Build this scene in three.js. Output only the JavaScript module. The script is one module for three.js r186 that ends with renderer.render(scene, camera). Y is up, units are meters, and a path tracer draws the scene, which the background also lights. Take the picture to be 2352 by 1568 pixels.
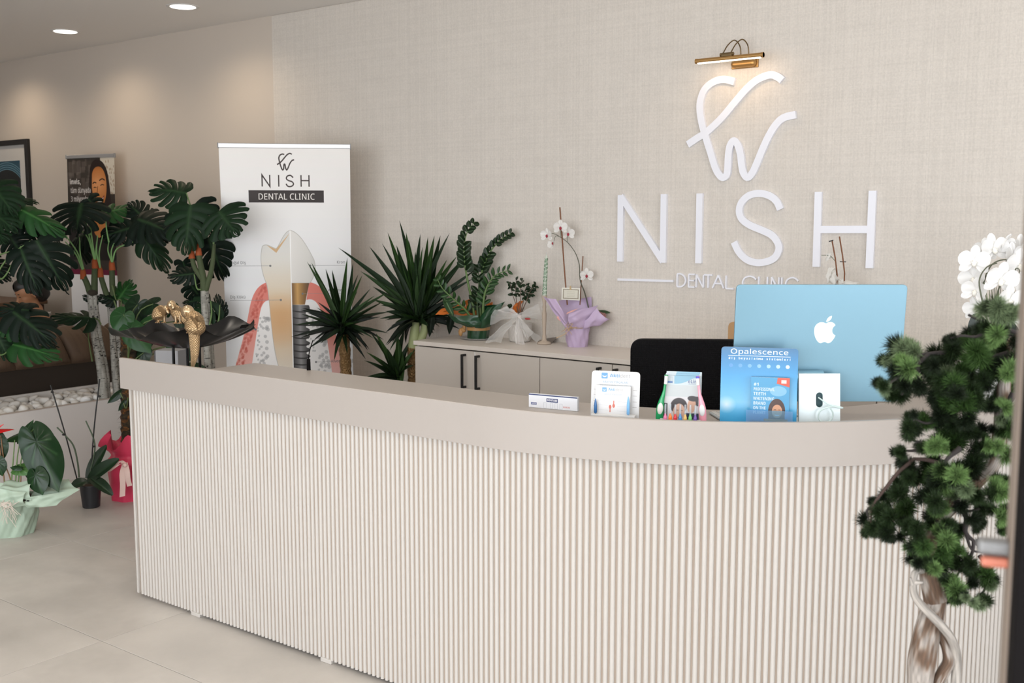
import * as THREE from 'three';
import { mergeGeometries, toCreasedNormals } from 'three/addons/utils/BufferGeometryUtils.js';
import { RoundedBoxGeometry } from 'three/addons/geometries/RoundedBoxGeometry.js';
import { MarchingCubes } from 'three/addons/objects/MarchingCubes.js';
import { RectAreaLightUniformsLib } from 'three/addons/lights/RectAreaLightUniformsLib.js';

// ---------------------------------------------------------------- camera
const scene = new THREE.Scene();
const camera = new THREE.PerspectiveCamera(35.9, 1.5, 0.05, 80);
const EYE = new THREE.Vector3(0, 1.72, 0);
const YAW = THREE.MathUtils.degToRad(36.7), PITCH = THREE.MathUtils.degToRad(6.53);
const FWD = new THREE.Vector3(-Math.sin(YAW) * Math.cos(PITCH), -Math.sin(PITCH), -Math.cos(YAW) * Math.cos(PITCH));
camera.position.copy(EYE);
camera.lookAt(EYE.clone().add(FWD));
camera.focus = 4.1;
camera.userData.fStop = 6;
scene.add(camera);

// ---------------------------------------------------------------- renderer, exposure
const renderer = new THREE.WebGLRenderer({ antialias: true });
renderer.toneMapping = THREE.LinearToneMapping;
renderer.toneMappingExposure = 0.92;
renderer.shadowMap.enabled = true;
RectAreaLightUniformsLib.init();

// ---------------------------------------------------------------- sky and daylight through the shop front
scene.background = new THREE.Color(2.0, 2.2, 2.5);
function daylight(x, y, w, h, k, side) {                       // soft daylight in one opening of the shop front
  const l = new THREE.RectAreaLight(new THREE.Color(0.985, 0.99, 1.0), k, w, h);
  if (side) { l.position.set(2.98, y, x); l.rotation.y = Math.PI / 2; } else l.position.set(x, y, 2.62); l.name = 'window_daylight'; scene.add(l);
}
daylight(-4.0, 1.55, 2.6, 2.6, 3.3);
daylight(-1.2, 1.55, 2.6, 2.6, 5.0);
daylight(1.6, 1.55, 2.6, 2.6, 5.2);
daylight(-0.6, 1.6, 4.4, 2.6, 2.5, true);

// ---------------------------------------------------------------- helpers
let seed = 7;
const rnd = () => { seed = (seed + 0x6d2b79f5) | 0; let t = Math.imul(seed ^ (seed >>> 15), 1 | seed); t = (t + Math.imul(t ^ (t >>> 7), 61 | t)) ^ t; return ((t ^ (t >>> 14)) >>> 0) / 4294967296; };
const rr = (a, b) => a + (b - a) * rnd();
const V = (x, y, z) => new THREE.Vector3(x, y, z);
const lerp = THREE.MathUtils.lerp, clamp = THREE.MathUtils.clamp, smooth = THREE.MathUtils.smoothstep;
const RIGHT = V(Math.cos(YAW), 0, -Math.sin(YAW)), UPV = RIGHT.clone().cross(FWD), FPX = 2420;
const TOEYE = FWD.clone().negate();
// survey of the place: the sight line of a point of the photograph, cut at a distance or at a known plane
const sight = (px, py) => FWD.clone().addScaledVector(RIGHT, (px - 1176) / FPX).addScaledVector(UPV, -(py - 784) / FPX);
const atD = (px, py, d) => EYE.clone().addScaledVector(sight(px, py), d);
const onZ = (px, py, z) => { const r = sight(px, py); return EYE.clone().addScaledVector(r, (z - EYE.z) / r.z); };
const onY = (px, py, y) => { const r = sight(px, py); return EYE.clone().addScaledVector(r, (y - EYE.y) / r.y); };
const onX = (px, py, x) => { const r = sight(px, py); return EYE.clone().addScaledVector(r, (x - EYE.x) / r.x); };

const taken = new Map();
const numbered = (name) => { const n = taken.get(name) || 0; taken.set(name, n + 1); return n ? name + '_' + String(n).padStart(3, '0') : name; };
function shade(o) { o.castShadow = true; o.receiveShadow = true; return o; }
function thing(name, label, category, pos = V(0, 0, 0), turn = 0, group) {
  const o = new THREE.Group(); o.name = numbered(name); o.position.copy(pos); o.rotation.y = turn;
  o.userData = { label, category }; if (group) o.userData.group = group;
  scene.add(o); o.updateMatrixWorld(true); return o;
}
function part(parent, name, geo, mat, extra) {
  const m = shade(new THREE.Mesh(geo, mat)); m.name = numbered(name); if (extra) Object.assign(m.userData, extra); parent.add(m); return m;
}
function solo(name, label, category, geo, mat, group) {
  const m = part(scene, name, geo, mat); m.userData = { label, category }; if (group) m.userData.group = group; return m;
}
function structure(name, geo, mat) { const m = part(scene, name, geo, mat); m.userData.kind = 'structure'; return m; }
const merge = (list) => mergeGeometries(list.map((g) => { g = g.index ? g.toNonIndexed() : g.clone(); for (const k of Object.keys(g.attributes)) if (!['position', 'normal', 'uv'].includes(k)) g.deleteAttribute(k); if (!g.attributes.uv) g.setAttribute('uv', new THREE.BufferAttribute(new Float32Array(g.attributes.position.count * 2), 2)); if (!g.attributes.normal) g.computeVertexNormals(); return g; }));
const box = (w, h, d, x = 0, y = 0, z = 0, r = 0) => (r ? new RoundedBoxGeometry(w, h, d, 2, r) : new THREE.BoxGeometry(w, h, d)).translate(x, y, z);
const cyl = (r0, r1, h, x = 0, y = 0, z = 0, n = 20) => new THREE.CylinderGeometry(r1, r0, h, n).translate(x, y, z);
const lathe = (pts, n = 32) => new THREE.LatheGeometry(pts.map(([r, y]) => new THREE.Vector2(Math.max(r, 1e-4), y)), n);
const ball = (rx, ry, rz, x = 0, y = 0, z = 0, n = 16) => new THREE.SphereGeometry(1, n, Math.max(8, n * 0.7 | 0)).scale(rx, ry, rz).translate(x, y, z);
function grid(nu, nv, f, colour, closed) {                // f(u, v) -> Vector3; a sheet of quads
  const p = [], c = [], uv = [], idx = [];
  for (let i = 0; i <= nu; i++) for (let j = 0; j <= nv; j++) {
    const u = i / nu, v = j / nv, q = f(u, v); p.push(q.x, q.y, q.z); uv.push(u, v);
    if (colour) { const k = colour(u, v); c.push(k[0], k[1], k[2]); }
    if (i < nu && j < nv) { const a = i * (nv + 1) + j, b = a + nv + 1; idx.push(a, b, a + 1, b, b + 1, a + 1); }
  }
  const g = new THREE.BufferGeometry();
  g.setAttribute('position', new THREE.Float32BufferAttribute(p, 3)); g.setAttribute('uv', new THREE.Float32BufferAttribute(uv, 2));
  if (colour) g.setAttribute('color', new THREE.Float32BufferAttribute(c, 3));
  g.setIndex(idx); g.computeVertexNormals();
  if (closed) { const n = g.attributes.normal; for (let i = 0; i <= nu; i++) { const a = i * (nv + 1), b = a + nv; const x = n.getX(a) + n.getX(b), y = n.getY(a) + n.getY(b), z = n.getZ(a) + n.getZ(b), l = Math.hypot(x, y, z) || 1; n.setXYZ(a, x / l, y / l, z / l); n.setXYZ(b, x / l, y / l, z / l); } }
  return g;
}
function tube(pts, rad, seg = 12, sides = 8, cap = true) { // tapered tube along points; rad is a number, a list or f(t)
  const cv = pts.length > 2 ? new THREE.CatmullRomCurve3(pts) : new THREE.LineCurve3(pts[0], pts[1]);
  const fr = cv.computeFrenetFrames(seg, false), R = typeof rad === 'function' ? rad : Array.isArray(rad) ? (t) => { const k = t * (rad.length - 1), i = Math.min(rad.length - 2, k | 0); return lerp(rad[i], rad[i + 1], k - i); } : () => rad;
  const len = cv.getLength();
  const body = grid(seg, sides, (u, v) => { const i = Math.round(u * seg), a = v * Math.PI * 2, r = R(u), c = cv.getPointAt(u); return c.addScaledVector(fr.normals[i], Math.cos(a) * r).addScaledVector(fr.binormals[i], Math.sin(a) * r); }, null, true);
  const uv = body.attributes.uv; for (let i = 0; i < uv.count; i++) uv.setXY(i, uv.getY(i), uv.getX(i) * len);
  if (!cap) return body;
  const ends = [0, 1].map((e) => { const c = cv.getPointAt(e), i = e * seg, p = [c.x, c.y, c.z], idx = []; for (let s = 0; s < sides; s++) { const a = s / sides * Math.PI * 2, q = c.clone().addScaledVector(fr.normals[i], Math.cos(a) * R(e)).addScaledVector(fr.binormals[i], Math.sin(a) * R(e)); p.push(q.x, q.y, q.z); idx.push(...(e ? [0, s + 1, (s + 1) % sides + 1] : [0, (s + 1) % sides + 1, s + 1])); } const g = new THREE.BufferGeometry(); g.setAttribute('position', new THREE.Float32BufferAttribute(p, 3)); g.setIndex(idx); g.computeVertexNormals(); return g; });
  return merge([body, ...ends]);
}
function ribbon(pts, w, z0, z1) {                        // flat stroke of width w in the x/y plane, from z0 to z1, square ends
  const n = pts.length, L = [], R = [];
  for (let i = 0; i < n; i++) { const a = pts[Math.max(0, i - 1)], b = pts[Math.min(n - 1, i + 1)], d = new THREE.Vector2(b.x - a.x, b.y - a.y).normalize(); L.push([pts[i].x - d.y * w / 2, pts[i].y + d.x * w / 2]); R.push([pts[i].x + d.y * w / 2, pts[i].y - d.x * w / 2]); }
  for (const S of [L, R]) for (let i = 1; i < n; i++) if ((S[i][0] - S[i - 1][0]) * (pts[i].x - pts[i - 1].x) + (S[i][1] - S[i - 1][1]) * (pts[i].y - pts[i - 1].y) <= 0) S[i] = S[i - 1];  // no folds inside tight bends
  const out = [...L, ...R.reverse()], s = [], nm = [];
  const quad = (a, b, c, d, n) => { s.push(...a, ...b, ...c, ...a, ...c, ...d); for (let k = 0; k < 6; k++) nm.push(...n); };
  for (let i = 0; i < n - 1; i++) { const l0 = L[i], l1 = L[i + 1], r0 = out[2 * n - 1 - i], r1 = out[2 * n - 2 - i]; quad([...r0, z1], [...r1, z1], [...l1, z1], [...l0, z1], [0, 0, 1]); }
  for (let i = 0; i < 2 * n; i++) { const a = out[i], b = out[(i + 1) % (2 * n)], d = Math.hypot(b[0] - a[0], b[1] - a[1]) || 1, c = [-(b[1] - a[1]) / d, (b[0] - a[0]) / d, 0]; quad([...b, z1], [...b, z0], [...a, z0], [...a, z1], c); }
  const g = new THREE.BufferGeometry(); g.setAttribute('position', new THREE.Float32BufferAttribute(s, 3)); g.setAttribute('normal', new THREE.Float32BufferAttribute(nm, 3)); return g;
}
const curve2 = (pts, n = 60) => new THREE.SplineCurve(pts.map((p) => new THREE.Vector2(p.x ?? p[0], p.y ?? p[1]))).getPoints(n);
function extrude(shape, depth, bevel = 0, seg = 12) { return new THREE.ExtrudeGeometry(shape, { depth, bevelEnabled: bevel > 0, bevelSize: bevel, bevelThickness: bevel, bevelSegments: 2, curveSegments: seg }); }
function rrect(w, h, r, x = 0, y = 0) { const s = new THREE.Shape(), a = x - w / 2, b = y - h / 2; s.moveTo(a + r, b); s.lineTo(a + w - r, b); s.quadraticCurveTo(a + w, b, a + w, b + r); s.lineTo(a + w, b + h - r); s.quadraticCurveTo(a + w, b + h, a + w - r, b + h); s.lineTo(a + r, b + h); s.quadraticCurveTo(a, b + h, a, b + h - r); s.lineTo(a, b + r); s.quadraticCurveTo(a, b, a + r, b); return s; }
// patch between four corners, bulging by the vector up; wrinkles by two sines
function sheet(a, b, c, d, up = V(0, 0, 0), nu = 10, nv = 10, wr = 0, ph = 0) {
  const nrm = b.clone().sub(a).cross(d.clone().sub(a)).normalize();
  return grid(nu, nv, (u, v) => a.clone().multiplyScalar((1 - u) * (1 - v)).addScaledVector(b, u * (1 - v)).addScaledVector(c, u * v).addScaledVector(d, (1 - u) * v)
    .addScaledVector(up, 4 * u * (1 - u) * 0.5 + 4 * v * (1 - v) * 0.5).addScaledVector(nrm, wr * (Math.sin(u * 9 + v * 4 + ph) + 0.6 * Math.sin(v * 13 - u * 5 + ph * 2))));
}
function basis(m, b, y, n) {                               // place a part whose own +y runs along y and whose +z faces n
  const yy = y.clone().normalize(); let zz = n.clone().addScaledVector(yy, -n.dot(yy)); if (zz.lengthSq() < 1e-6) zz = V(0.3, 1, 0.2).addScaledVector(yy, -V(0.3, 1, 0.2).dot(yy)); zz.normalize();
  m.position.copy(b); m.quaternion.setFromRotationMatrix(new THREE.Matrix4().makeBasis(yy.clone().cross(zz), yy, zz)); return m;
}
// ---------------------------------------------------------------- materials and textures
const srgb = (hex) => new THREE.Color(hex);
const mat = (hex, rough = 0.6, o = {}) => new THREE.MeshPhysicalMaterial({ color: typeof hex === 'object' && !hex.isColor ? new THREE.Color().setRGB(...hex) : hex, roughness: rough, side: THREE.DoubleSide, ...o });
function noise2(n, s) {                                    // tiling value noise, n cells a side
  const g = []; let k = s * 7919 + 13; for (let i = 0; i < n * n; i++) { k = (Math.imul(k, 1664525) + 1013904223) | 0; g.push((k >>> 8) / 16777216); }
  return (x, y) => { x = ((x % 1) + 1) % 1 * n; y = ((y % 1) + 1) % 1 * n; const i = Math.floor(x), j = Math.floor(y), u = (x - i) ** 2 * (3 - 2 * (x - i)), v = (y - j) ** 2 * (3 - 2 * (y - j)), at = (a, b) => g[(a % n) + (b % n) * n]; return lerp(lerp(at(i, j), at(i + 1, j), u), lerp(at(i, j + 1), at(i + 1, j + 1), u), v); };
}
function computed(w, h, f, colour = true) {                // f(u, v) -> [r, g, b] 0..1 (sRGB when colour)
  const d = new Uint8Array(w * h * 4);
  for (let y = 0; y < h; y++) for (let x = 0; x < w; x++) { const c = f(x / w, y / h), o = (y * w + x) * 4; d[o] = clamp(c[0], 0, 1) * 255; d[o + 1] = clamp(c[1], 0, 1) * 255; d[o + 2] = clamp(c[2], 0, 1) * 255; d[o + 3] = 255; }
  const t = new THREE.DataTexture(d, w, h); t.wrapS = t.wrapT = THREE.RepeatWrapping; t.magFilter = THREE.LinearFilter; t.minFilter = THREE.LinearMipmapLinearFilter; if (colour) t.colorSpace = THREE.SRGBColorSpace; t.needsUpdate = true; return t;
}
const rep = (t, x, y) => { const k = t.clone(); k.repeat.set(x, y); k.needsUpdate = true; return k; };
function print(w, h, draw) { const c = document.createElement('canvas'); c.width = w; c.height = h; const g = c.getContext('2d'); draw(g, w, h); const t = new THREE.CanvasTexture(c); t.colorSpace = THREE.SRGBColorSpace; return t; }
function uvBox(g, ax, bx, s = 1) {                         // uv in metres from two position axes
  const p = g.attributes.position, uv = new Float32Array(p.count * 2); for (let i = 0; i < p.count; i++) { uv[i * 2] = p.getComponent(i, ax) * s; uv[i * 2 + 1] = p.getComponent(i, bx) * s; }
  g.setAttribute('uv', new THREE.BufferAttribute(uv, 2)); return g;
}
// ================================================================ the room
const WALLZ = -5.3, CEIL = 3.208;
const n8 = noise2(8, 1), n16 = noise2(16, 2), n64 = noise2(64, 3), n200 = noise2(200, 4);
const tileTones = [0, 1, 2].map((k) => computed(512, 512, (u, v) => {
  const a = n8(u + k * 0.37, v + k * 0.21) * 0.5 + n16(u * 1 + k * 0.13, v) * 0.3 + n64(u, v + k * 0.3) * 0.14 + n200(u, v) * 0.06, s = 0.735 + (a - 0.5) * 0.12;
  return [s * 1.015, s * 0.985, s * 0.945];
}));
const tileRough = computed(256, 256, (u, v) => { const r = 0.3 + 0.2 * n16(u, v) + 0.1 * n64(u, v); return [r, r, r]; }, false);
const tileMats = tileTones.map((t) => mat(0xffffff, 1.0, { map: t, roughnessMap: tileRough, specularIntensity: 0.9 }));
const groutMat = mat(0xb9b1a5, 0.85);
const floor = structure('floor', box(15.9, 0.12, 8.4, -4.6, -0.068, -1.35), groutMat);
{
  const TX = 1.366, TZ = 0.683;
  const geos = [0, 1, 2, 3].map((k) => { const g = uvBox(box(TX - 0.003, 0.012, TZ - 0.003, 0, -0.006, 0, 0.0012), 0, 2, 0.45); const uv = g.attributes.uv; for (let i = 0; i < uv.count; i++) uv.setXY(i, uv.getX(i) + k * 0.29, uv.getY(i) + k * 0.43); return g; });
  for (let i = -6; i <= 4; i++) for (let j = 0; j <= 11; j++) {
    const x = -3.85 + (i + 0.5) * TX, z = -5.41 + j * TZ;
    const m = part(floor, 'tile', geos[(i + 7 + j * 3) % 4], tileMats[(i + 8 + j) % 3]); m.position.set(x, 0, z - 0.0); m.rotation.y = 0;
  }
}
const ceilMat = mat([0.9, 0.87, 0.83], 0.9), paintMat = mat([0.63, 0.56, 0.485], 0.85), plainWall = mat([0.62, 0.57, 0.52], 0.88);
structure('ceiling', box(15.9, 0.12, 8.4, -4.6, CEIL + 0.06, -1.35), ceilMat);
structure('wall_back', box(15.9, CEIL, 0.12, -4.6, CEIL / 2, WALLZ - 0.06), paintMat);
structure('wall_left', box(0.12, CEIL, 8.1, -12.4, CEIL / 2, -1.3), plainWall);
structure('wall_right', merge([box(0.12, CEIL, 2.5, 3.1, CEIL / 2, -4.1), box(0.12, CEIL, 1.1, 3.1, CEIL / 2, 2.2), box(0.12, 0.28, 4.5, 3.1, 0.14, -0.6), box(0.12, CEIL - 2.92, 4.5, 3.1, (CEIL + 2.92) / 2, -0.6)]), plainWall);
{
  const weave = computed(1024, 1024, (u, v) => {
    const tx = u * 190, ty = v * 190, wob = n64(u, v) * 0.6;
    const a = 0.5 + 0.5 * Math.sin((tx + wob) * 6.2832), b = 0.5 + 0.5 * Math.sin((ty + wob * 0.6) * 6.2832);
    const col = noise2row(u * 190, 11), row = noise2row(v * 190, 17), s = 0.83 + 0.03 * (a - 0.5) + 0.014 * (b - 0.5) + (col - 0.5) * 0.02 + (row - 0.5) * 0.015 + (n200(u, v) - 0.5) * 0.035 + (n16(u, v) - 0.5) * 0.012;
    return [s * 1.012, s * 0.98, s * 0.938];
  });
  const relief = computed(1024, 1024, (u, v) => { const a = 0.5 + 0.5 * Math.sin(u * 190 * 6.2832), b = 0.5 + 0.5 * Math.sin(v * 190 * 6.2832), s = 0.55 * a + 0.25 * b + 0.2 * n200(u, v); return [s, s, s]; }, false);
  function noise2row(x, s) { let k = Math.imul(Math.floor(x) + s * 977, 2654435761) >>> 0; k ^= k >>> 15; return (Math.imul(k, 2246822519) >>> 8) / 16777216; }
  const wp = mat(0xffffff, 0.8, { map: rep(weave, 1 / 1.1, 1 / 1.1), bumpMap: rep(relief, 1 / 1.1, 1 / 1.1), bumpScale: 0.0003, specularIntensity: 0.5 });
  structure('wall_covering', uvBox(box(9.17, CEIL - 0.004, 0.006, -1.551, CEIL / 2 - 0.002, WALLZ + 0.003), 0, 1), wp);
}
// the glazed shop front behind the viewer, solid towards the left
structure('wall_front', merge([box(7.0, CEIL, 0.12, -8.9, CEIL / 2, 2.74), box(8.6, 0.3, 0.12, -1.2, CEIL - 0.15, 2.74), box(0.25, CEIL, 0.12, 3.0, CEIL / 2, 2.74), box(8.5, 0.18, 0.12, -1.2, 0.09, 2.74)]), plainWall);
const bronze = mat([0.2, 0.155, 0.12], 0.42, { metalness: 0.6 }), gasket = mat([0.008, 0.007, 0.007], 0.8, { specularIntensity: 0.1 }), clearGlass = mat(0xffffff, 0.0, { transmission: 1, thickness: 0, ior: 1.5 });
[[-5.38, -2.62], [-2.58, 0.18], [0.22, 2.88]].forEach(([x0, x1], i) => {
  const w = structure('window_' + (i + 1), merge([box(0.06, 2.72, 0.08, x0 + 0.03, 1.54, 2.74), box(0.06, 2.72, 0.08, x1 - 0.03, 1.54, 2.74), box(x1 - x0, 0.06, 0.08, (x0 + x1) / 2, 0.21, 2.74), box(x1 - x0, 0.06, 0.08, (x0 + x1) / 2, 2.88, 2.74)]), bronze);
  part(w, 'pane', box(x1 - x0 - 0.12, 2.6, 0.008, (x0 + x1) / 2, 1.54, 2.74), clearGlass);
});
{ const w = structure('window_5', merge([box(0.08, 2.64, 0.06, 3.1, 1.6, -2.82), box(0.08, 2.64, 0.06, 3.1, 1.6, 1.62), box(0.08, 0.06, 4.5, 3.1, 0.31, -0.6), box(0.08, 0.06, 4.5, 3.1, 2.89, -0.6)]), bronze); part(w, 'pane', box(0.008, 2.54, 4.4, 3.1, 1.6, -0.6), clearGlass); }
{ // glazed screen at the viewer's side, which carries the open door leaf
  const w = structure('window_4', merge([box(0.05, 2.7, 0.06, 0.2, 1.35, 0.03), box(0.05, 2.7, 0.06, 3.0, 1.35, 0.03), box(2.8, 0.06, 0.06, 1.6, 2.7, 0.03), box(2.8, 0.06, 0.06, 1.6, 0.03, 0.03)]), bronze); part(w, 'pane', box(2.74, 2.6, 0.008, 1.6, 1.36, 0.03), clearGlass);
}
structure('pavement', merge([box(24, 0.1, 9, -4, -0.09, 7.35), box(5, 0.1, 9, 5.7, -0.09, -1.7)]), mat([0.42, 0.41, 0.39], 0.9));
{ // the glass door leaf swung into the room; only its free edge reaches into view
  const d = new THREE.Group(), e = atD(2335, 784, 0.95); d.name = 'door_1'; d.userData.kind = 'structure'; d.position.set(e.x, 0, e.z); d.rotation.y = Math.atan2(-(0.0 - e.z), 0.16 - e.x); scene.add(d);
  const L = Math.hypot(0.16 - e.x, 0.0 - e.z); // the leaf's near corner runs down at x = 0, z = 0
  part(d, 'door_frame', merge([box(0.03, 2.5, 0.03, 0.045, 1.27, -0.017, 0.003), box(0.06, 2.5, 0.034, L - 0.03, 1.27, -0.017), box(L - 0.1, 0.09, 0.034, L / 2, 0.065, -0.017), box(L - 0.1, 0.07, 0.034, L / 2, 2.48, -0.017)]), gasket);
  part(d, 'edge_strip', box(0.03, 2.5, 0.036, 0.015, 1.27, -0.018, 0.002), mat([0.2, 0.155, 0.12], 0.5, { metalness: 0.2 }));
  part(d, 'pane', box(L - 0.1, 2.34, 0.006, L / 2, 1.28, -0.016), clearGlass);
  part(d, 'latch', box(0.016, 0.015, 0.029, 0.014, 1.425, 0.0115, 0.005), mat([0.2, 0.2, 0.2], 0.4, { metalness: 0.4 }), { label: 'grey metal latch' });
  part(d, 'latch_tab', box(0.012, 0.01, 0.024, 0.014, 1.411, 0.01, 0.004), mat([0.5, 0.16, 0.1], 0.5), { label: 'orange red tab' });
}
// ---------------------------------------------------------------- downlights near the back wall
const glowWhite = mat(0xffffff, 0.5, { emissive: new THREE.Color(1, 0.95, 0.86), emissiveIntensity: 3.2 });
const trimWhite = mat([0.78, 0.77, 0.75], 0.5);
const OUT = 'round recessed downlight in the part of the ceiling outside the view';
[[-9.515, -4.79, 'round recessed ceiling downlight farthest along the back wall, beyond the framed picture'], [-7.946, -4.75, 'round recessed ceiling downlight above the framed picture end of the room'], [-6.378, -4.706, 'round recessed ceiling downlight nearest the edge of the woven wallpaper'], ...[-4.45, -2.7, -0.95].flatMap((x) => [[x, -2.75, OUT], [x, -0.6, OUT]])].forEach(([x, z, label]) => {
  const t = thing('ceiling_downlight', label, 'downlight', V(x, CEIL, z), 0, label === OUT ? 'recessed downlights outside the view' : 'recessed downlights along the back wall');
  part(t, 'trim_ring', lathe([[0.086, 0.012], [0.086, -0.003], [0.1, -0.006], [0.112, -0.003], [0.114, 0.0]], 40), trimWhite);
  part(t, 'light_lens', new THREE.CylinderGeometry(0.087, 0.087, 0.004, 40).translate(0, -0.002, 0), glowWhite);
  const s = new THREE.SpotLight(label === OUT ? new THREE.Color(1, 0.9, 0.78) : new THREE.Color(1, 0.8, 0.58), label === OUT ? 2.3 : 1.6, 0, label === OUT ? 1.2 : 1.36, 0.55, 2); s.position.set(0, -0.03, 0); s.target.position.set(0, -2, 0); s.castShadow = true; s.shadow.radius = 4; s.name = 'downlight_beam'; t.add(s, s.target);
});
// ---------------------------------------------------------------- clinic sign on the wallpaper
const signWhite = mat([0.86, 0.87, 0.93], 0.45);
const zo = (zx, zy) => { const p = onZ(1380 + zx / 2.5286, 60 + zy / 2.5286, WALLZ + 0.02); return new THREE.Vector2(p.x, p.y); };
const Z0 = WALLZ + 0.006, Z1 = WALLZ + 0.024;
{
  const c = V(-2.4, 2.15, Z0);
  const t = thing('wall_emblem', 'white raised line drawing of a tooth on woven wallpaper below the brass picture light', 'emblem', c);
  const mk = (pts, n, z) => ribbon(curve2(pts.map(([a, b]) => zo(a, b)), n), 0.0385, Z0, Z1 + z).translate(-c.x, -c.y, -c.z);
  part(t, 'stroke', mk([[505, 687], [560, 650], [612, 617], [700, 535], [780, 440], [850, 360], [915, 308], [985, 283], [1030, 296], [1053, 315]], 60, 0), signWhite);
  part(t, 'stroke', mk([[776, 322], [712, 309], [652, 326], [606, 365], [582, 420], [576, 480], [588, 565], [612, 650], [640, 740], [665, 820], [688, 862], [710, 879], [732, 862], [738, 820], [741, 760], [750, 698], [772, 666], [796, 689], [811, 740], [818, 795], [828, 848], [852, 878], [880, 853], [905, 800], [940, 715], [975, 640], [1015, 575], [1062, 532], [1133, 514]], 160, 0.0006), signWhite);
}
function strokeLetters(t, c, list, w, z1) { for (const strokes of list) part(t, 'letter', merge(strokes.map((p, i) => ribbon(p, w, Z0, z1 + i * 0.0004))).translate(-c.x, -c.y, -c.z), signWhite); }
{
  const c = V(-2.45, 1.68, Z0), P = (...a) => a.map(([x, y]) => zo(x, y));
  const t = thing('wordmark_sign', 'large white raised capital letters of the clinic name, widely spaced on woven wallpaper', 'sign', c);
  strokeLetters(t, c, [
    [P([116, 980], [112, 1367]), P([116, 986], [361, 1366]), P([367, 975], [361, 1373])],
    [P([575, 971], [567, 1377])],
    [curve2(P([1043, 1064], [1021, 1016], [977, 983], [920, 971], [860, 984], [817, 1025], [804, 1076], [821, 1121], [866, 1155], [930, 1182], [990, 1211], [1024, 1250], [1035, 1292], [1014, 1340], [970, 1365], [910, 1373], [850, 1356], [803, 1312], [774, 1253]), 90)],
    [P([1264, 962], [1251, 1397]), P([1579, 955], [1560, 1405]), P([1262, 1181], [1572, 1180])],
  ], 0.0375, Z1);
  const c2 = V(-2.9, 1.31, Z0), t2 = thing('tagline_sign', 'small thin white raised letters with a bar before them, partly hidden by the computer', 'sign', c2);
  part(t2, 'bar', ribbon([zo(96, 1471), zo(419, 1480)], 0.013, Z0, WALLZ + 0.02).translate(-c2.x, -c2.y, -c2.z), signWhite);
  const top = onZ(1560, 629, WALLZ + 0.02).y, bot = onZ(1560, 658, WALLZ + 0.02).y, X = (px) => onZ(px, 640, WALLZ + 0.02).x, q = (f) => (px) => f(X(px[0]), X(px[1]));
  const pt = (x, y) => new THREE.Vector2(x, y), H = (k) => lerp(bot, top, k);
  const G = {
    D: (a, b) => [[pt(a, bot), pt(a, top)], curve2([pt(a, top), pt(lerp(a, b, 0.45), top), pt(lerp(a, b, 0.85), H(0.82)), pt(b, H(0.5)), pt(lerp(a, b, 0.85), H(0.18)), pt(lerp(a, b, 0.45), bot), pt(a, bot)], 28)],
    E: (a, b) => [[pt(a, bot), pt(a, top)], [pt(a, top), pt(b, top)], [pt(a, H(0.52)), pt(lerp(a, b, 0.9), H(0.52))], [pt(a, bot), pt(b, bot)]],
    N: (a, b) => [[pt(a, bot), pt(a, top)], [pt(a, top), pt(b, bot)], [pt(b, bot), pt(b, top)]],
    T: (a, b) => [[pt(a, top), pt(b, top)], [pt((a + b) / 2, bot), pt((a + b) / 2, top)]],
    A: (a, b) => [[pt(a, bot), pt((a + b) / 2, top)], [pt((a + b) / 2, top), pt(b, bot)], [pt(lerp(a, b, 0.2), H(0.36)), pt(lerp(a, b, 0.8), H(0.36))]],
    L: (a, b) => [[pt(a, bot), pt(a, top)], [pt(a, bot), pt(b, bot)]],
    I: (a) => [[pt(a, bot), pt(a, top)]],
    C: (a, b) => [curve2([pt(b, H(0.76)), pt(lerp(a, b, 0.8), H(0.94)), pt(lerp(a, b, 0.5), top), pt(lerp(a, b, 0.15), H(0.85)), pt(a, H(0.5)), pt(lerp(a, b, 0.15), H(0.15)), pt(lerp(a, b, 0.5), bot), pt(lerp(a, b, 0.8), H(0.06)), pt(b, H(0.24))], 32)],
  };
  strokeLetters(t2, c2, [['D', 1554.5, 1574], ['E', 1581, 1595], ['N', 1598.5, 1615], ['T', 1616.5, 1635], ['A', 1636, 1662], ['L', 1667, 1685], ['C', 1705, 1736], ['L', 1742, 1756], ['I', 1762, 1762], ['N', 1771.6, 1788.5], ['I', 1795, 1795], ['C', 1804, 1833]].map(([k, a, b]) => q(G[k])([a, b])), 0.0085, WALLZ + 0.018);
}
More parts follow.
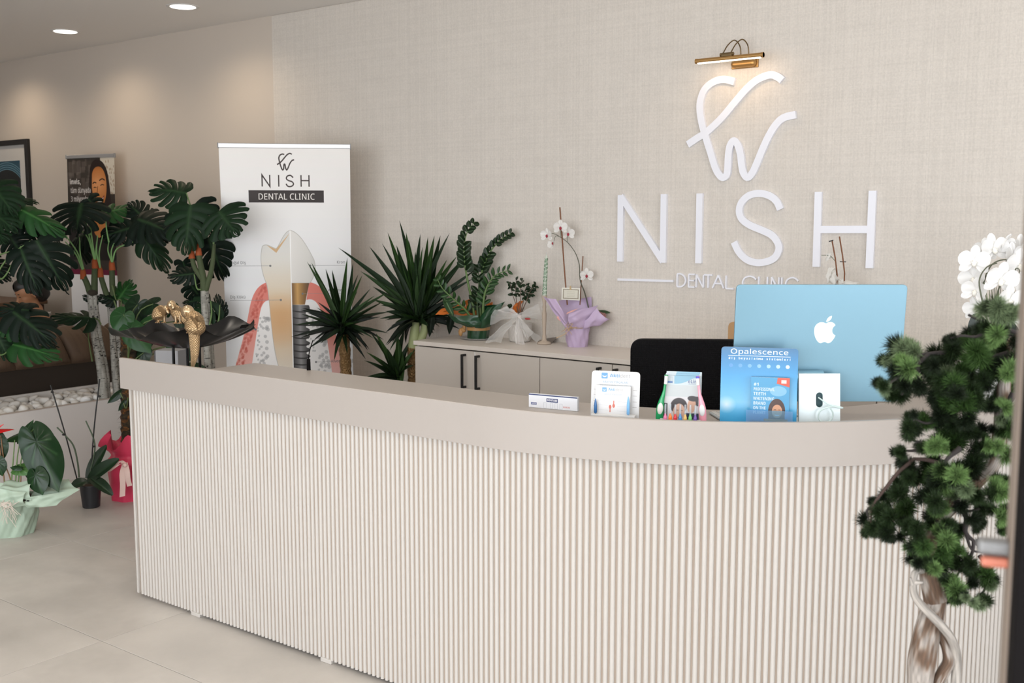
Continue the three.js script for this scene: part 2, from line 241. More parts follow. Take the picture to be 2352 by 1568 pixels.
// ---------------------------------------------------------------- brass picture light
{
  const brass = mat([0.46, 0.27, 0.1], 0.42, { metalness: 0.8 }), brassDark = mat([0.2, 0.14, 0.07], 0.4, { metalness: 0.9 });
  const bz = WALLZ + 0.17, a = onZ(1598, 139, bz), b = onZ(1754, 128, bz), y = (a.y + b.y) / 2, cx = (a.x + b.x) / 2, W = b.x - a.x;
  const pl = onZ(1708, 146, WALLZ + 0.03);
  const t = thing('picture_light', 'antique brass picture light with two looped arms above the tooth emblem', 'lamp', V(cx, y, bz));
  const bar = new THREE.CylinderGeometry(0.0125, 0.0125, W, 28).rotateZ(Math.PI / 2);
  part(t, 'lamp_bar', merge([bar, new THREE.CylinderGeometry(0.0135, 0.0135, 0.012, 28).rotateZ(Math.PI / 2).translate(W / 2 - 0.006, 0, 0), new THREE.CylinderGeometry(0.0135, 0.0135, 0.012, 28).rotateZ(Math.PI / 2).translate(-W / 2 + 0.006, 0, 0)]), brass);
  part(t, 'light_strip', box(W - 0.026, 0.007, 0.018, 0, -0.0115, 0, 0.0025), mat(0xffffff, 0.5, { emissive: new THREE.Color(1, 0.86, 0.66), emissiveIntensity: 3.0 }));
  const px = pl.x - cx, py = pl.y - y, pz = WALLZ + 0.03 - bz;
  part(t, 'wall_plate', merge([new THREE.CapsuleGeometry(0.02, 0.1, 6, 20).rotateZ(Math.PI / 2).translate(px, py, pz), box(0.15, 0.045, 0.012, px, py, WALLZ + 0.012 - bz, 0.004)]), brass);
  part(t, 'clamp', merge([box(0.06, 0.016, 0.02, px - 0.03, 0.016, 0.0, 0.004), new THREE.CylinderGeometry(0.009, 0.009, 0.075, 14).rotateZ(Math.PI / 2).translate(px - 0.03, 0.021, 0)]), brassDark);
  for (const k of [-1, 1]) part(t, 'arm', tube([V(px - 0.03 + k * 0.022, 0.028, 0.0), V(px - 0.018 + k * 0.022, 0.075, -0.035), V(px + k * 0.022, 0.1, -0.07), V(px + 0.01 + k * 0.022, 0.075, -0.115), V(px + 0.012 + k * 0.022, py + 0.02, pz + 0.012)], 0.0032, 24, 10), brassDark);
  const l = new THREE.RectAreaLight(new THREE.Color(1, 0.66, 0.36), 25, W - 0.05, 0.02); l.position.set(0, -0.018, 0); l.rotation.x = -Math.PI / 2 + 0.5; l.name = 'picture_light_glow'; t.add(l);
}
// ================================================================ reception desk
const DTOP = 1.108, WTOP = 1.063, DX = -2.17, DZ = -4.265, DR = 1.55, DS = 2.06, ARC = DR * Math.PI / 2, DLEN = DS + ARC + 0.45;
function along(s, inset) {                                  // point and outward heading of the desk front, s metres from its left end
  if (s < DS) return [-4.23 + s, DZ + DR - inset, 0];
  const a = Math.min((s - DS) / DR, Math.PI / 2), extra = Math.max(0, s - DS - ARC), r = DR - inset;
  return [DX + Math.sin(a) * r, DZ + Math.cos(a) * r - extra, a];
}
const laminate = mat([0.39, 0.352, 0.32], 0.42, { specularIntensity: 0.7 });
const slatPaint = mat([0.52, 0.49, 0.452], 0.45), slatBack = mat([0.35, 0.285, 0.23], 0.6);
{
  const t = thing('reception_desk', 'long curved reception desk with vertical ribbed front and a plain beige top band', 'desk', V(0, 0, 0));
  // closed section swept along the front: corners [inset, y]
  const sweep = (sec, s0, s1, n) => {
    const m = sec.length, pts = [];
    for (let i = 0; i <= n; i++) { const s = lerp(s0, s1, i / n); pts.push(sec.map(([ins, y]) => { const [x, z] = along(s, ins); return [x, y, z]; })); }
    const o = [], quad = (a, b, c, d) => o.push(...a, ...b, ...c, ...a, ...c, ...d);
    for (let i = 0; i < n; i++) for (let k = 0; k < m; k++) { const l = (k + 1) % m; quad(pts[i][k], pts[i + 1][k], pts[i + 1][l], pts[i][l]); }
    for (const e of [0, n]) for (let k = 1; k < m - 1; k++) o.push(...pts[e][0], ...pts[e][e ? k : k + 1], ...pts[e][e ? k + 1 : k]);
    const g = new THREE.BufferGeometry(); g.setAttribute('position', new THREE.Float32BufferAttribute(o, 3)); g.computeVertexNormals(); return toCreasedNormals(g, 0.6);
  };
  const b = 0.0025;
  part(t, 'top_band', sweep([[0, DTOP - 0.141 + b], [0, DTOP - b], [b, DTOP], [0.02 - b, DTOP], [0.02, DTOP - b], [0.02, DTOP - 0.141]], 0, DLEN, 130), laminate);
  part(t, 'worktop', sweep([[0.0202, WTOP - 0.03], [0.0202, WTOP], [0.468, WTOP], [0.47, WTOP - 0.002], [0.47, WTOP - 0.03]], 0.365, DLEN, 120), laminate);
  part(t, 'body_panel', sweep([[0.031, 0.016], [0.031, DTOP - 0.142], [0.05, DTOP - 0.142], [0.05, 0.016]], 0.045, DLEN, 110), slatBack);
  part(t, 'inner_panel', sweep([[0.4, 0.016], [0.4, WTOP - 0.031], [0.42, WTOP - 0.031], [0.42, 0.016]], 0.36, DLEN, 60), laminate);
  part(t, 'end_panel', merge([box(0.012, DTOP - 0.142 - 0.016, 0.034, -4.192, (DTOP - 0.142 + 0.016) / 2, DZ + DR - 0.037, 0.002), box(0.018, WTOP - 0.031 - 0.016, 0.36, -3.85, (WTOP + 0.001) / 2, DZ + DR - 0.24)]), slatPaint);
  const P = 0.0226, H = DTOP - 0.143 - 0.014, n = 10, hw = P * 0.335, sh = new THREE.Shape(); sh.moveTo(-hw, 0);
  for (let i = 0; i <= n; i++) { const a = Math.PI * (1 - i / n); sh.lineTo(Math.cos(a) * hw, 0.0008 + Math.sin(a) * 0.0062); } sh.lineTo(hw, 0);
  const slat = toCreasedNormals(new THREE.ExtrudeGeometry(sh, { depth: H, bevelEnabled: false, steps: 1 }).rotateX(-Math.PI / 2).scale(1, 1, -1), 0.7);
  { const ix = slat.attributes.position; for (let i = 0; i < ix.count; i += 3) { const a = [ix.getX(i), ix.getY(i), ix.getZ(i)]; ix.setXYZ(i, ix.getX(i + 1), ix.getY(i + 1), ix.getZ(i + 1)); ix.setXYZ(i + 1, ...a); } slat.computeVertexNormals(); }
  const slatG = toCreasedNormals(slat, 0.7);
  for (let s = 0.052 + P / 2, k = 0; s < DLEN - 0.01 && k < 240; s += P, k++) { const [x, z, a] = along(s, 0.031); const m = part(t, 'slat', slatG, slatPaint); m.position.set(x, 0.014, z); m.rotation.y = a; }
  for (const s of [0.46, 1.28, 2.0, 2.9, 3.8]) { const [x, z, a] = along(s, 0.046); const f = part(t, 'foot', box(0.06, 0.018, 0.05, 0, 0.009, 0, 0.003), slatPaint); f.position.set(x, 0, z); f.rotation.y = a; }
}
// a small black stub with a twig at the back edge of the worktop
{
  const p = onZ(709, 845, -3.17); const t = thing('pen_holder', 'tiny black stub with a thin dark rod at the desk edge before the tooth banner', 'pen holder', V(p.x, WTOP, p.z));
  part(t, 'stub', cyl(0.009, 0.008, 0.05, 0, 0.025, 0, 12), gasket); part(t, 'rod', tube([V(0, 0.05, 0), V(0.008, 0.085, 0), V(0.026, 0.135, -0.005)], 0.0022, 8, 6), gasket);
}
// ================================================================ things on the desk
const whitePlastic = mat([0.66, 0.66, 0.65], 0.4), acrylic = mat([0.93, 0.95, 0.96], 0.02, { transmission: 1, thickness: 0 });
const facing = (x, z) => Math.atan2(EYE.x - x, EYE.z - z);  // turn that faces the doorway
// an upright board with rounded top corners and a printed face; origin at its foot, face towards +z
function board(parent, name, w, h, d, r, tex, lean = 0, rough = 0.35) {
  const s = new THREE.Shape(); s.moveTo(-w / 2, 0); s.lineTo(w / 2, 0); s.lineTo(w / 2, h - r); s.quadraticCurveTo(w / 2, h, w / 2 - r, h); s.lineTo(-w / 2 + r, h); s.quadraticCurveTo(-w / 2, h, -w / 2, h - r); s.lineTo(-w / 2, 0);
  const g = extrude(s, d, 0, 8), p = g.attributes.position, uv = g.attributes.uv;
  for (let i = 0; i < p.count; i++) uv.setXY(i, p.getX(i) / w + 0.5, p.getY(i) / h);
  g.translate(0, 0, -d / 2); const m = part(parent, name, g, [mat(0xd8d8d8, rough, { map: tex }), whitePlastic]); m.rotation.x = -lean; return m;
}
const standAt = (px, py, d) => { const p = atD(px, py, d); return V(p.x, WTOP, p.z); };
function sizeOn(px0, px1, d) { return (px1 - px0) * d / FPX; }
{ // low white product box
  const p = onY(1273, 943, WTOP - 0.0); const q = V(p.x - 0.02, WTOP, p.z - 0.02);
  const w = 0.19, h = 0.05; const t = thing('toothpaste_box', 'low white box with dark blue edge and lettering behind the desk band', 'box', q, 0.16);
  const tx = print(512, 150, (g, W, H) => { g.fillStyle = '#e9ecf2'; g.fillRect(0, 0, W, H); g.fillStyle = '#33406f'; g.fillRect(0, 0, W, 12); g.fillStyle = '#2c3a6c'; g.fillRect(190, 36, 120, 40); g.fillStyle = '#fff'; g.font = 'bold 30px sans-serif'; g.textAlign = 'center'; g.fillText('DENTAID', 250, 67, 108); g.fillStyle = '#3a4a86'; g.fillRect(24, 92, 60, 26); g.fillStyle = '#fff'; g.font = 'bold 20px sans-serif'; g.fillText('VITIS', 54, 112); g.fillStyle = '#d08a86'; g.font = 'bold 24px sans-serif'; g.fillText('XEROS', 400, 128); g.strokeStyle = '#c3c8d0'; g.lineWidth = 3; for (const x of [160, 230, 280, 330]) g.strokeRect(x, 86, 26, 60); });
  part(t, 'carton', box(w, h, 0.014, 0, h / 2, -0.0075, 0.0015), mat([0.66, 0.68, 0.72], 0.4));
  const f = part(t, 'printed_front', new THREE.PlaneGeometry(w - 0.002, h - 0.002).translate(0, h / 2, 0.0004), mat(0xffffff, 0.35, { map: tx }));
}
{ // white leaflet stand with blue picks
  const d = 3.44, q = standAt(1412, 900, d); const w = sizeOn(1357, 1470, d), h = 0.169;
  const t = thing('leaflet_stand', 'white rounded leaflet stand with a blue smile square and brush leaflets', 'leaflet stand', q, facing(q.x, q.z) - 0.2);
  const logo = (g, x, y, s, fade) => { g.globalAlpha = fade; g.fillStyle = '#62a8de'; g.beginPath(); g.roundRect(x, y, s, s, s * 0.12); g.fill(); g.fillStyle = '#f2f6fa'; g.beginPath(); g.arc(x + s / 2, y + s * 0.42, s * 0.36, 0, Math.PI); g.quadraticCurveTo(x + s * 0.5, y + s * 0.66, x + s * 0.86, y + s * 0.42); g.fill(); g.font = 'bold ' + (s * 0.82 | 0) + 'px sans-serif'; g.textAlign = 'left'; g.fillStyle = '#5b9fd6'; g.fillText('Akti', x + s * 1.35, y + s * 0.72); const k = g.measureText('Akti').width; g.fillStyle = '#a9a9a9'; g.font = (s * 0.82 | 0) + 'px sans-serif'; g.fillText('dent', x + s * 1.35 + k, y + s * 0.72); g.fillStyle = '#b6b9c0'; g.font = (s * 0.24 | 0) + 'px sans-serif'; g.fillText('AĞIZ VE DİŞ BAKIMI', x + s * 2.3, y + s * 1.05); g.globalAlpha = 1; };
  board(t, 'back_board', w, h, 0.004, 0.014, print(512, 590, (g, W, H) => { g.fillStyle = '#eeeeed'; g.fillRect(0, 0, W, H); logo(g, 105, 22, 66, 1); g.textAlign = 'center'; g.fillStyle = '#a9bfd4'; g.font = 'bold 30px sans-serif'; g.fillText('ARAYÜZ FIRÇALARI', 256, 136); g.fillStyle = '#9fb6cc'; g.font = 'italic 24px sans-serif'; g.fillText('“Hayatınıza değer katan gülücük”', 256, 172, 350); g.fillStyle = '#b9b4b4'; for (const y of [200, 262, 330, 392]) { g.fillRect(28, y + 12, 42, 5); g.fillRect(442, y + 8, 44, 5); } }), 0.1);
  const lf = board(t, 'leaflet', w * 0.72, h * 0.72, 0.006, 0.003, print(400, 440, (g, W, H) => { g.fillStyle = '#f3f3f3'; g.fillRect(0, 0, W, H); logo(g, 75, 22, 52, 0.85); g.textAlign = 'center'; g.fillStyle = '#c1cddc'; g.font = 'bold 22px sans-serif'; g.fillText('ARAYÜZ FIRÇALARI', 200, 110); g.strokeStyle = '#d5d7da'; g.lineWidth = 3; for (const y of [176, 230, 286]) { g.beginPath(); g.moveTo(30, y); g.lineTo(150, y + 4); g.moveTo(250, y + 8); g.lineTo(370, y + 12); g.stroke(); } g.fillStyle = '#e0684f'; for (const [x, y, k] of [[172, 250, 1], [212, 235, -1]]) { g.beginPath(); g.ellipse(x, y, 15, 24, 0, 0, 7); g.fill(); g.fillRect(x - 6, k > 0 ? y : y - 60, 12, 62); } }), 0.1); lf.position.set(-0.004, 0.002, 0.016);
  part(t, 'pocket', box(w * 0.9, 0.03, 0.03, 0, 0.017, 0.018, 0.002), whitePlastic);
  part(t, 'foot', box(w * 0.9, 0.004, 0.06, 0, 0.002, -0.02), whitePlastic);
  [[-0.058, [0.03, 0.13, 0.33], 0.05], [0.05, [0.2, 0.45, 0.75], 0.062]].forEach(([x, c, hh]) => part(t, 'brush_pick', lathe([[0, 0.0], [0.0052, 0.004], [0.005, hh * 0.55], [0.0034, hh * 0.8], [0.0008, hh], [0, hh]], 12).translate(x, 0.032, 0.026), mat(c, 0.35)));
}
{ // leaflets between two big toothbrushes, small brushes in front
  const d = 3.41, q = standAt(1565, 910, d), w = sizeOn(1524, 1607, d);
  const ang = facing(q.x, q.z) - 0.08;
  const skin = ['#e3b59c', '#d9a98d'];
  const tx = print(420, 620, (g, W, H) => { g.fillStyle = '#d9e6ea'; g.fillRect(0, 0, W, H); g.fillStyle = '#8fc3dc'; g.beginPath(); g.moveTo(120, 0); g.lineTo(400, 0); g.lineTo(400, 22); g.bezierCurveTo(300, 22, 270, 110, 120, 104); g.fill(); g.fillStyle = '#d3dadb'; g.fillRect(20, 120, 380, 150); g.strokeStyle = '#a9bdd4'; g.lineWidth = 3; g.strokeRect(34, 22, 66, 48); g.fillStyle = '#5e86c2'; g.fillRect(34, 74, 66, 24); g.fillStyle = '#7885ac'; g.font = 'bold 62px sans-serif'; g.fillText('eLin', 282, 92, 106); g.fillStyle = '#a9b4c6'; g.fillRect(290, 104, 86, 5);
    g.fillStyle = '#e6e4e6'; g.fillRect(0, 270, 420, 350); g.filter = 'blur(3px)'; g.fillStyle = '#2b2326'; g.fillRect(300, 262, 110, 120); g.fillStyle = '#2a1d1d'; g.beginPath(); g.ellipse(180, 390, 98, 104, 0.2, 0, 7); g.fill(); g.fillStyle = skin[0]; g.beginPath(); g.ellipse(182, 466, 72, 108, 0.1, 0, 7); g.fill(); g.fillStyle = '#4a2f2a'; g.fillRect(150, 440, 26, 7); g.fillRect(200, 444, 26, 7); g.fillStyle = '#b86a66'; g.beginPath(); g.ellipse(190, 540, 24, 9, 0.1, 0, 7); g.fill(); g.fillStyle = skin[1]; g.beginPath(); g.ellipse(332, 380, 50, 96, 0.1, 0, 7); g.fill(); g.fillStyle = '#201a1c'; g.beginPath(); g.ellipse(345, 290, 62, 34, 0.1, 0, 7); g.fill(); g.fillStyle = '#232c48'; g.fillRect(256, 478, 160, 150); g.fillStyle = '#1c1719'; g.fillRect(0, 360, 44, 200); });
  const t = thing('dental_leaflets', 'fanned stack of pale blue leaflets with two faces between the green and the pink toothbrush', 'leaflets', q, ang);
  for (const [dx, dz, dy] of [[0.006, -0.012, 0.012], [0.004, -0.008, 0.006], [0, -0.002, 0]]) { const m = board(t, 'leaflet', w * 0.97, 0.157 + dy, 0.0018, 0.002, tx, 0.06); m.position.set(dx, 0.002, dz); }
  part(t, 'holder', merge([box(w * 1.1, 0.005, 0.07, 0, 0.0025, 0.0), box(w * 1.1, 0.022, 0.004, 0, 0.013, 0.034), box(w * 1.1, 0.06, 0.003, 0, 0.032, -0.03)]), whitePlastic);
  const brush = (px, colour, colour2, label, leanZ, tip) => {
    const o = V(px, 0, 0.004).applyAxisAngle(V(0, 1, 0), ang).add(q);
    const b = thing('toothbrush', label, 'toothbrush', o, ang); const m1 = mat(colour, 0.32, { clearcoat: 0.4 });
    const L = 0.158; const sx = Math.sign(px);
    part(b, 'handle', tube([V(0, 0.0, 0), V(sx * 0.001, 0.035, 0), V(-sx * 0.001, 0.07, 0), V(-sx * 0.006, 0.1, 0), V(-sx * 0.009, L, 0)], [0.0115, 0.0125, 0.012, 0.0075, 0.0045, 0.0042, 0.006], 22, 14).scale(1, 1, 0.75).translate(0, 0.005, 0), m1);
    part(b, 'grip_pad', ball(0.0095, 0.019, 0.003, -sx * 0.0, 0.052, 0.0085), mat(colour2, 0.4));
    part(b, 'bristles', box(0.0105, 0.028, 0.014, -sx * 0.0095, 0.147, 0.004, 0.003), mat([0.72, 0.74, 0.7], 0.7));
    if (tip) part(b, 'bristle_tip', box(0.0108, 0.007, 0.0145, -sx * 0.0095, 0.159, 0.004, 0.002), mat(tip, 0.6));
    b.rotation.z = leanZ;
  };
  brush(-w / 2 - 0.012, [0.0, 0.29, 0.09], [0.7, 0.68, 0.64], 'large green toothbrush with a pale grip pad standing beside the leaflets', -0.08);
  brush(w / 2 + 0.012, [0.85, 0.34, 0.42], [0.72, 0.74, 0.73], 'large pink toothbrush with a pale grip pad and violet bristle tip', 0.06, [0.1, 0.09, 0.5]);
  const cols = [['pink', [0.82, 0.22, 0.42]], ['orange', [1, 0.22, 0.02]], ['red', [0.75, 0.015, 0.03]], ['blue', [0.06, 0.28, 0.62]], ['yellow', [0.8, 0.5, 0.14]], ['green', [0.2, 0.62, 0.2]], ['purple', [0.16, 0.07, 0.4]]];
  cols.forEach(([n, c], i) => { const o = V(-0.046 + i * 0.0158, 0, 0.048).applyAxisAngle(V(0, 1, 0), ang).add(q), b = thing('interdental_brush', 'small ' + n + ' interdental brush with a clear cap before the leaflets', 'brush', V(o.x, WTOP, o.z), ang, 'row of small coloured brushes');
    const up = 0.027 + (i % 2) * 0.001; part(b, 'grip', lathe([[0, 0], [0.0052, 0], [0.006, up], [0.0058, up + 0.006], [0.0034, up + 0.011], [0.0028, up + 0.017], [0, up + 0.017]], 14), mat(c, 0.35, { clearcoat: 0.5 }));
    part(b, 'cap', new THREE.CylinderGeometry(0.0031, 0.0033, 0.032, 12).translate(0, up + 0.031, 0), mat([0.85, 0.9, 0.93], 0.05, { transmission: 0.75, thickness: 0 })); });
}
{ // blue whitening display
  const d = 3.38, q = standAt(1742, 900, d), w = sizeOn(1657, 1829, d), h = 0.254;
  const t = thing('whitening_display', 'tall blue display board with a row of paling dots and a smiling woman leaflet', 'display board', q, facing(q.x, q.z) - 0.02);
  const tx = print(700, 760, (g, W, H) => { const k = g.createLinearGradient(0, 0, 0, H); k.addColorStop(0, '#2a76a8'); k.addColorStop(0.12, '#1d86c4'); k.addColorStop(0.35, '#2fa2e0'); k.addColorStop(0.7, '#74c8f2'); k.addColorStop(1, '#3fb0ec'); g.fillStyle = k; g.fillRect(0, 0, W, H); const r = g.createRadialGradient(60, 560, 4, 60, 560, 90); r.addColorStop(0, 'rgba(235,246,255,.8)'); r.addColorStop(1, 'rgba(235,246,255,0)'); g.fillStyle = r; g.fillRect(0, 440, 200, 240);
    g.fillStyle = '#f4f8fc'; g.textAlign = 'center'; g.font = '66px sans-serif'; g.save(); g.scale(1.42, 1); g.fillText('Opalescence', 245, 64, 395); g.restore(); g.fillRect(64, 80, 568, 5); g.font = 'bold 30px sans-serif'; const s = 'diş beyazlatma sistemleri'; [...s].forEach((c, i) => g.fillText(c, 76 + i * 23, 118)); ['#4f9fe0', '#5fabe6', '#74b8ea', '#8cc6f0', '#a5d4f4', '#c2e2f8', '#ddf0fc'].forEach((c, i) => { g.fillStyle = c; g.beginPath(); g.arc(92 + i * 86, 178, 18, 0, 7); g.fill(); }); });
  board(t, 'back_board', w, h, 0.003, 0.012, tx, 0.05, 0.22);
  const lx = print(420, 520, (g, W, H) => { g.fillStyle = '#52abdc'; g.fillRect(0, 0, W, H); g.fillStyle = '#8cc9ea'; g.beginPath(); g.ellipse(300, 160, 90, 60, 0, 0, 7); g.fill(); g.fillStyle = '#e8604a'; g.beginPath(); g.moveTo(290, 0); g.lineTo(420, 0); g.lineTo(420, 110); g.lineTo(280, 70); g.fill(); g.fillStyle = '#f6e6e2'; g.fillRect(330, 26, 56, 40); g.fillStyle = '#dff0fa'; g.font = 'bold 52px sans-serif'; ['#1', 'PROFESSIONAL', 'TEETH', 'WHITENING', 'BRAND', 'ON THE', 'PLANET'].forEach((s, i) => g.fillText(s, 30, 104 + i * 56, s.length > 8 ? 230 : 140));
    g.fillStyle = '#4b2c20'; g.beginPath(); g.ellipse(288, 400, 92, 150, 0, 0, 7); g.fill(); g.fillRect(200, 400, 176, 140); g.fillStyle = '#e2a47c'; g.beginPath(); g.ellipse(292, 400, 56, 80, 0, 0, 7); g.fill(); g.fillStyle = '#3a231c'; g.fillRect(258, 378, 24, 6); g.fillRect(304, 378, 24, 6); g.fillStyle = '#fbf4f0'; g.beginPath(); g.ellipse(292, 440, 30, 14, 0, 0, Math.PI); g.fill(); g.fillStyle = '#df9a6c'; g.fillRect(150, 492, 260, 40); });
  const lf = board(t, 'leaflet', w * 0.5, h * 0.55, 0.012, 0.001, lx, 0.05); lf.position.set(w * 0.15, 0.022, 0.014);
  part(t, 'pocket', merge([box(w * 0.6, 0.002, 0.034, w * 0.15, 0.018, 0.018), box(w * 0.6, 0.042, 0.002, w * 0.15, 0.038, 0.035)]), mat([0.62, 0.82, 0.95], 0.05, { transmission: 0.85, thickness: 0 }));
  part(t, 'foot', box(w * 0.8, 0.003, 0.07, 0, 0.0015, -0.02), whitePlastic);
}
{ // all-in-one computer seen from behind
  const q = V(-1.252, WTOP, -3.318), turn = YAW;
  const blue = mat([0.21, 0.38, 0.48], 0.34, { metalness: 0.35 }), pale = mat([0.66, 0.74, 0.75], 0.35, { metalness: 0.25 });
  const t = thing('desktop_computer', 'light blue all-in-one computer seen from behind on the reception desk', 'computer', q, turn);
  const W = 0.547, H = 0.386, tilt = 0.1, body = new THREE.Group(); 
  const place = (m) => { m.rotation.x = tilt; m.position.set(0.018, 0.26, 0.0); return m; };
  place(part(t, 'housing', extrude(rrect(W, H, 0.014), 0.0085, 0.0014, 8).translate(0, 0, -0.005), blue));
  place(part(t, 'screen', box(W - 0.012, H - 0.012, 0.002, 0, 0, -0.0075), mat([0.015, 0.015, 0.017], 0.15)));
  { const s = new THREE.Shape(); // fruit emblem with a bite and a leaf
    s.moveTo(0, 0.33); s.bezierCurveTo(0.12, 0.43, 0.34, 0.46, 0.47, 0.24); s.bezierCurveTo(0.28, 0.12, 0.26, -0.16, 0.5, -0.27); s.bezierCurveTo(0.42, -0.5, 0.28, -0.66, 0.16, -0.66); s.bezierCurveTo(0.08, -0.66, 0.06, -0.6, -0.02, -0.6); s.bezierCurveTo(-0.1, -0.6, -0.14, -0.66, -0.22, -0.66); s.bezierCurveTo(-0.44, -0.64, -0.7, -0.02, -0.5, 0.24); s.bezierCurveTo(-0.36, 0.44, -0.16, 0.42, 0, 0.33);
    const l = new THREE.Shape(); l.moveTo(0.0, 0.4); l.bezierCurveTo(0.0, 0.56, 0.12, 0.7, 0.27, 0.72); l.bezierCurveTo(0.28, 0.56, 0.16, 0.42, 0.0, 0.4);
    const k = 0.066; place(part(t, 'emblem', new THREE.ExtrudeGeometry([s, l], { depth: 0.0006, bevelEnabled: false, curveSegments: 14 }).scale(k, k, 1).translate(0.02, 0.046, 0.0049), mat([0.72, 0.86, 0.82], 0.25, { metalness: 0.2 }))); }
  // bent stand: a leg with a round-ended cable slot, curving into a foot under the screen
  const leg = new THREE.Shape(); const lw = 0.132, lh = 0.163; leg.moveTo(-lw / 2, 0.0); leg.lineTo(lw / 2, 0); leg.lineTo(lw / 2, lh); leg.lineTo(-lw / 2, lh); leg.lineTo(-lw / 2, 0);
  const hole = new THREE.Path(); hole.moveTo(-0.012, 0.066); hole.lineTo(-0.012, 0.088); hole.absarc(0, 0.092, 0.012, Math.PI, 0, true); hole.lineTo(0.012, 0.066); hole.absarc(0, 0.066, 0.012, 0, Math.PI, true); leg.holes.push(hole);
  part(t, 'stand', merge([extrude(leg, 0.006, 0.0012, 10).rotateX(-0.12).translate(0.013, 0.004, 0.055), box(lw, 0.006, 0.13, 0.013, 0.003, -0.005, 0.0015)]), pale);
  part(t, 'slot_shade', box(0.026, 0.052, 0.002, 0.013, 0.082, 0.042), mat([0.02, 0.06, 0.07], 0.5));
  part(t, 'hinge', new THREE.CylinderGeometry(0.02, 0.02, 0.1, 20).rotateZ(Math.PI / 2).translate(-0.02, 0.155, 0.022), blue);
  part(t, 'cable', tube([V(-0.032, 0.09, 0.045), V(-0.012, 0.076, 0.075), V(0.02, 0.064, 0.078), V(0.04, 0.06, 0.07), V(0.03, 0.064, 0.074), V(-0.01, 0.064, 0.079), V(-0.036, 0.05, 0.078), V(-0.038, 0.026, 0.076), V(-0.018, 0.014, 0.076), V(0.002, 0.024, 0.077), V(0.006, 0.045, 0.078), V(-0.004, 0.062, 0.082)], 0.0026, 70, 8).translate(0.043, 0, 0.002), mat([0.6, 0.72, 0.7], 0.4));
}
{ const p = onY(1655, 957, WTOP + 0.01); const t = thing('keyboard', 'slim pale keyboard lying behind the blue display board on the desk', 'keyboard', V(-1.44, WTOP, -3.31), YAW + 0.1);
  part(t, 'base', box(0.29, 0.006, 0.115, 0, 0.005, 0, 0.002), pale2()); const kg = box(0.017, 0.003, 0.017, 0, 0.009, 0, 0.001); for (let i = 0; i < 14; i++) for (let j = 0; j < 5; j++) { const m = part(t, 'key', kg, whitePlastic); m.position.set(-0.13 + i * 0.02, 0, -0.042 + j * 0.021); }
  function pale2() { return mat([0.5, 0.56, 0.6], 0.35, { metalness: 0.5 }); } }
// ================================================================ leaves, petals and stems shared by the plants
const leafMat = (o = {}) => new THREE.MeshPhysicalMaterial({ color: 0xffffff, vertexColors: true, side: THREE.DoubleSide, roughness: 0.38, specularIntensity: 0.7, ...o });
const tint = (c, k) => [c[0] * k, c[1] * k, c[2] * k];
// split monstera leaf: base at the origin, midrib along +y to 1, half width about 0.5, upper face +z
function splitLeaf(lobes, dark, light, droop, s) {
  let k = s * 131 + 5; const r = () => { k = (Math.imul(k, 1103515245) + 12345) >>> 0; return (k >>> 8) / 16777216; };
  const gs = [];
  for (const side of [-1, 1]) for (let i = 0; i < lobes; i++) {
    const v0 = i / lobes, v1 = (i + 1) / lobes, vc = (v0 + v1) / 2, cut = 0.36 + 0.22 * r(), gap = 0.14 + 0.24 * r(), bulge = r() < 0.3 && i > 0, wav = (r() - 0.5) * 0.16, jag = 0.88 + 0.2 * r();
    gs.push(grid(9, 5, (u, w) => {
      const g = bulge ? gap * 0.9 * smooth(u, 0.22, 0.4) * (1 - smooth(u, 0.62, 0.85)) : gap * smooth(u, cut, 0.97), x = 2 * w - 1, v = vc + (v1 - v0) / 2 * x * (1 - g);
      const th = lerp(2.25, 0.22, Math.pow(v, 0.72)) - 0.42 * u, len = 0.56 * (0.8 + 0.75 * Math.sin(Math.PI * Math.min(1, 0.16 + v * 0.8))) * (1 - 0.42 * v * v) * jag * (1 - (i < lobes - 1 ? 0.1 : 0.0) * x * x * smooth(u, 0.5, 1));
      const px = side * len * u * Math.sin(th), py = Math.min(0.86 * v, 0.86) + len * u * Math.cos(th) * 0.62;
      const z = -droop * py * Math.abs(py) - 0.26 * Math.abs(px) * (0.4 + Math.abs(px)) + wav * u * u + 0.016 * Math.cos(x * 3.14) * smooth(u, 0.05, 0.3);
      return V(px, py, z);
    }, (u, w) => { const q = u < 0.02 ? light : tint(dark, 0.85 + 0.3 * (1 - Math.abs(2 * w - 1)) + 0.2 * (i % 2)); return q; }));
    if (side < 0) gs[gs.length - 1] = flip(gs[gs.length - 1]);
  }
  return joinColoured(gs);
}
function flip(g) { const a = g.index.array; for (let i = 0; i < a.length; i += 3) { const t = a[i]; a[i] = a[i + 1]; a[i + 1] = t; } g.computeVertexNormals(); return g; }
const joinColoured = (gs) => mergeGeometries(gs.map((g) => { const q = g.clone(); q.deleteAttribute('uv'); return q; }));
// simple blade: outline(v) gives the half width at v in 0..1 along +y
function blade(outline, dark, light, o = {}) {
  const { fold = 0.3, droop = 0.3, curl = 0, nv = 14, veins = 0, back = 0 } = o;
  return grid(nv, 8, (v, u) => {
    const x = 2 * u - 1, w = outline(v), px = x * w, y = v - back * Math.abs(x) * (1 - v) * (v < 0.3 ? 1 - v / 0.3 : 0);
    return V(px * (1 - 0.15 * curl * Math.abs(x)), y * (1 - 0.12 * droop * v), -droop * v * v * 0.6 + fold * Math.abs(px) - curl * px * px * 3 + veins * Math.sin(v * 28 + Math.abs(x) * 6) * Math.abs(x) * (1 - Math.abs(x)));
  }, (v, u) => (Math.abs(2 * u - 1) < 0.13 ? light : tint(dark, 0.85 + 0.35 * v)));
}
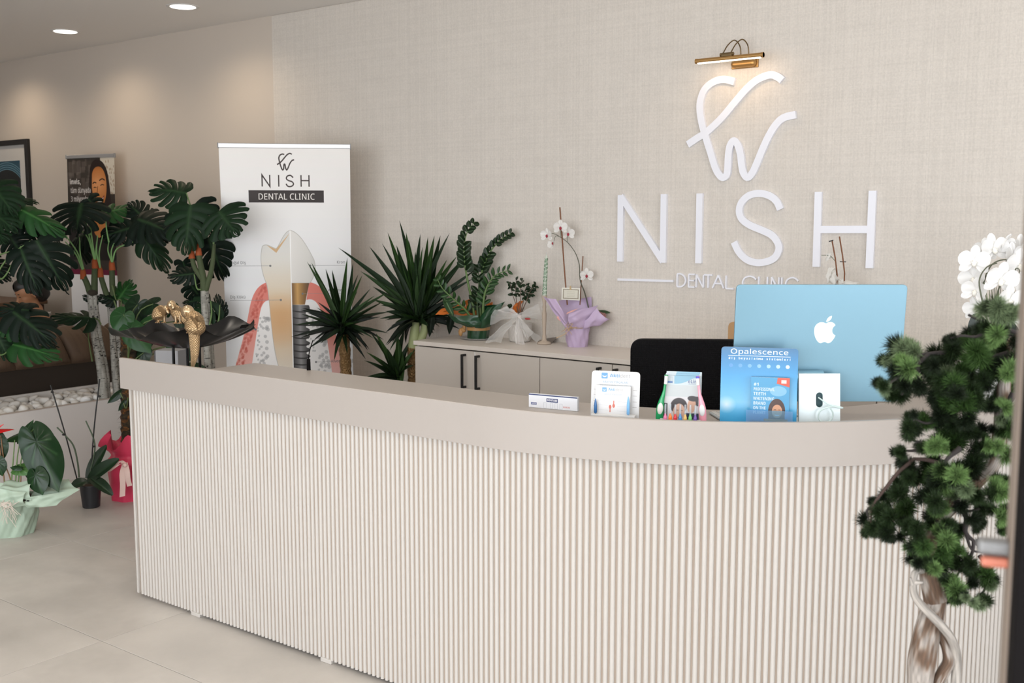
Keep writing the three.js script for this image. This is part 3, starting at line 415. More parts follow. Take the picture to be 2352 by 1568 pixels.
// heart leaf: petiole joint at the origin, tip at y = 1, rounded lobes behind the joint
function heartLeaf(dark, light, o = {}) {
  const { fold = 0.12, droop = 0.3, veins = 0.012 } = o, R = (a) => { const k = Math.abs(a) / Math.PI; return k < 0.5 ? lerp(1, 0.47, Math.pow(k / 0.5, 0.62)) : k < 0.84 ? lerp(0.47, 0.42, (k - 0.5) / 0.34) : lerp(0.42, 0.07, Math.pow((k - 0.84) / 0.16, 1.6)); };
  return grid(10, 56, (u, w) => { const a = (w * 2 - 1) * Math.PI, r = R(a) * u, x = r * Math.sin(a), y = r * Math.cos(a), ax = Math.abs(x); return V(x, y - 0.08 * droop * y * Math.abs(y), -fold * 0.4 + fold * (ax < 0.02 ? 0.4 : 0.5 - ax) - droop * (y > 0 ? y * y * 0.5 : y * y * 0.9) + veins * Math.cos(a * 9) * u * (1 - u) * 2 - 0.25 * ax * ax); },
    (u, w) => { const a = Math.abs(w * 2 - 1) * Math.PI; return a < 0.075 || (u < 0.75 && Math.abs(a - 0.75) < 0.05) || (u < 0.75 && Math.abs(a - 1.45) < 0.05) ? light : tint(dark, 0.85 + 0.3 * u); });
}
const strapLine = (v) => 0.5 * Math.min(1, 0.55 + v * 1.8) * (v > 0.45 ? Math.pow(1 - (v - 0.45) / 0.55, 0.8) : 1) + 0.002;
const heartLine = (v) => 0.42 * Math.pow(Math.sin(Math.PI * Math.min(1, 0.2 + 0.8 * v)), 0.85) * (1 - 0.3 * v) * 1.15 + 0.002;
const ovalLine = (v) => 0.5 * Math.pow(Math.sin(Math.PI * clamp(v, 0.002, 0.998)), 0.7);
function setLeaf(parent, name, geo, mt, b, tip, n, width, extra) {   // length from b to tip; width scales x
  const d = tip.clone().sub(b), L = d.length(), m = part(parent, name, geo, mt, extra); basis(m, b, d, n); m.scale.set(width, L, Math.sqrt(width * L)); return m;
}
const stem = (parent, name, pts, rad, mt, seg = 10, sides = 7) => part(parent, name, tube(pts, rad, seg, sides), mt);
// pale birch bark with dark flecks
const birchTex = computed(128, 512, (u, v) => { const f = noise2f(u * 8 + 3, v * 110), g = noise2f(u * 14, v * 46 + 9), d = f > 0.86 || g > 0.9 ? 0.25 : 1, s = (0.5 + 0.14 * n16(u, v) + 0.1 * (noise2f(u * 5, v * 200) - 0.5)) * d; return [s, s * 0.985, s * 0.93]; });
function noise2f(x, y) { const i = Math.floor(x), j = Math.floor(y), h = (a, b) => { let k = (Math.imul(a, 374761393) + Math.imul(b, 668265263)) | 0; k = Math.imul(k ^ (k >>> 13), 1274126177); return ((k ^ (k >>> 16)) >>> 8 & 0xffff) / 65535; }, u = smooth(x - i, 0, 1), v = smooth(y - j, 0, 1); return lerp(lerp(h(i, j), h(i + 1, j), u), lerp(h(i, j + 1), h(i + 1, j + 1), u), v); }
const birch = mat(0xffffff, 0.75, { map: rep(birchTex, 1, 1.4), bumpMap: rep(birchTex, 1, 1.4), bumpScale: 0.0012 });
const paleStalk = mat([0.17, 0.33, 0.11], 0.55), greenStem = mat([0.11, 0.19, 0.055], 0.5), darkStem = mat([0.05, 0.09, 0.03], 0.55), oliveStem = mat([0.09, 0.13, 0.04], 0.6), sheath = mat([0.34, 0.07, 0.015], 0.75), mossStem = mat([0.055, 0.075, 0.03], 0.8), woodStick = mat([0.2, 0.075, 0.03], 0.6), blackStick = mat([0.014, 0.014, 0.014], 0.55);
// orchid bloom: two broad petals, three sepals, a small lip; faces +z
function orchidShapes(white) {
  const petal = (w, l, cup) => grid(8, 8, (v, u) => { const x = 2 * u - 1, h = Math.pow(Math.sin(Math.PI * clamp(0.04 + v * 0.94, 0, 1)), 0.6) * (0.55 + 0.6 * v) * 0.9; return V(x * w * h, v * l, cup * (v * v * 0.5 + x * x * h * 0.25) * l + 0.02 * l * Math.sin(x * 5 + v * 4)); });
  return { broad: petal(0.62, 1.0, 0.18), sepal: petal(0.36, 1.02, -0.1), lip: merge([ball(0.16, 0.2, 0.16, 0, -0.16, 0.16, 12), ball(0.1, 0.1, 0.13, 0, 0.02, 0.14, 10), ball(0.2, 0.06, 0.08, 0, -0.06, 0.2, 10)]) };
}
const orchidGeo = orchidShapes();
const orchidWhite = mat([0.84, 0.83, 0.8], 0.55, { transmission: 0.25, thickness: 0 });
function bloom(parent, pos, n, size, lipMat, open = 1, up = V(0, 1, 0), pm = orchidWhite) {
  const f = new THREE.Group(); f.name = numbered('flower'); parent.add(f); basis(f, pos, up, n); f.scale.setScalar(size);
  const put = (geo, ang, tilt) => { const m = part(f, 'petal', geo, pm); m.rotation.set(0, 0, ang); m.rotateX(tilt * open + (1 - open) * 1.1); return m; };
  put(orchidGeo.sepal, 0, 0.08); put(orchidGeo.sepal, 2.2, 0.1); put(orchidGeo.sepal, -2.2, 0.1); put(orchidGeo.broad, 1.25, 0.16).position.z = 0.03; put(orchidGeo.broad, -1.25, 0.16).position.z = 0.035;
  part(f, 'lip', orchidGeo.lip, lipMat); return f;
}
// ================================================================ sideboard along the back wall and what stands on it
const SBT = 0.985, SBF = -4.83;
const greige = mat([0.62, 0.57, 0.515], 0.5), greigeTop = mat([0.74, 0.68, 0.62], 0.42), gapDark = mat([0.03, 0.028, 0.026], 0.8), handleBlack = mat([0.012, 0.012, 0.012], 0.5), strip = mat([0.95, 0.94, 0.92], 0.3, { metalness: 0.4 });
{
  const x0 = -4.353, x1 = -1.05, t = thing('sideboard', 'long low greige sideboard with black bar handles against the woven wall', 'sideboard', V(x0, 0, SBF));
  const W = x1 - x0, D = 0.464;
  part(t, 'carcass', merge([box(0.018, SBT - 0.03 - 0.06, D - 0.03, 0.009, 0.06 + (SBT - 0.09) / 2, -D / 2 - 0.012), box(0.018, SBT - 0.09, D - 0.03, W - 0.009, 0.06 + (SBT - 0.09) / 2, -D / 2 - 0.012), box(W - 0.036, 0.02, D - 0.03, W / 2, 0.07, -D / 2 - 0.012), box(W - 0.036, SBT - 0.09, 0.01, W / 2, 0.06 + (SBT - 0.09) / 2, -D + 0.006)]), greige);
  part(t, 'recess', box(W - 0.04, SBT - 0.1, 0.012, W / 2, 0.06 + (SBT - 0.1) / 2, -0.034), gapDark);
  part(t, 'plinth', box(W - 0.06, 0.06, D - 0.08, W / 2, 0.03, -D / 2 - 0.015), gapDark);
  part(t, 'top', box(W + 0.008, 0.026, D + 0.004, W / 2, SBT - 0.013, -D / 2 + 0.004, 0.0015), greigeTop);
  const edges = [0, 0.477, 0.946, 1.424, 1.9, 2.37, 2.84, W];
  for (let i = 0; i < edges.length - 1; i++) {
    const a = edges[i] + 0.0025, b = edges[i + 1] - 0.0025, c = (a + b) / 2, dh = SBT - 0.034 - 0.066, d = part(t, 'door', box(b - a, dh, 0.018, c, 0.066 + dh / 2, -0.012, 0.0012), greige);
    const right = i % 2 === 0, hx = right ? b - 0.07 : a + 0.03;
    part(d, 'handle', merge([box(0.013, 0.205, 0.012, hx, 0.83, 0.031, 0.001), box(0.013, 0.013, 0.034, hx, 0.926, 0.014, 0.001), box(0.013, 0.013, 0.034, hx, 0.734, 0.014, 0.001)]), handleBlack);
  }
  part(t, 'edge_strip', box(0.006, SBT - 0.1, 0.006, 0.479, 0.066 + (SBT - 0.1) / 2, 0.0), strip);
}
const glossLeaf = leafMat({ roughness: 0.33 });
const onTop = (px, py) => { const p = onY(px, py, SBT); return V(p.x, SBT, Math.min(Math.max(p.z, -5.2), -4.95)); };
{ // broad-leaved succulent palm in green and orange paper on a white plate
  const c = onTop(1098, 778), t = thing('zanzibar_plant', 'potted plant with thick feathered stems in dark green and orange paper on the sideboard', 'potted plant', c), D = V(c.x, 1.2, c.z).sub(EYE).dot(FWD);
  const P = (px, py, o = 0) => atD(px, py, D + o).sub(c);
  const greenPaper = mat([0.008, 0.055, 0.02], 0.32, { clearcoat: 0.3 }), orangePaper = mat([0.62, 0.16, 0.02], 0.4), gold = mat([0.5, 0.27, 0.1], 0.38);
  part(t, 'wrapped_pot', grid(24, 40, (v, u) => { const a = u * Math.PI * 2, w = 1 + 0.06 * Math.sin(a * 9 + v * 3) + 0.03 * Math.sin(a * 17), r = lerp(0.064, 0.07, v) * w * (v > 0.72 ? 1 + (v - 0.72) * 0.6 : 1); return V(Math.cos(a) * r, 0.006 + v * 0.13, Math.sin(a) * r); }), greenPaper);
  part(t, 'soil', cyl(0.06, 0.06, 0.01, 0, 0.125, 0), mat([0.03, 0.02, 0.012], 0.95));
  const plate = part(t, 'saucer', lathe([[0, 0.001], [0.085, 0.001], [0.108, 0.008], [0.112, 0.011], [0.105, 0.008], [0.084, 0.004], [0, 0.004]], 36), whitePlastic);
  part(t, 'ribbon', grid(2, 40, (v, u) => { const a = u * Math.PI * 2, r = 0.0735 + 0.002 * Math.sin(a * 7); return V(Math.cos(a) * r, 0.058 + v * 0.028, Math.sin(a) * r); }), gold);
  part(t, 'bow', merge([ball(0.024, 0.017, 0.012, -0.085, 0.055, 0.045), ball(0.016, 0.026, 0.01, -0.1, 0.04, 0.05), ball(0.012, 0.02, 0.01, -0.07, 0.075, 0.05)]), gold);
  // paper wings
  const wing = (pts, up, m, o) => part(t, 'paper_wing', sheet(P(...pts[0]), P(...pts[1]), P(...pts[2]), P(...pts[3]), up, 12, 10, 0.006, o), m);
  wing([[1078, 748, -0.06], [1122, 748, -0.07], [1098, 722, -0.12], [1028, 722, -0.1]], V(0, -0.02, 0.05), greenPaper, 0.4);
  wing([[1090, 752, -0.07], [1128, 750, -0.05], [1160, 692, -0.08], [1120, 706, -0.08]], V(0.01, -0.01, 0.05), greenPaper, 1.7);
  wing([[1080, 750, 0.06], [1122, 750, 0.06], [1150, 700, 0.0], [1050, 705, 0.1]], V(0, 0, -0.02), greenPaper, 2.2);
  wing([[1072, 728, -0.03], [1078, 706, 0.04], [1050, 698, 0.06], [1000, 722, -0.06]], V(0, 0.02, 0.02), orangePaper, 0.9);
  wing([[1070, 738, 0.05], [1096, 738, 0.05], [1095, 680, 0.08], [1068, 690, 0.08]], V(0, 0, -0.02), orangePaper, 0.2);
  wing([[1108, 730, 0.05], [1124, 728, 0.05], [1132, 694, 0.07], [1117, 696, 0.07]], V(0, 0, -0.01), orangePaper, 3.1);
  const d1 = [0.008, 0.021, 0.007], d2 = [0.014, 0.048, 0.012], plump = blade(ovalLine, d1, [0.03, 0.07, 0.02], { fold: 0.5, droop: 0.2, nv: 8 }), bright = blade(ovalLine, d2, [0.07, 0.15, 0.04], { fold: 0.25, droop: 0.25, nv: 8 });
  const frond = (pts, n, from, sz, geo, wk, st = greenStem) => {
    const cv = new THREE.CatmullRomCurve3(pts); stem(t, 'stem', pts, [0.009, 0.0075, 0.005, 0.002], st, 16, 8);
    for (let i = 0; i < n; i++) { const u = lerp(from, 0.97, i / (n - 1)), p = cv.getPointAt(u), d = cv.getTangentAt(u); for (const sd of [-1, 1]) { if (rnd() < 0.06) continue; const s = sz * (1 - 0.35 * Math.max(0, u - 0.6) / 0.4) * rr(0.85, 1.12), out = d.clone().cross(TOEYE).normalize().multiplyScalar(sd).addScaledVector(d, 0.75).addScaledVector(TOEYE, rr(-0.35, 0.5)).normalize(); setLeaf(t, 'leaflet', geo, glossLeaf, p, p.clone().addScaledVector(out, s), TOEYE.clone().addScaledVector(d, -0.6).addScaledVector(V(0, 1, 0), 0.4), s * wk); } }
  };
  frond([P(1092, 745), P(1084, 690), P(1073, 640, -0.02), P(1066, 580, -0.02), P(1072, 535, -0.02), P(1092, 508, -0.03)], 11, 0.5, 0.064, plump, 0.75);
  frond([P(1106, 745, 0.03), P(1102, 690, 0.03), P(1106, 630, 0.01), P(1122, 585, -0.03), P(1148, 552, -0.06), P(1178, 533, -0.1)], 12, 0.5, 0.054, plump, 0.74);
  frond([P(1112, 745, -0.02), P(1110, 700, -0.03), P(1118, 660, -0.05), P(1138, 632, -0.07), P(1170, 620, -0.08)], 10, 0.3, 0.066, bright, 0.42);
  frond([P(1088, 745, -0.03), P(1072, 715, -0.07), P(1040, 685, -0.1), P(1016, 662, -0.11), P(1004, 640, -0.1)], 8, 0.25, 0.06, bright, 0.45);
  frond([P(1100, 745), P(1096, 700), P(1100, 655), P(1098, 612)], 9, 0.3, 0.07, plump, 0.55, darkStem);
  setLeaf(t, 'leaflet', bright, glossLeaf, P(1018, 680, -0.1), P(1042, 728, -0.13), TOEYE, 0.045);
}
{ // small-leaved plant in a woven white pot tied with tulle
  const c = onTop(1194, 784), t = thing('jade_plant', 'little tree with small round leaves in a ribbed white pot tied with tulle', 'potted plant', c), D = V(c.x, 1.1, c.z).sub(EYE).dot(FWD), P = (px, py, o = 0) => atD(px, py, D + o).sub(c);
  const rib = computed(128, 64, (u, v) => { const s = 0.5 + 0.5 * Math.sin((u * 40 + v * 8) * 6.28); return [s, s, s]; }, false);
  part(t, 'pot', lathe([[0, 0], [0.06, 0], [0.066, 0.01], [0.075, 0.1], [0.078, 0.112], [0.072, 0.112], [0.06, 0.1], [0, 0.1]], 40), mat([0.68, 0.65, 0.61], 0.8, { bumpMap: rib, bumpScale: 0.004 }));
  const net = mat([0.85, 0.85, 0.83], 0.9, { transparent: true, opacity: 0.3 }), netT = mat([0.86, 0.84, 0.82], 0.9, { transparent: true, opacity: 0.45 });
  const knot = P(1192, 728, -0.1), K = (px, py, o) => P(px, py, -0.1 + o);
  const fan = (a, b, up, ph, m = net) => part(t, 'tulle', sheet(knot.clone().add(V(-0.012, 0.008, 0)), knot.clone().add(V(0.012, -0.008, 0)), b, a, up, 12, 12, 0.008, ph), m);
  fan(K(1112, 790, -0.05), K(1150, 786, -0.06), V(-0.01, 0.01, 0.03), 0.2); fan(K(1136, 712, -0.02), K(1126, 745, -0.04), V(0, 0.02, 0.03), 1.1); fan(K(1184, 788, -0.04), K(1206, 792, -0.05), V(0.005, 0, 0.03), 2.3, netT); fan(K(1212, 784, -0.02), K(1226, 762, -0.02), V(0.01, 0, 0.03), 3.4); fan(K(1238, 700, 0.02), K(1248, 735, 0.0), V(0.01, 0.02, 0.03), 4.2); fan(K(1165, 708, 0.02), K(1140, 718, 0.02), V(0, 0.03, 0.02), 5.0, netT); fan(K(1246, 775, 0.04), K(1232, 788, 0.03), V(0.01, 0.0, 0.03), 1.9);
  part(t, 'knot', ball(0.02, 0.017, 0.016, knot.x, knot.y, knot.z), mat([0.78, 0.7, 0.66], 0.8, { transparent: true, opacity: 0.85 }));
  part(t, 'paper_wing', sheet(P(1170, 722, -0.03), P(1198, 716, 0.02), P(1201, 690, 0.03), P(1186, 696, -0.03), V(0, 0, 0.02), 10, 8, 0.004, 0.5), mat([0.6, 0.15, 0.02], 0.4)); part(t, 'red_tag', ball(0.02, 0.006, 0.01, ...P(1212, 732, -0.09).toArray()), mat([0.5, 0.05, 0.05], 0.5));
  const brown = mat([0.16, 0.11, 0.08], 0.8), lf = blade(ovalLine, [0.012, 0.03, 0.012], [0.03, 0.06, 0.02], { fold: 0.3, droop: 0.3, nv: 6 });
  const b0 = P(1192, 735, 0);
  for (const pts of [[[1190, 715], [1182, 690], [1175, 668], [1171, 650]], [[1193, 715], [1196, 690], [1195, 665], [1198, 645]], [[1196, 718], [1208, 695], [1216, 672], [1232, 652]], [[1197, 712], [1203, 688], [1208, 662], [1210, 650]], [[1190, 712], [1186, 690], [1184, 668], [1186, 642]], [[1208, 694], [1218, 678], [1224, 668]]]) {
    const off = rr(-0.04, 0.04), q = [b0, ...pts.map(([x, y]) => P(x, y, off))]; stem(t, 'branch', q, [0.0035, 0.0026, 0.0012], brown, 12, 6); const cv = new THREE.CatmullRomCurve3(q);
    for (let i = 0; i < 15; i++) { const u = rr(0.62, 1), p = cv.getPointAt(u), d = V(rr(-1, 1), rr(-0.4, 1), rr(-0.8, 0.8)).normalize(), s = rr(0.026, 0.036); setLeaf(t, 'leaf', lf, glossLeaf, p, p.clone().addScaledVector(d, s), TOEYE.clone().add(V(rr(-0.6, 0.6), 0.9, rr(-0.3, 0.3))), s * 0.6); }
  }
  const low = P(1170, 708, -0.02); for (let i = 0; i < 5; i++) { const d = V(rr(-1, 0.4), rr(-0.5, 0.8), rr(-0.5, 0.6)).normalize(); setLeaf(t, 'leaf', lf, glossLeaf, low, low.clone().addScaledVector(d, 0.035), TOEYE.clone(), 0.024); }
}
{ // carved candlestick and a studded green candle
  const c = onTop(1250, 790), D = V(c.x, 1.1, c.z).sub(EYE).dot(FWD), k = D / FPX;
  const h = atD(1250, 678, D).y - SBT, t = thing('candlestick', 'slender carved cream wooden candlestick on the sideboard', 'candlestick', c);
  part(t, 'post', lathe([[0, 0], [0.041, 0], [0.043, 0.006], [0.036, 0.014], [0.018, 0.02], [0.011, 0.035], [0.014, 0.045], [0.009, 0.06], [0.012, 0.12], [0.0145, h * 0.62], [0.009, h * 0.72], [0.012, h * 0.76], [0.008, h * 0.82], [0.013, h * 0.9], [0.018, h], [0.014, h], [0.012, h - 0.012], [0, h - 0.012]], 28), mat([0.52, 0.43, 0.34], 0.6));
  const hh = atD(1256, 582, D).y - (SBT + h - 0.012), v = thing('candle', 'tapering pale and green studded candle standing in the cream candlestick', 'candle', V(c.x, SBT + h - 0.012, c.z)); v.rotation.z = -0.055;
  part(v, 'wax', lathe([[0, 0], [0.0125, 0], [0.0075, hh * 0.93], [0.003, hh * 0.97], [0, hh]], 16), mat([0.62, 0.68, 0.58], 0.4)); part(v, 'wick', cyl(0.001, 0.001, 0.012, 0, hh + 0.004, 0, 6), whitePlastic);
  const stud = [mat([0.04, 0.22, 0.07], 0.25, { metalness: 0.3 }), mat([0.72, 0.78, 0.7], 0.25, { metalness: 0.3 })], sg = [[], []];
  for (let i = 0; i < 36; i++) for (let j = 0; j < 9; j++) { const y = (i + 0.5) / 37 * hh * 0.93, r = lerp(0.0125, 0.0075, y / hh), a = (j + (i % 2) * 0.5) / 9 * 6.283 + i * 0.1; sg[(i * 2 + j) % 7 < 5 ? 0 : 1].push(new THREE.OctahedronGeometry(0.0034).translate(Math.cos(a) * r, y, Math.sin(a) * r)); }
  sg.forEach((g, i) => part(v, 'studs', merge(g), stud[i], { kind: 'stuff' }));
}
{ const p = onTop(1268, 784); const t = solo('folded_card', 'small dark folded card lying behind the candlestick foot', 'card', sheet(V(-0.06, 0.0, 0.0), V(0.06, 0.0, 0.02), V(0.05, 0.03, -0.06), V(-0.05, 0.012, -0.07), V(0, 0.004, 0), 4, 4), mat([0.2, 0.17, 0.15], 0.5)); t.position.set(p.x, SBT + 0.001, p.z - 0.02); }
{ // white orchid in lilac paper
  const c = onTop(1326, 795), t = thing('wrapped_orchid', 'white moth orchid with red centres in lilac paper on the sideboard', 'orchid', c), D = V(c.x, 1.1, c.z).sub(EYE).dot(FWD), P = (px, py, o = 0) => atD(px, py, D + o).sub(c);
  const lilac = mat([0.55, 0.43, 0.62], 0.42), peach = mat([0.75, 0.4, 0.36], 0.5);
  part(t, 'wrapped_pot', grid(20, 56, (v, u) => { const a = u * 6.2832, w = 1 + 0.035 * Math.sin(a * 7 + v * 5) + 0.03 * Math.sin(a * 11 - v * 6), r = lerp(0.058, 0.072, Math.pow(v, 0.7)) * w * (v > 0.9 ? 1 - (v - 0.9) * 1.2 : 1); return V(Math.cos(a) * r, v * 0.122, Math.sin(a) * r); }), lilac);
  part(t, 'pot_base', cyl(0.056, 0.056, 0.004, 0, 0.002, 0), lilac); part(t, 'moss', cyl(0.066, 0.066, 0.008, 0, 0.1, 0), mat([0.08, 0.07, 0.03], 0.95));
  const wing = (a, up, m, o, wr = 0.005) => part(t, 'paper_wing', sheet(P(...a[0]), P(...a[1]), P(...a[2]), P(...a[3]), up, 14, 12, wr, o), m);
  wing([[1302, 754, -0.05], [1312, 750, -0.065], [1278, 686, -0.04], [1247, 680, 0.0]], V(0.02, -0.01, 0.03), lilac, 0.3);
  wing([[1300, 752, 0.04], [1352, 750, 0.04], [1358, 682, 0.03], [1282, 690, 0.08]], V(0, 0, -0.03), lilac, 1.3);
  wing([[1314, 752, -0.075], [1352, 750, -0.06], [1374, 700, -0.06], [1308, 720, -0.12]], V(0.0, 0.0, 0.05), lilac, 2.1);
  wing([[1330, 753, -0.06], [1356, 750, -0.02], [1400, 732, -0.1], [1370, 706, -0.1]], V(0.01, -0.02, 0.03), lilac, 3.2);
  wing([[1345, 750, 0.03], [1356, 749, 0.02], [1393, 725, -0.06], [1372, 712, -0.05]], V(0.01, 0, -0.02), peach, 0.8);
  wing([[1301, 722, -0.115], [1316, 716, -0.115], [1330, 708, -0.1], [1304, 717, -0.112]], V(0, 0.004, 0.006), peach, 0.1, 0.001);
  wing([[1284, 735, -0.055], [1293, 738, -0.06], [1288, 718, -0.055], [1280, 728, -0.05]], V(-0.01, 0, 0.01), peach, 2.4, 0.001);
  const raffia = mat([0.62, 0.44, 0.26], 0.8); part(t, 'raffia', merge([...Array(9)].map((_, i) => { const a = P(1312 + rr(-3, 3), 750 + rr(-3, 3), -0.085); return tube([a, a.clone().add(V(rr(-0.04, 0.03), rr(-0.02, 0.03), 0.02)), a.clone().add(V(rr(-0.075, 0.05), rr(-0.06, 0.04), 0.015))], 0.0014, 8, 5); }).concat([grid(2, 40, (v, u) => { const a = u * 6.2832; return V(Math.cos(a) * 0.0735, 0.113 + v * 0.008, Math.sin(a) * 0.0735); }), tube([P(1312, 750, -0.085), P(1300, 765, -0.1), P(1278, 776, -0.08)], 0.0022, 10, 5)])), raffia);
  stem(t, 'stake', [P(1303, 700), P(1298, 640), P(1286, 476)], 0.0042, woodStick, 8, 8); stem(t, 'stake', [P(1332, 700, 0.02), P(1335, 650, 0.02), P(1339, 588, 0.02)], 0.0032, woodStick, 6, 8);
  stem(t, 'flower_stem', [P(1352, 708, 0.03), P(1343, 672, 0.02), P(1333, 645, 0), P(1330, 605, 0), P(1320, 578, 0), P(1303, 556, 0), P(1288, 545, 0), P(1277, 538, 0)], [0.0042, 0.0036, 0.0026, 0.0016], mat([0.1, 0.1, 0.07], 0.6), 30, 8);
  const red = mat([0.34, 0.012, 0.035], 0.5);
  bloom(t, P(1287, 522, -0.03), TOEYE.clone().add(V(0.1, -0.05, 0.1)), 0.044, red); bloom(t, P(1257, 540, -0.02), TOEYE.clone().add(V(-0.5, 0.25, 0.0)), 0.042, red, 0.85); bloom(t, P(1304, 536, 0.0), TOEYE.clone().add(V(1.3, 0.2, 0.6)), 0.042, red, 0.7); bloom(t, P(1271, 561, 0.0), TOEYE.clone().add(V(-0.5, -0.9, 0)), 0.036, red, 0.45, V(0.2, -0.8, 0.2)); bloom(t, P(1347, 632, -0.03), TOEYE.clone().add(V(0.1, -0.1, 0)), 0.042, red);
  for (const [a, b] of [[[1288, 545], [1287, 522]], [[1277, 538], [1257, 540]], [[1303, 556], [1304, 538]], [[1283, 543], [1271, 558]], [[1332, 640], [1346, 633]]]) stem(t, 'flower_stalk', [P(...a), P((a[0] + b[0]) / 2, Math.min(a[1], b[1]) - 2), P(...b)], 0.0013, darkStem, 6, 5);
  const wide = blade(ovalLine, [0.03, 0.06, 0.025], [0.05, 0.09, 0.035], { fold: 0.2, droop: 0.3 }); setLeaf(t, 'leaf', wide, glossLeaf, P(1345, 728, 0.05), P(1401, 712, -0.06), V(0, 1, 0.5), 0.06);
  // note card pegged to the stake
  const k = P(1311, 675, -0.035), card = part(t, 'note_card', merge([box(0.108, 0.071, 0.0012, 0, 0, 0)]).rotateY(YAW - 0.2).rotateZ(-0.03).translate(k.x, k.y, k.z), mat([0.82, 0.8, 0.72], 0.6));
  const tx = print(220, 140, (g) => { g.fillStyle = '#d6d3c4'; g.fillRect(0, 0, 220, 140); g.strokeStyle = '#6a5c44'; g.lineWidth = 7; g.strokeRect(14, 14, 192, 112); g.lineWidth = 3; g.strokeStyle = '#b3ad98'; for (let y = 45; y < 110; y += 20) { g.beginPath(); for (let x = 60; x < 165; x += 6) g.lineTo(x, y + ((x * 7) % 5) - 2 - x * 0.02); g.stroke(); } });
  part(card, 'printed_front', new THREE.PlaneGeometry(0.1, 0.064).translate(0, 0, 0.0014).rotateY(YAW - 0.2).rotateZ(-0.03).translate(k.x, k.y, k.z), mat(0xffffff, 0.6, { map: tx })); part(card, 'peg', box(0.006, 0.024, 0.008).translate(k.x, k.y + 0.036, k.z + 0.004), mat([0.6, 0.45, 0.25], 0.6));
}
{ // fading orchid behind the computer
  const c = V(-1.83, SBT, -5.08), t = thing('fading_orchid', 'nearly bare orchid with two stakes and limp white blooms rising behind the computer', 'orchid', c), D = V(c.x, 1.4, c.z).sub(EYE).dot(FWD), P = (px, py, o = 0) => atD(px, py, D + o).sub(c);
  part(t, 'pot', lathe([[0, 0], [0.05, 0], [0.065, 0.13], [0.067, 0.135], [0.06, 0.135], [0.05, 0.12], [0, 0.12]], 28), whitePlastic);
  const limp = mat([0.82, 0.81, 0.77], 0.6, { transmission: 0.3, thickness: 0 });
  stem(t, 'stake', [V(-0.02, 0.12, 0), P(1923, 640), P(1911, 552)], 0.0036, woodStick, 6, 8); stem(t, 'stake', [V(0.02, 0.12, 0), P(1940, 640), P(1928, 543)], 0.0036, woodStick, 6, 8); part(t, 'clip', merge([box(0.03, 0.004, 0.005).translate(...P(1936, 601).toArray()), box(0.022, 0.005, 0.005).rotateZ(0.3).translate(...P(1909, 553).toArray())]), blackStick);
  stem(t, 'flower_stem', [V(-0.01, 0.12, 0), P(1920, 640), P(1922, 612), P(1913, 592), P(1900, 586), P(1887, 586)], [0.003, 0.002, 0.0012], darkStem, 20, 6);
  const rag = (a, ph, s) => part(t, 'limp_bloom', sheet(P(...a[0]), P(...a[1]), P(...a[2]), P(...a[3]), V(0, 0, s), 10, 10, 0.006, ph), limp);
  rag([[1906, 614, -0.02], [1926, 616, 0.02], [1928, 652, 0.02], [1898, 650, -0.03]], 0.4, 0.03); rag([[1910, 612, 0.02], [1922, 622, -0.02], [1916, 655, -0.03], [1900, 640, 0.03]], 2.0, 0.03); rag([[1929, 646, -0.02], [1945, 642, 0.02], [1974, 650, 0.0], [1930, 656, 0]], 1.1, 0.015); rag([[1898, 582, 0], [1910, 580, 0.01], [1912, 592, 0.01], [1896, 600, 0]], 3.0, 0.01); rag([[1930, 642, 0.02], [1938, 640, -0.02], [1936, 660, 0], [1926, 660, 0]], 2.6, 0.01);
  const wide = blade(ovalLine, [0.03, 0.07, 0.025], [0.05, 0.09, 0.03], { fold: 0.2, droop: 0.4 }); for (const a of [0.4, 2.1, 3.6, 5.2]) setLeaf(t, 'leaf', wide, glossLeaf, V(0, 0.13, 0), V(Math.cos(a) * 0.13, 0.16, Math.sin(a) * 0.1), V(0, 1, 0), 0.06);
}
{ const l = onZ(1675.5, 765, -5.08), top = onZ(1679, 739, -5.08).y - SBT, t = thing('chopping_board', 'tan wooden board whose edge shows beside the computer on the sideboard', 'board', V(l.x + 0.1, SBT, -5.08)); part(t, 'panel', extrude(rrect(0.2, top, 0.03, 0, top / 2), 0.014, 0.002), mat([0.5, 0.3, 0.14], 0.55)); part(t, 'prop', box(0.05, 0.1, 0.05, 0, 0.05, -0.03, 0.004), mat([0.3, 0.18, 0.09], 0.6)); }
{ const p = onZ(1585, 776, -5.05), h = p.y - SBT; const t = thing('white_pot', 'small white lidded pot just showing above the black chair back', 'pot', V(p.x, SBT, -5.05)); part(t, 'body', lathe([[0, 0], [0.035, 0], [0.046, 0.02], [0.048, h * 0.7], [0.044, h * 0.76], [0, h * 0.76]], 28), whitePlastic); part(t, 'lid', lathe([[0, h], [0.02, h - 0.002], [0.036, h * 0.86], [0.046, h * 0.77], [0, h * 0.77]], 28), whitePlastic); }
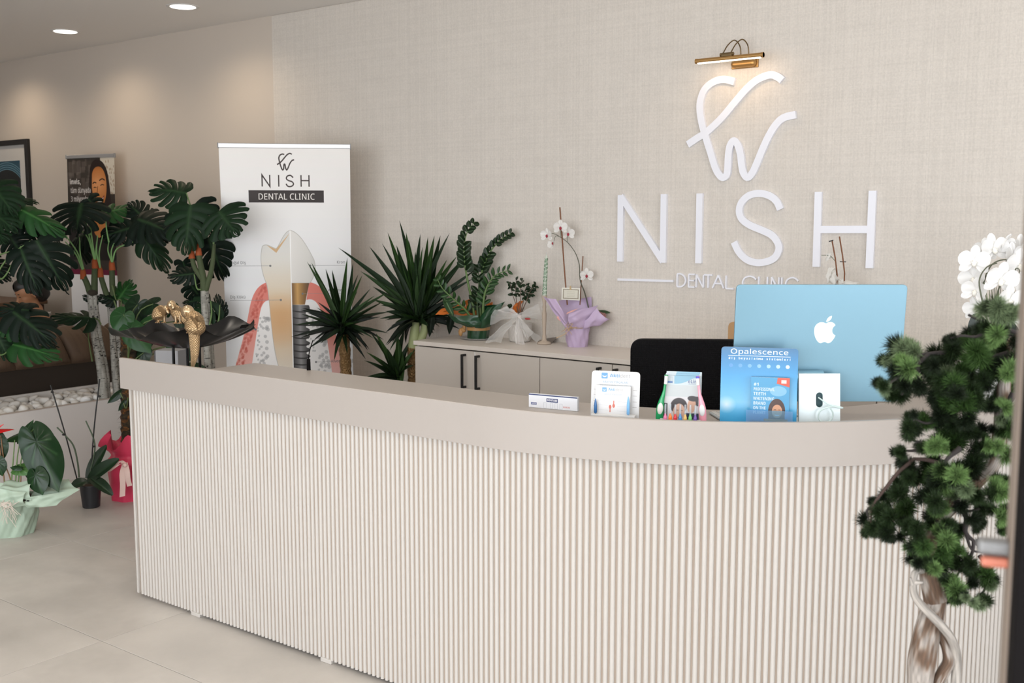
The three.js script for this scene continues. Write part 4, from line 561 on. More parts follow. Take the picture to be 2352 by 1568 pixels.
{ // mesh office chair behind the desk
  const cc = atD(1597, 850, 4.03), c = V(cc.x, 0, cc.z), t = thing('office_chair', 'black office chair with a square mesh back behind the desk', 'chair', c, YAW - 0.08);
  const black = mat([0.006, 0.006, 0.0065], 0.7, { specularIntensity: 0.3 }), meshT = computed(128, 128, (u, v) => { const s = ((u * 32) % 1 > 0.35 ? 1 : 0) * ((v * 32) % 1 > 0.35 ? 1 : 0); return [s, s, s]; }, false), fab = mat([0.006, 0.006, 0.0065], 0.85, { specularIntensity: 0.2, bumpMap: rep(meshT, 4, 4), bumpScale: 0.0015 });
  const top = atD(1560, 781, 4.28).y, H = 0.56, W = 0.47;
  const bend = (g) => { const p = g.attributes.position; for (let i = 0; i < p.count; i++) p.setZ(i, p.getZ(i) + 0.35 * p.getX(i) ** 2); g.computeVertexNormals(); return g; };
  const fr = rrect(W, H, 0.05); fr.holes.push(rrect(W - 0.05, H - 0.05, 0.035));
  part(t, 'back_frame', extrude(fr, 0.018, 0.003, 10).translate(0, top - H / 2, -0.29), black);
  part(t, 'backrest', bend(uvBox(extrude(rrect(W + 0.004, H + 0.004, 0.045), 0.012, 0.003, 10), 0, 1, 1).translate(0, top - H / 2, -0.254)), fab);
  part(t, 'seat', box(0.5, 0.07, 0.48, 0, 0.49, 0, 0.03), fab); part(t, 'back_bar', tube([V(0, 0.46, -0.15), V(0, 0.47, -0.28), V(0, 0.75, -0.275)], 0.02, 12, 10), black);
  part(t, 'gas_lift', cyl(0.025, 0.025, 0.34, 0, 0.28, 0), black);
  for (const k of [-1, 1]) part(t, 'armrest', merge([tube([V(k * 0.26, 0.48, -0.05), V(k * 0.29, 0.6, -0.05), V(k * 0.29, 0.68, -0.02)], 0.014, 10, 8), box(0.06, 0.025, 0.24, k * 0.29, 0.69, 0.02, 0.01)]), black);
  for (let i = 0; i < 5; i++) { const a = i * 1.2566, m = part(t, 'base_leg', tube([V(0, 0.11, 0), V(Math.cos(a) * 0.3, 0.075, Math.sin(a) * 0.3)], [0.024, 0.014], 4, 8), black); part(m, 'caster', new THREE.CylinderGeometry(0.028, 0.028, 0.045, 16).rotateZ(Math.PI / 2).rotateY(-a).translate(Math.cos(a) * 0.3, 0.028, Math.sin(a) * 0.3), black); }
}
// ================================================================ yuccas before the back wall
{
  const y1 = [0.009, 0.022, 0.007], y2 = [0.02, 0.048, 0.011], dk = [0.004, 0.009, 0.004];
  const straps = [[y1, 0.1], [y2, 0.16], [dk, 0.3], [dk, 0.6], [y1, 0.45]].map(([c, d]) => blade(strapLine, c, tint(c, 1.5), { fold: 0.35, droop: d, nv: 12 }));
  const yl = leafMat({ roughness: 0.5, specularIntensity: 0.35 });
  const strap = (t, b, tip, w, i) => setLeaf(t, 'leaf', straps[i], yl, b, tip, V(0, 1, 0).addScaledVector(TOEYE, 0.7).add(V(rr(-0.3, 0.3), 0, rr(-0.3, 0.3))), w);
  const crown = (t, P, base, tips, w, fill, fr, up) => {
    for (const [x, y, o] of tips) { const b = P(base[0] + rr(-9, 9), base[1] + rr(-8, 6), rr(-0.02, 0.02)); strap(t, b, P(x, y, o === undefined ? rr(-0.12, 0.14) : o), w * rr(0.85, 1.1), y < base[1] - 60 ? (rnd() < 0.5 ? 0 : 1) : rnd() < 0.5 ? 2 : 4); }
    for (let i = 0; i < fill; i++) { const a = rnd() * 6.283, e = rr(-0.75, up), L = fr * rr(0.6, 1), b = P(base[0] + rr(-8, 8), base[1] + rr(-10, 8)); const q = b.clone().add(V(Math.cos(a) * Math.cos(e) * L, Math.sin(e) * L, Math.sin(a) * Math.cos(e) * L)), g = q.clone().add(t.position); if ((g.x > -4.42 && g.y < 1.06) || g.z < -5.27) continue; strap(t, b, q, w * rr(0.65, 1.05), e < 0.25 ? (rnd() < 0.6 ? 3 : 4) : (rnd() * 5) | 0); }
  };
  const crumple = computed(128, 128, (u, v) => { const s = 0.5 * noise2f(u * 9, v * 16) + 0.5 * noise2f(u * 19 + 3, v * 33); return [s, s, s]; }, false);
  const foil = mat([0.24, 0.14, 0.055], 0.42, { metalness: 0.45, bumpMap: rep(crumple, 3, 7), bumpScale: 0.012 }), basePale = mat([0.3, 0.34, 0.16], 0.6), potDark = mat([0.03, 0.03, 0.03], 0.5);
  const wrapTrunk = (t, a, b, r, name = 'wrapped_trunk') => part(t, name, tube([a, a.clone().lerp(b, 0.5).add(V(0.004, 0, 0.003)), b], (u) => r * (1 + 0.06 * Math.sin(u * 60) + 0.04 * Math.sin(u * 131)), 60, 18), foil);
  { const z = -4.66, o = onZ(796, 800, z), c = V(o.x, 0, z), t = thing('yucca_plant', 'small dark yucca on a gold-wrapped cane standing before the tooth banner', 'yucca', c), D = o.clone().sub(EYE).dot(FWD), P = (x, y, q = 0) => atD(x, y, D + q).sub(c);
    wrapTrunk(t, V(0.012, 0.25, 0), P(790, 768), 0.036); part(t, 'pot', lathe([[0, 0], [0.11, 0], [0.14, 0.26], [0.145, 0.27], [0.13, 0.27], [0.12, 0.24], [0, 0.24]], 28), potDark);
    crown(t, P, [787, 752], [[706, 596, -0.05], [715, 599, 0], [747, 615], [762, 617], [797, 588, 0.05], [811, 602, 0], [821, 628], [831, 630], [662, 768], [668, 738], [683, 772], [693, 758], [702, 800], [704, 742], [728, 786], [742, 778], [898, 664, 0], [880, 690], [897, 706], [876, 722], [898, 757], [887, 776], [832, 797], [815, 790], [860, 722], [851, 660], [842, 690], [690, 700]], 0.036, 46, 0.3, 0.9); }
  { const z = -5.0, o = onZ(952, 800, z), c = V(o.x, 0, z), t = thing('yucca_plant', 'largest yucca with tall upright sword leaves beside the sideboard end', 'yucca', c), D = onZ(960, 650, -4.97).sub(EYE).dot(FWD), P = (x, y, q = 0) => atD(x, y, D + q).sub(c);
    wrapTrunk(t, V(0, 0.25, 0), P(950, 795), 0.042); part(t, 'pot', lathe([[0, 0], [0.12, 0], [0.15, 0.28], [0.155, 0.29], [0.14, 0.29], [0.13, 0.26], [0, 0.26]], 28), potDark);
    stem(t, 'shoot', [P(950, 800), P(952, 772), P(954, 740)], [0.04, 0.032, 0.026], basePale, 8, 12); stem(t, 'shoot', [P(956, 796), P(972, 768), P(978, 740)], [0.03, 0.026, 0.024], basePale, 8, 12);
    crown(t, P, [962, 735], [[775, 564, 0.1], [826, 617, 0.05], [848, 562, 0.05], [878, 555, 0], [890, 528, 0.05], [918, 502, 0], [909, 560, 0.02], [931, 529, -0.03], [964, 534, 0], [968, 563, -0.05], [984, 540, 0.08], [997, 536, 0.02], [1012, 537, 0.08], [1032, 531, 0.03], [1027, 592, 0], [1050, 583, 0.05], [1080, 576, 0.05], [1094, 615, 0.0], [1088, 636, 0], [875, 690], [885, 705], [893, 742], [905, 757], [912, 742], [880, 668], [855, 655], [1016, 745], [1008, 730], [1040, 718], [1048, 700], [868, 722], [940, 545, 0.06], [953, 575, -0.06], [985, 600, -0.08]], 0.05, 44, 0.36, 0.75);
    for (const [x, y] of [[986, 776], [1031, 770]]) strap(t, P(x + 6, 722, -0.03), P(x, y, -0.03), 0.05, 2);
    crown(t, P, [912, 872], [[851, 760, -0.1], [864, 762, -0.1], [843, 805, -0.12], [840, 818, -0.12], [826, 860, -0.15], [913, 766, -0.05], [928, 755, -0.05], [941, 780, -0.02], [951, 800, -0.05], [946, 832, -0.05], [830, 874, -0.1], [890, 800, -0.12], [880, 820, -0.14]], 0.055, 10, 0.3, 0.8); }
}
// ================================================================ planter, monsteras, moss pole
{
  const t = thing('planter_box', 'long low white planter box filled with white pebbles before the brown sofa', 'planter', V(-6.478, 0, -3.2));
  const white = mat([0.66, 0.63, 0.6], 0.5), z0 = 1.4, z1 = -1.5, top = 0.505, W = 0.56;
  part(t, 'front_panel', box(0.02, top, z0 - z1, -0.01, top / 2, (z0 + z1) / 2, 0.0015), white); part(t, 'back_panel', box(0.02, top + 0.02, z0 - z1, -W, (top + 0.02) / 2, (z0 + z1) / 2), white);
  part(t, 'end_panel', box(W - 0.03, top, 0.02, -W / 2, top / 2, z1 + 0.01), white); part(t, 'end_panel', box(W - 0.03, top, 0.02, -W / 2, top / 2, z0 - 0.01), white);
  part(t, 'rim', box(0.022, 0.006, z0 - z1, -0.01, top + 0.003, (z0 + z1) / 2, 0.001), mat([0.42, 0.36, 0.31], 0.5)); part(t, 'bed', box(W - 0.03, 0.02, z0 - z1 - 0.04, -W / 2, top - 0.075, (z0 + z1) / 2), mat([0.55, 0.54, 0.52], 0.9));
  const stones = [0, 1, 2, 3, 4].map((k) => { const g = new THREE.IcosahedronGeometry(1, 2), p = g.attributes.position, q = V(0, 0, 0); for (let i = 0; i < p.count; i++) { q.fromBufferAttribute(p, i); const m = 1 + 0.22 * (noise2f(q.x * 1.4 + k * 5 + 9, q.y * 1.4 + q.z + 7) - 0.5) + 0.12 * Math.sin(q.x * 3 + k * 2 + q.z * 2); p.setXYZ(i, q.x * m, q.y * m * 0.62, q.z * m * 0.8); } g.computeVertexNormals(); return toCreasedNormals(g, 1.2); });
  const sm = [[0.78, 0.76, 0.72], [0.7, 0.68, 0.64], [0.82, 0.81, 0.79], [0.62, 0.59, 0.55]].map((c) => mat(c, 0.6));
  let n = 0; for (let layer = 0; layer < 2; layer++) for (let z = -0.02; z > -1.42; z -= 0.066) for (let x = -0.085; x > -0.5; x -= 0.068) { if (n >= 292) break; if (layer && rnd() < 0.3) continue; const m = part(t, 'pebble', stones[(rnd() * 5) | 0], sm[(rnd() * 4) | 0]), s = rr(0.03, 0.046); m.position.set(x + rr(-0.02, 0.02) - layer * 0.03, top - 0.046 + layer * 0.034 + rr(-0.006, 0.01), z + rr(-0.02, 0.02) - layer * 0.03); m.scale.setScalar(s); m.rotation.set(rr(-0.4, 0.4), rr(0, 6.28), rr(-0.4, 0.4)); n++; }
}
const mDark = [0.005, 0.011, 0.007], mMid = [0.008, 0.022, 0.009], mGreen = [0.012, 0.05, 0.012], mVein = [0.022, 0.05, 0.02], mVein2 = [0.05, 0.15, 0.04];
const mLeaf = leafMat({ roughness: 0.48, specularIntensity: 0.24 });
const splits = { d: [0, 1, 2].map((k) => splitLeaf(7, mDark, mVein, [0.12, 0.3, 0.5][k], k + 1)), m: [0, 1, 2].map((k) => splitLeaf(7, mMid, mVein, [0.1, 0.25, 0.45][k], k + 11)), g: [0, 1, 2].map((k) => splitLeaf(6, mGreen, mVein2, [0.1, 0.25, 0.4][k], k + 21)) };
// [base x, base y, tip x, tip y, kind, droop 0-2, width factor, tip depth, base depth, tilt of the face off the viewer]
function monstera(t, c, D, leaves) {
  const P = (x, y, o = 0) => atD(x, y, D + o).sub(c);
  for (const [bx, by, tx, ty, kind, dr, wf, td = 0, bd = 0, lift = 0.5, sidew = 0] of leaves) { const b = P(bx, by, bd), e = P(tx, ty, bd + td), L = b.distanceTo(e); setLeaf(t, 'leaf', splits[kind][dr], mLeaf, b, e, TOEYE.clone().addScaledVector(V(0, 1, 0), lift).addScaledVector(RIGHT, sidew), L * wf * 0.78); }
  return P;
}
{ // left plant, its stems beyond the frame
  const c = V(-6.66, 0.45, -3.22), D = V(-6.66, 1.3, -3.22).sub(EYE).dot(FWD), t = thing('monstera_plant', 'tall artificial monstera with drooping split leaves in front of the framed picture', 'monstera', c);
  const P = monstera(t, c, D, [
    [50, 482, 152, 532, 'g', 1, 0.62, 0.05, 0, 0.9], [-16, 425, 27, 486, 'm', 1, 0.9, -0.1, 0, 0.4], [-24, 482, 31, 522, 'm', 1, 0.8, -0.08, -0.05, 0.6], [-24, 512, 14, 556, 'm', 0, 0.9, -0.05, -0.05, 0.5], [14, 458, 88, 456, 'm', 1, 0.62, 0.1, 0.1, 0.8],
    [48, 572, 82, 672, 'd', 1, 0.72, -0.06, -0.02, 0.25], [84, 552, 150, 660, 'd', 2, 0.8, 0.0, 0.0, 0.3, 0.3], [45, 500, 112, 545, 'd', 1, 0.8, 0.1, 0.1, 0.6], [20, 540, 60, 600, 'd', 1, 1.0, 0.05, 0.08, 0.2], [110, 520, 130, 570, 'd', 2, 0.9, 0.1, 0.12, 0.2],
    [30, 716, 124, 782, 'd', 1, 0.75, -0.05, -0.04, 0.7], [66, 712, -14, 704, 'd', 0, 0.62, 0.02, -0.02, 0.9], [31, 791, 132, 812, 'g', 1, 0.6, -0.04, -0.05, 0.9], [14, 748, 62, 776, 'g', 1, 0.8, 0, 0, 0.8], [-10, 760, 20, 830, 'm', 1, 0.9, 0, 0, 0.5], [-30, 600, 22, 640, 'd', 1, 0.8, 0, 0.1, 0.4],
  ]);
  const tr = [V(0, 0.0, 0.12), P(-34, 800), P(-30, 700), P(-24, 600)]; stem(t, 'trunk', tr, [0.03, 0.028, 0.022, 0.018], birch, 20, 10); stem(t, 'trunk', [V(0.05, 0, 0.08), P(-18, 780), P(-12, 690), P(-14, 640)], [0.022, 0.02, 0.016], birch, 16, 10);
  for (const q of [[[-24, 600], [10, 520], [50, 482]], [[-24, 600], [0, 585], [48, 571]], [[-14, 640], [20, 590], [70, 553]], [[-20, 690], [0, 755], [15, 735], [30, 717]], [[-30, 800], [5, 815], [31, 791]], [[-24, 600], [-30, 500], [-16, 426]], [[-14, 640], [5, 640], [48, 565]], [[-18, 760], [-2, 765], [14, 749]]]) stem(t, 'petiole', q.map(([x, y]) => P(x, y)), [0.006, 0.0045, 0.0035], greenStem, 10, 6);
}
{ // middle plant with birch stems and orange sheaths
  const f0 = onY(236, 914, 0.5), c = V(-6.62, 0.45, -4.1), D = V(-6.62, 1.2, -4.1).sub(EYE).dot(FWD), t = thing('monstera_plant', 'artificial monstera with four birch stems, orange sheaths and pale green stalks in the planter', 'monstera', c);
  const P = monstera(t, c, D, [
    [187, 466, 171, 532, 'd', 0, 1.55, -0.12, -0.05, 0.9], [202, 456, 240, 500, 'd', 1, 0.9, 0.05, 0.05, 0.6], [243, 488, 306, 468, 'g', 1, 0.85, 0.1, 0, 0.7], [316, 503, 398, 528, 'd', 1, 0.95, -0.08, -0.08, 0.6], [312, 520, 226, 542, 'd', 0, 0.8, 0, -0.02, 0.5], [322, 532, 386, 624, 'm', 1, 0.6, 0.02, 0, 0.2, 0.3], [202, 536, 142, 552, 'd', 1, 0.9, 0.1, 0.05, 0.7], [330, 500, 290, 462, 'd', 0, 0.9, 0.05, 0.03, 0.4], [250, 520, 290, 560, 'd', 1, 0.9, 0.08, 0.1, 0.4], [345, 520, 405, 545, 'd', 1, 0.7, 0.1, 0.1, 0.5],
    [216, 729, 117, 722, 'm', 0, 0.62, -0.02, -0.02, 1.3], [272, 687, 302, 642, 'g', 0, 1.1, 0.06, 0, 0.4], [268, 690, 224, 676, 'd', 0, 0.8, 0, 0, 0.8], [226, 690, 189, 676, 'd', 0, 0.7, 0, 0, 0.9], [190, 560, 168, 602, 'd', 1, 0.9, 0.1, 0.1, 0.3],
  ]);
  const T = (name, pts, rad, m, seg = 22) => stem(t, name, pts.map(([x, y, o = 0]) => P(x, y, o)), rad, m, seg, 12);
  T('trunk', [[239, 916], [233, 850], [218, 770], [210, 700], [207, 672]], [0.033, 0.031, 0.027, 0.024, 0.022], birch); T('upper_stem', [[207, 672], [200, 652], [192, 634]], [0.022, 0.02, 0.0185], mossStem, 10);
  T('trunk', [[247, 916, 0.03], [243, 850, 0.03], [230, 780, 0.02], [220, 705], [217, 676]], [0.022, 0.02, 0.019, 0.018, 0.018], birch); T('upper_stem', [[217, 676], [217, 648], [218, 612]], [0.022, 0.0215, 0.0195], mossStem, 10);
  T('trunk', [[270, 918, 0.08], [264, 850, 0.08], [258, 760, 0.06], [251, 690, 0.04]], [0.026, 0.024, 0.021, 0.019], birch); T('upper_stem', [[251, 692, 0.04], [240, 662, 0.03], [231, 632, 0.02]], [0.02, 0.019, 0.017], mossStem, 10);
  T('trunk', [[282, 918, 0.12], [272, 800, 0.1], [262, 698, 0.05]], [0.022, 0.02, 0.018], birch); T('upper_stem', [[261, 700, 0.05], [258, 655, 0.03], [257, 614, 0.02]], [0.02, 0.0195, 0.0185], mossStem, 10);
  for (const [x, y, o] of [[191, 632, 0], [218, 608, 0], [230, 628, 0.02], [257, 612, 0.02]]) part(t, 'sheath', tube([P(x + 1, y + 9, o), P(x, y - 4, o), P(x - 1, y - 24, o)], [0.0225, 0.0195, 0.003], 8, 12), sheath);
  for (const q of [[[190, 620], [175, 585], [150, 555]], [[191, 618], [178, 580], [144, 532]], [[192, 618], [184, 580], [183, 545]], [[217, 596], [198, 540], [174, 524]], [[218, 596], [202, 530], [198, 510]], [[218, 594], [209, 530], [207, 490]], [[219, 596], [222, 560], [224, 545]], [[230, 615], [228, 580], [236, 540]], [[230, 615], [222, 580], [224, 540]], [[257, 602], [248, 575], [250, 555]], [[257, 602], [256, 575], [266, 550]], [[258, 602], [268, 572], [306, 556]], [[206, 540], [207, 500], [187, 467]], [[250, 556], [244, 520], [243, 488]], [[306, 556], [320, 540], [316, 504]], [[258, 655, 0], [268, 690, 0], [272, 687]], [[232, 745], [226, 735], [216, 729]], [[262, 690], [272, 716], [279, 690], [272, 687]], [[212, 830], [204, 780], [200, 735]]]) stem(t, 'petiole', q.map(([x, y]) => P(x, y, -0.015)), [0.0065, 0.0052, 0.0035], q[0][1] > 630 ? oliveStem : paleStalk, 10, 6);
  for (const k of [[212, 672, 0], [250, 692, 0.03]]) part(t, 'knot', ball(0.042, 0.026, 0.033, ...P(...k).toArray()), mat([0.035, 0.028, 0.018], 0.9));
}
{ // right plant, between the planter and the tooth banner
  const z = -4.15, o = onZ(476, 840, z), c = V(o.x, 0, z), D = V(o.x, 1.2, z).sub(EYE).dot(FWD), t = thing('monstera_plant', 'artificial monstera with birch trunk overlapping the tooth banner, one leaf held highest', 'monstera', c);
  const P = monstera(t, c, D, [
    [428, 443, 338, 424, 'm', 1, 0.85, 0.02, 0, 0.6], [437, 471, 423, 582, 'm', 0, 0.95, -0.05, -0.06, 0.25], [434, 488, 376, 540, 'd', 0, 1.0, 0, 0, 0.3], [446, 470, 482, 540, 'd', 1, 1.1, 0.05, 0.02, 0.2], [503, 485, 546, 538, 'm', 0, 1.45, -0.04, -0.1, 0.3, 0.2], [478, 545, 516, 652, 'd', 1, 0.75, 0.08, 0.1, 0.2], [446, 628, 383, 634, 'd', 0, 0.75, 0, 0, 0.5], [484, 690, 428, 742, 'm', 0, 1.0, 0, 0.02, 0.5], [452, 690, 416, 694, 'd', 0, 0.8, 0.05, 0.06, 0.5], [505, 722, 496, 674, 'd', 0, 0.5, 0.0, 0.05, 0.2], [503, 748, 513, 690, 'd', 0, 0.5, 0, 0.06, 0.2], [470, 740, 500, 790, 'd', 1, 0.9, 0.05, 0.05, 0.4], [440, 655, 470, 700, 'd', 1, 0.9, 0.1, 0.1, 0.3], [420, 600, 440, 660, 'd', 1, 0.6, 0.12, 0.12, 0.3],
  ]);
  stem(t, 'trunk', [V(0.02, 0.2, 0), P(478, 850), P(474, 760), P(470, 700), P(469, 664)], [0.027, 0.026, 0.024, 0.023, 0.022], birch, 30, 12); stem(t, 'trunk', [V(0.06, 0.2, -0.04), P(488, 850, 0.05), P(482, 760, 0.03), P(473, 668)], [0.022, 0.02, 0.018, 0.017], birch, 26, 12);
  stem(t, 'upper_stem', [P(469, 668), P(467, 640), P(460, 604), P(456, 580)], [0.0235, 0.021, 0.0185, 0.0175], mossStem, 14, 12); stem(t, 'upper_stem', [P(472, 668), P(486, 618), P(492, 560)], [0.019, 0.016, 0.01], mossStem, 14, 10); stem(t, 'upper_stem', [P(465, 642), P(447, 614), P(440, 588)], [0.016, 0.0155, 0.0145], mossStem, 10, 10);
  for (const [x, y] of [[456, 578], [440, 585]]) part(t, 'sheath', tube([P(x + 1, y + 9), P(x, y - 4), P(x - 1, y - 22)], [0.0205, 0.0175, 0.003], 8, 12), sheath);
  for (const q of [[[456, 560], [446, 500], [428, 443]], [[456, 560], [450, 510], [437, 472]], [[456, 560], [464, 540], [470, 500], [447, 471]], [[490, 560], [498, 520], [503, 486]], [[440, 565], [436, 520], [434, 490]], [[470, 660], [455, 665], [446, 630]], [[478, 760], [486, 720], [484, 691]], [[492, 760], [502, 735], [505, 700]]]) stem(t, 'petiole', q.map(([x, y]) => P(x, y, -0.01)), [0.006, 0.005, 0.0035], greenStem, 10, 6);
  part(t, 'pot', lathe([[0, 0], [0.13, 0], [0.16, 0.26], [0.165, 0.27], [0.15, 0.27], [0.14, 0.24], [0, 0.24]], 28), mat([0.03, 0.03, 0.03], 0.5));
}
{ // climbing plant on a moss pole, its pot wrapped in pink
  const f = onY(296, 1140, 0), c = V(f.x + 0.03, 0, f.z), D = V(c.x, 0.8, c.z).sub(EYE).dot(FWD), t = thing('moss_pole_plant', 'climbing plant with glossy heart leaves on a dark moss pole in a pink wrapped pot', 'potted plant', c), P = (x, y, o = 0) => atD(x, y, D + o).sub(c);
  const mossT = computed(128, 256, (u, v) => { const a = noise2f(u * 30, v * 60), b = noise2f(u * 9, v * 20), s = 0.1 + 0.16 * a; return b > 0.62 ? [s * 1.7, s * 1.05, s * 0.35] : [s * 0.95, s * 0.75, s * 0.42]; }), moss = mat(0xffffff, 0.95, { map: rep(mossT, 1, 2), bumpMap: rep(mossT, 1, 2), bumpScale: 0.02 });
  part(t, 'moss_pole', tube([V(0, 0.2, 0), P(296, 900), P(297, 775)], (u) => 0.05 * (1 + 0.05 * Math.sin(u * 70) + 0.05 * Math.sin(u * 133)), 60, 20), moss);
  { const tuft = []; for (let i = 0; i < 420; i++) { const u = rnd(), a = rnd() * 6.283, y = lerp(0.32, 1.0, u), b = V(Math.cos(a) * 0.048, y, Math.sin(a) * 0.048), d = V(Math.cos(a + rr(-0.8, 0.8)), rr(-1, 0.6), Math.sin(a + rr(-0.8, 0.8))).multiplyScalar(rr(0.015, 0.03)); const g = new THREE.BufferGeometry(), w = V(-Math.sin(a), 0, Math.cos(a)).multiplyScalar(0.0035), e = b.clone().add(d); g.setAttribute('position', new THREE.Float32BufferAttribute([b.x - w.x, b.y, b.z - w.z, b.x + w.x, b.y, b.z + w.z, e.x, e.y, e.z], 3)); g.computeVertexNormals(); tuft.push(g); } part(t, 'moss_fibres', merge(tuft), mat([0.05, 0.035, 0.014], 0.95), { kind: 'stuff' }); }
  const pink = mat([0.68, 0.045, 0.11], 0.45, { sheen: 0.3, sheenColor: new THREE.Color(1, 0.5, 0.55) }), ribbonM = mat([0.78, 0.56, 0.5], 0.5);
  part(t, 'wrapped_pot', grid(30, 60, (v, u) => { const a = u * 6.2832, neck = 0.66, r0 = v < 0.62 ? lerp(0.118, 0.135, v / 0.62) : lerp(0.135, 0.105, smooth(v, 0.62, 0.74)) + Math.max(0, v - 0.74) * 0.22, w = 1 + 0.04 * Math.sin(a * 8 + v * 4) + (v > 0.75 ? (v - 0.75) * 0.7 * Math.sin(a * 6 + 1) + (v - 0.75) * 0.3 * Math.sin(a * 11) : 0); return V(Math.cos(a) * r0 * w, v * 0.38 - (v > 0.8 ? (v - 0.8) * 0.22 * Math.sin(a * 6 + 1) : 0), Math.sin(a) * r0 * w); }), pink);
  part(t, 'pot_base', cyl(0.112, 0.112, 0.006, 0, 0.003, 0), pink);
  const nk = P(287, 1068, -0.15), rb = (pts, w) => { const q = pts.map(([x, y, o]) => P(x, y, o)); const cv = new THREE.CatmullRomCurve3(q); part(t, 'ribbon', grid(14, 2, (u, v) => cv.getPointAt(u).addScaledVector(RIGHT, (v - 0.5) * w).addScaledVector(V(0, 1, 0), (v - 0.5) * w * 0.25)), ribbonM); };
  rb([[287, 1063, -0.14], [281, 1085, -0.155], [282, 1110, -0.16], [281, 1140, -0.15]], 0.034); rb([[287, 1063, -0.14], [292, 1080, -0.16], [294, 1100, -0.16], [298, 1116, -0.15]], 0.03); rb([[288, 1064, -0.14], [274, 1066, -0.17], [262, 1074, -0.17], [250, 1083, -0.15]], 0.028); rb([[286, 1064, -0.15], [276, 1058, -0.16], [268, 1066, -0.16], [255, 1076, -0.15]], 0.026); part(t, 'ribbon_knot', ball(0.018, 0.014, 0.014, nk.x, nk.y, nk.z), ribbonM);
  const hg = heartLeaf([0.013, 0.05, 0.013], [0.03, 0.085, 0.03]), hd = heartLeaf([0.007, 0.02, 0.008], [0.015, 0.04, 0.016]), hm = leafMat({ roughness: 0.3, specularIntensity: 0.45 });
  const H = (bx, by, tx, ty, g, wf, bd = 0, td = 0, lift = 0.4) => { const b = P(bx, by, bd), e = P(tx, ty, bd + td), L = b.distanceTo(e); setLeaf(t, 'leaf', g, hm, b, e, TOEYE.clone().addScaledVector(V(0, 1, 0), lift), L * wf); stem(t, 'petiole', [P(294, (by + 860) / 2 + 20, -0.04), P((bx + 294) / 2, by + 14, bd), b], [0.005, 0.0035], oliveStem, 8, 6); };
  H(284, 722, 258, 760, hg, 1.25, -0.1, -0.03, 0.2); H(300, 756, 346, 810, hg, 0.75, -0.12, -0.04, 0.5); H(360, 731, 311, 744, hg, 0.62, -0.06, 0, 0.5); H(352, 698, 312, 708, hd, 0.9, 0.0, 0.05, 0.6); H(393, 716, 393, 686, hd, 1.0, 0.1, 0.05, 0.1); H(396, 792, 408, 830, hg, 0.9, 0, 0, 0.1); H(415, 798, 444, 830, hd, 0.9, 0.05, 0, 0.2); H(425, 850, 470, 838, hd, 0.9, 0.0, 0, 0.7); H(420, 735, 470, 752, hd, 1.0, 0.1, 0.05, 0.5);
  H(276, 902, 244, 926, hd, 0.5, -0.04, -0.02, 0.4); H(284, 925, 270, 945, hd, 0.5, -0.1, 0, 0.2); H(304, 770, 270, 742, hd, 0.9, 0.06, 0.02, 0.2); H(330, 810, 300, 850, hd, 0.8, -0.02, 0, 0.3); H(310, 760, 318, 800, hg, 0.6, -0.1, 0, 0.2); H(330, 765, 312, 820, hd, 0.9, 0, 0, 0.3); H(316, 700, 286, 752, hd, 1, 0.08, 0, 0.3);
}
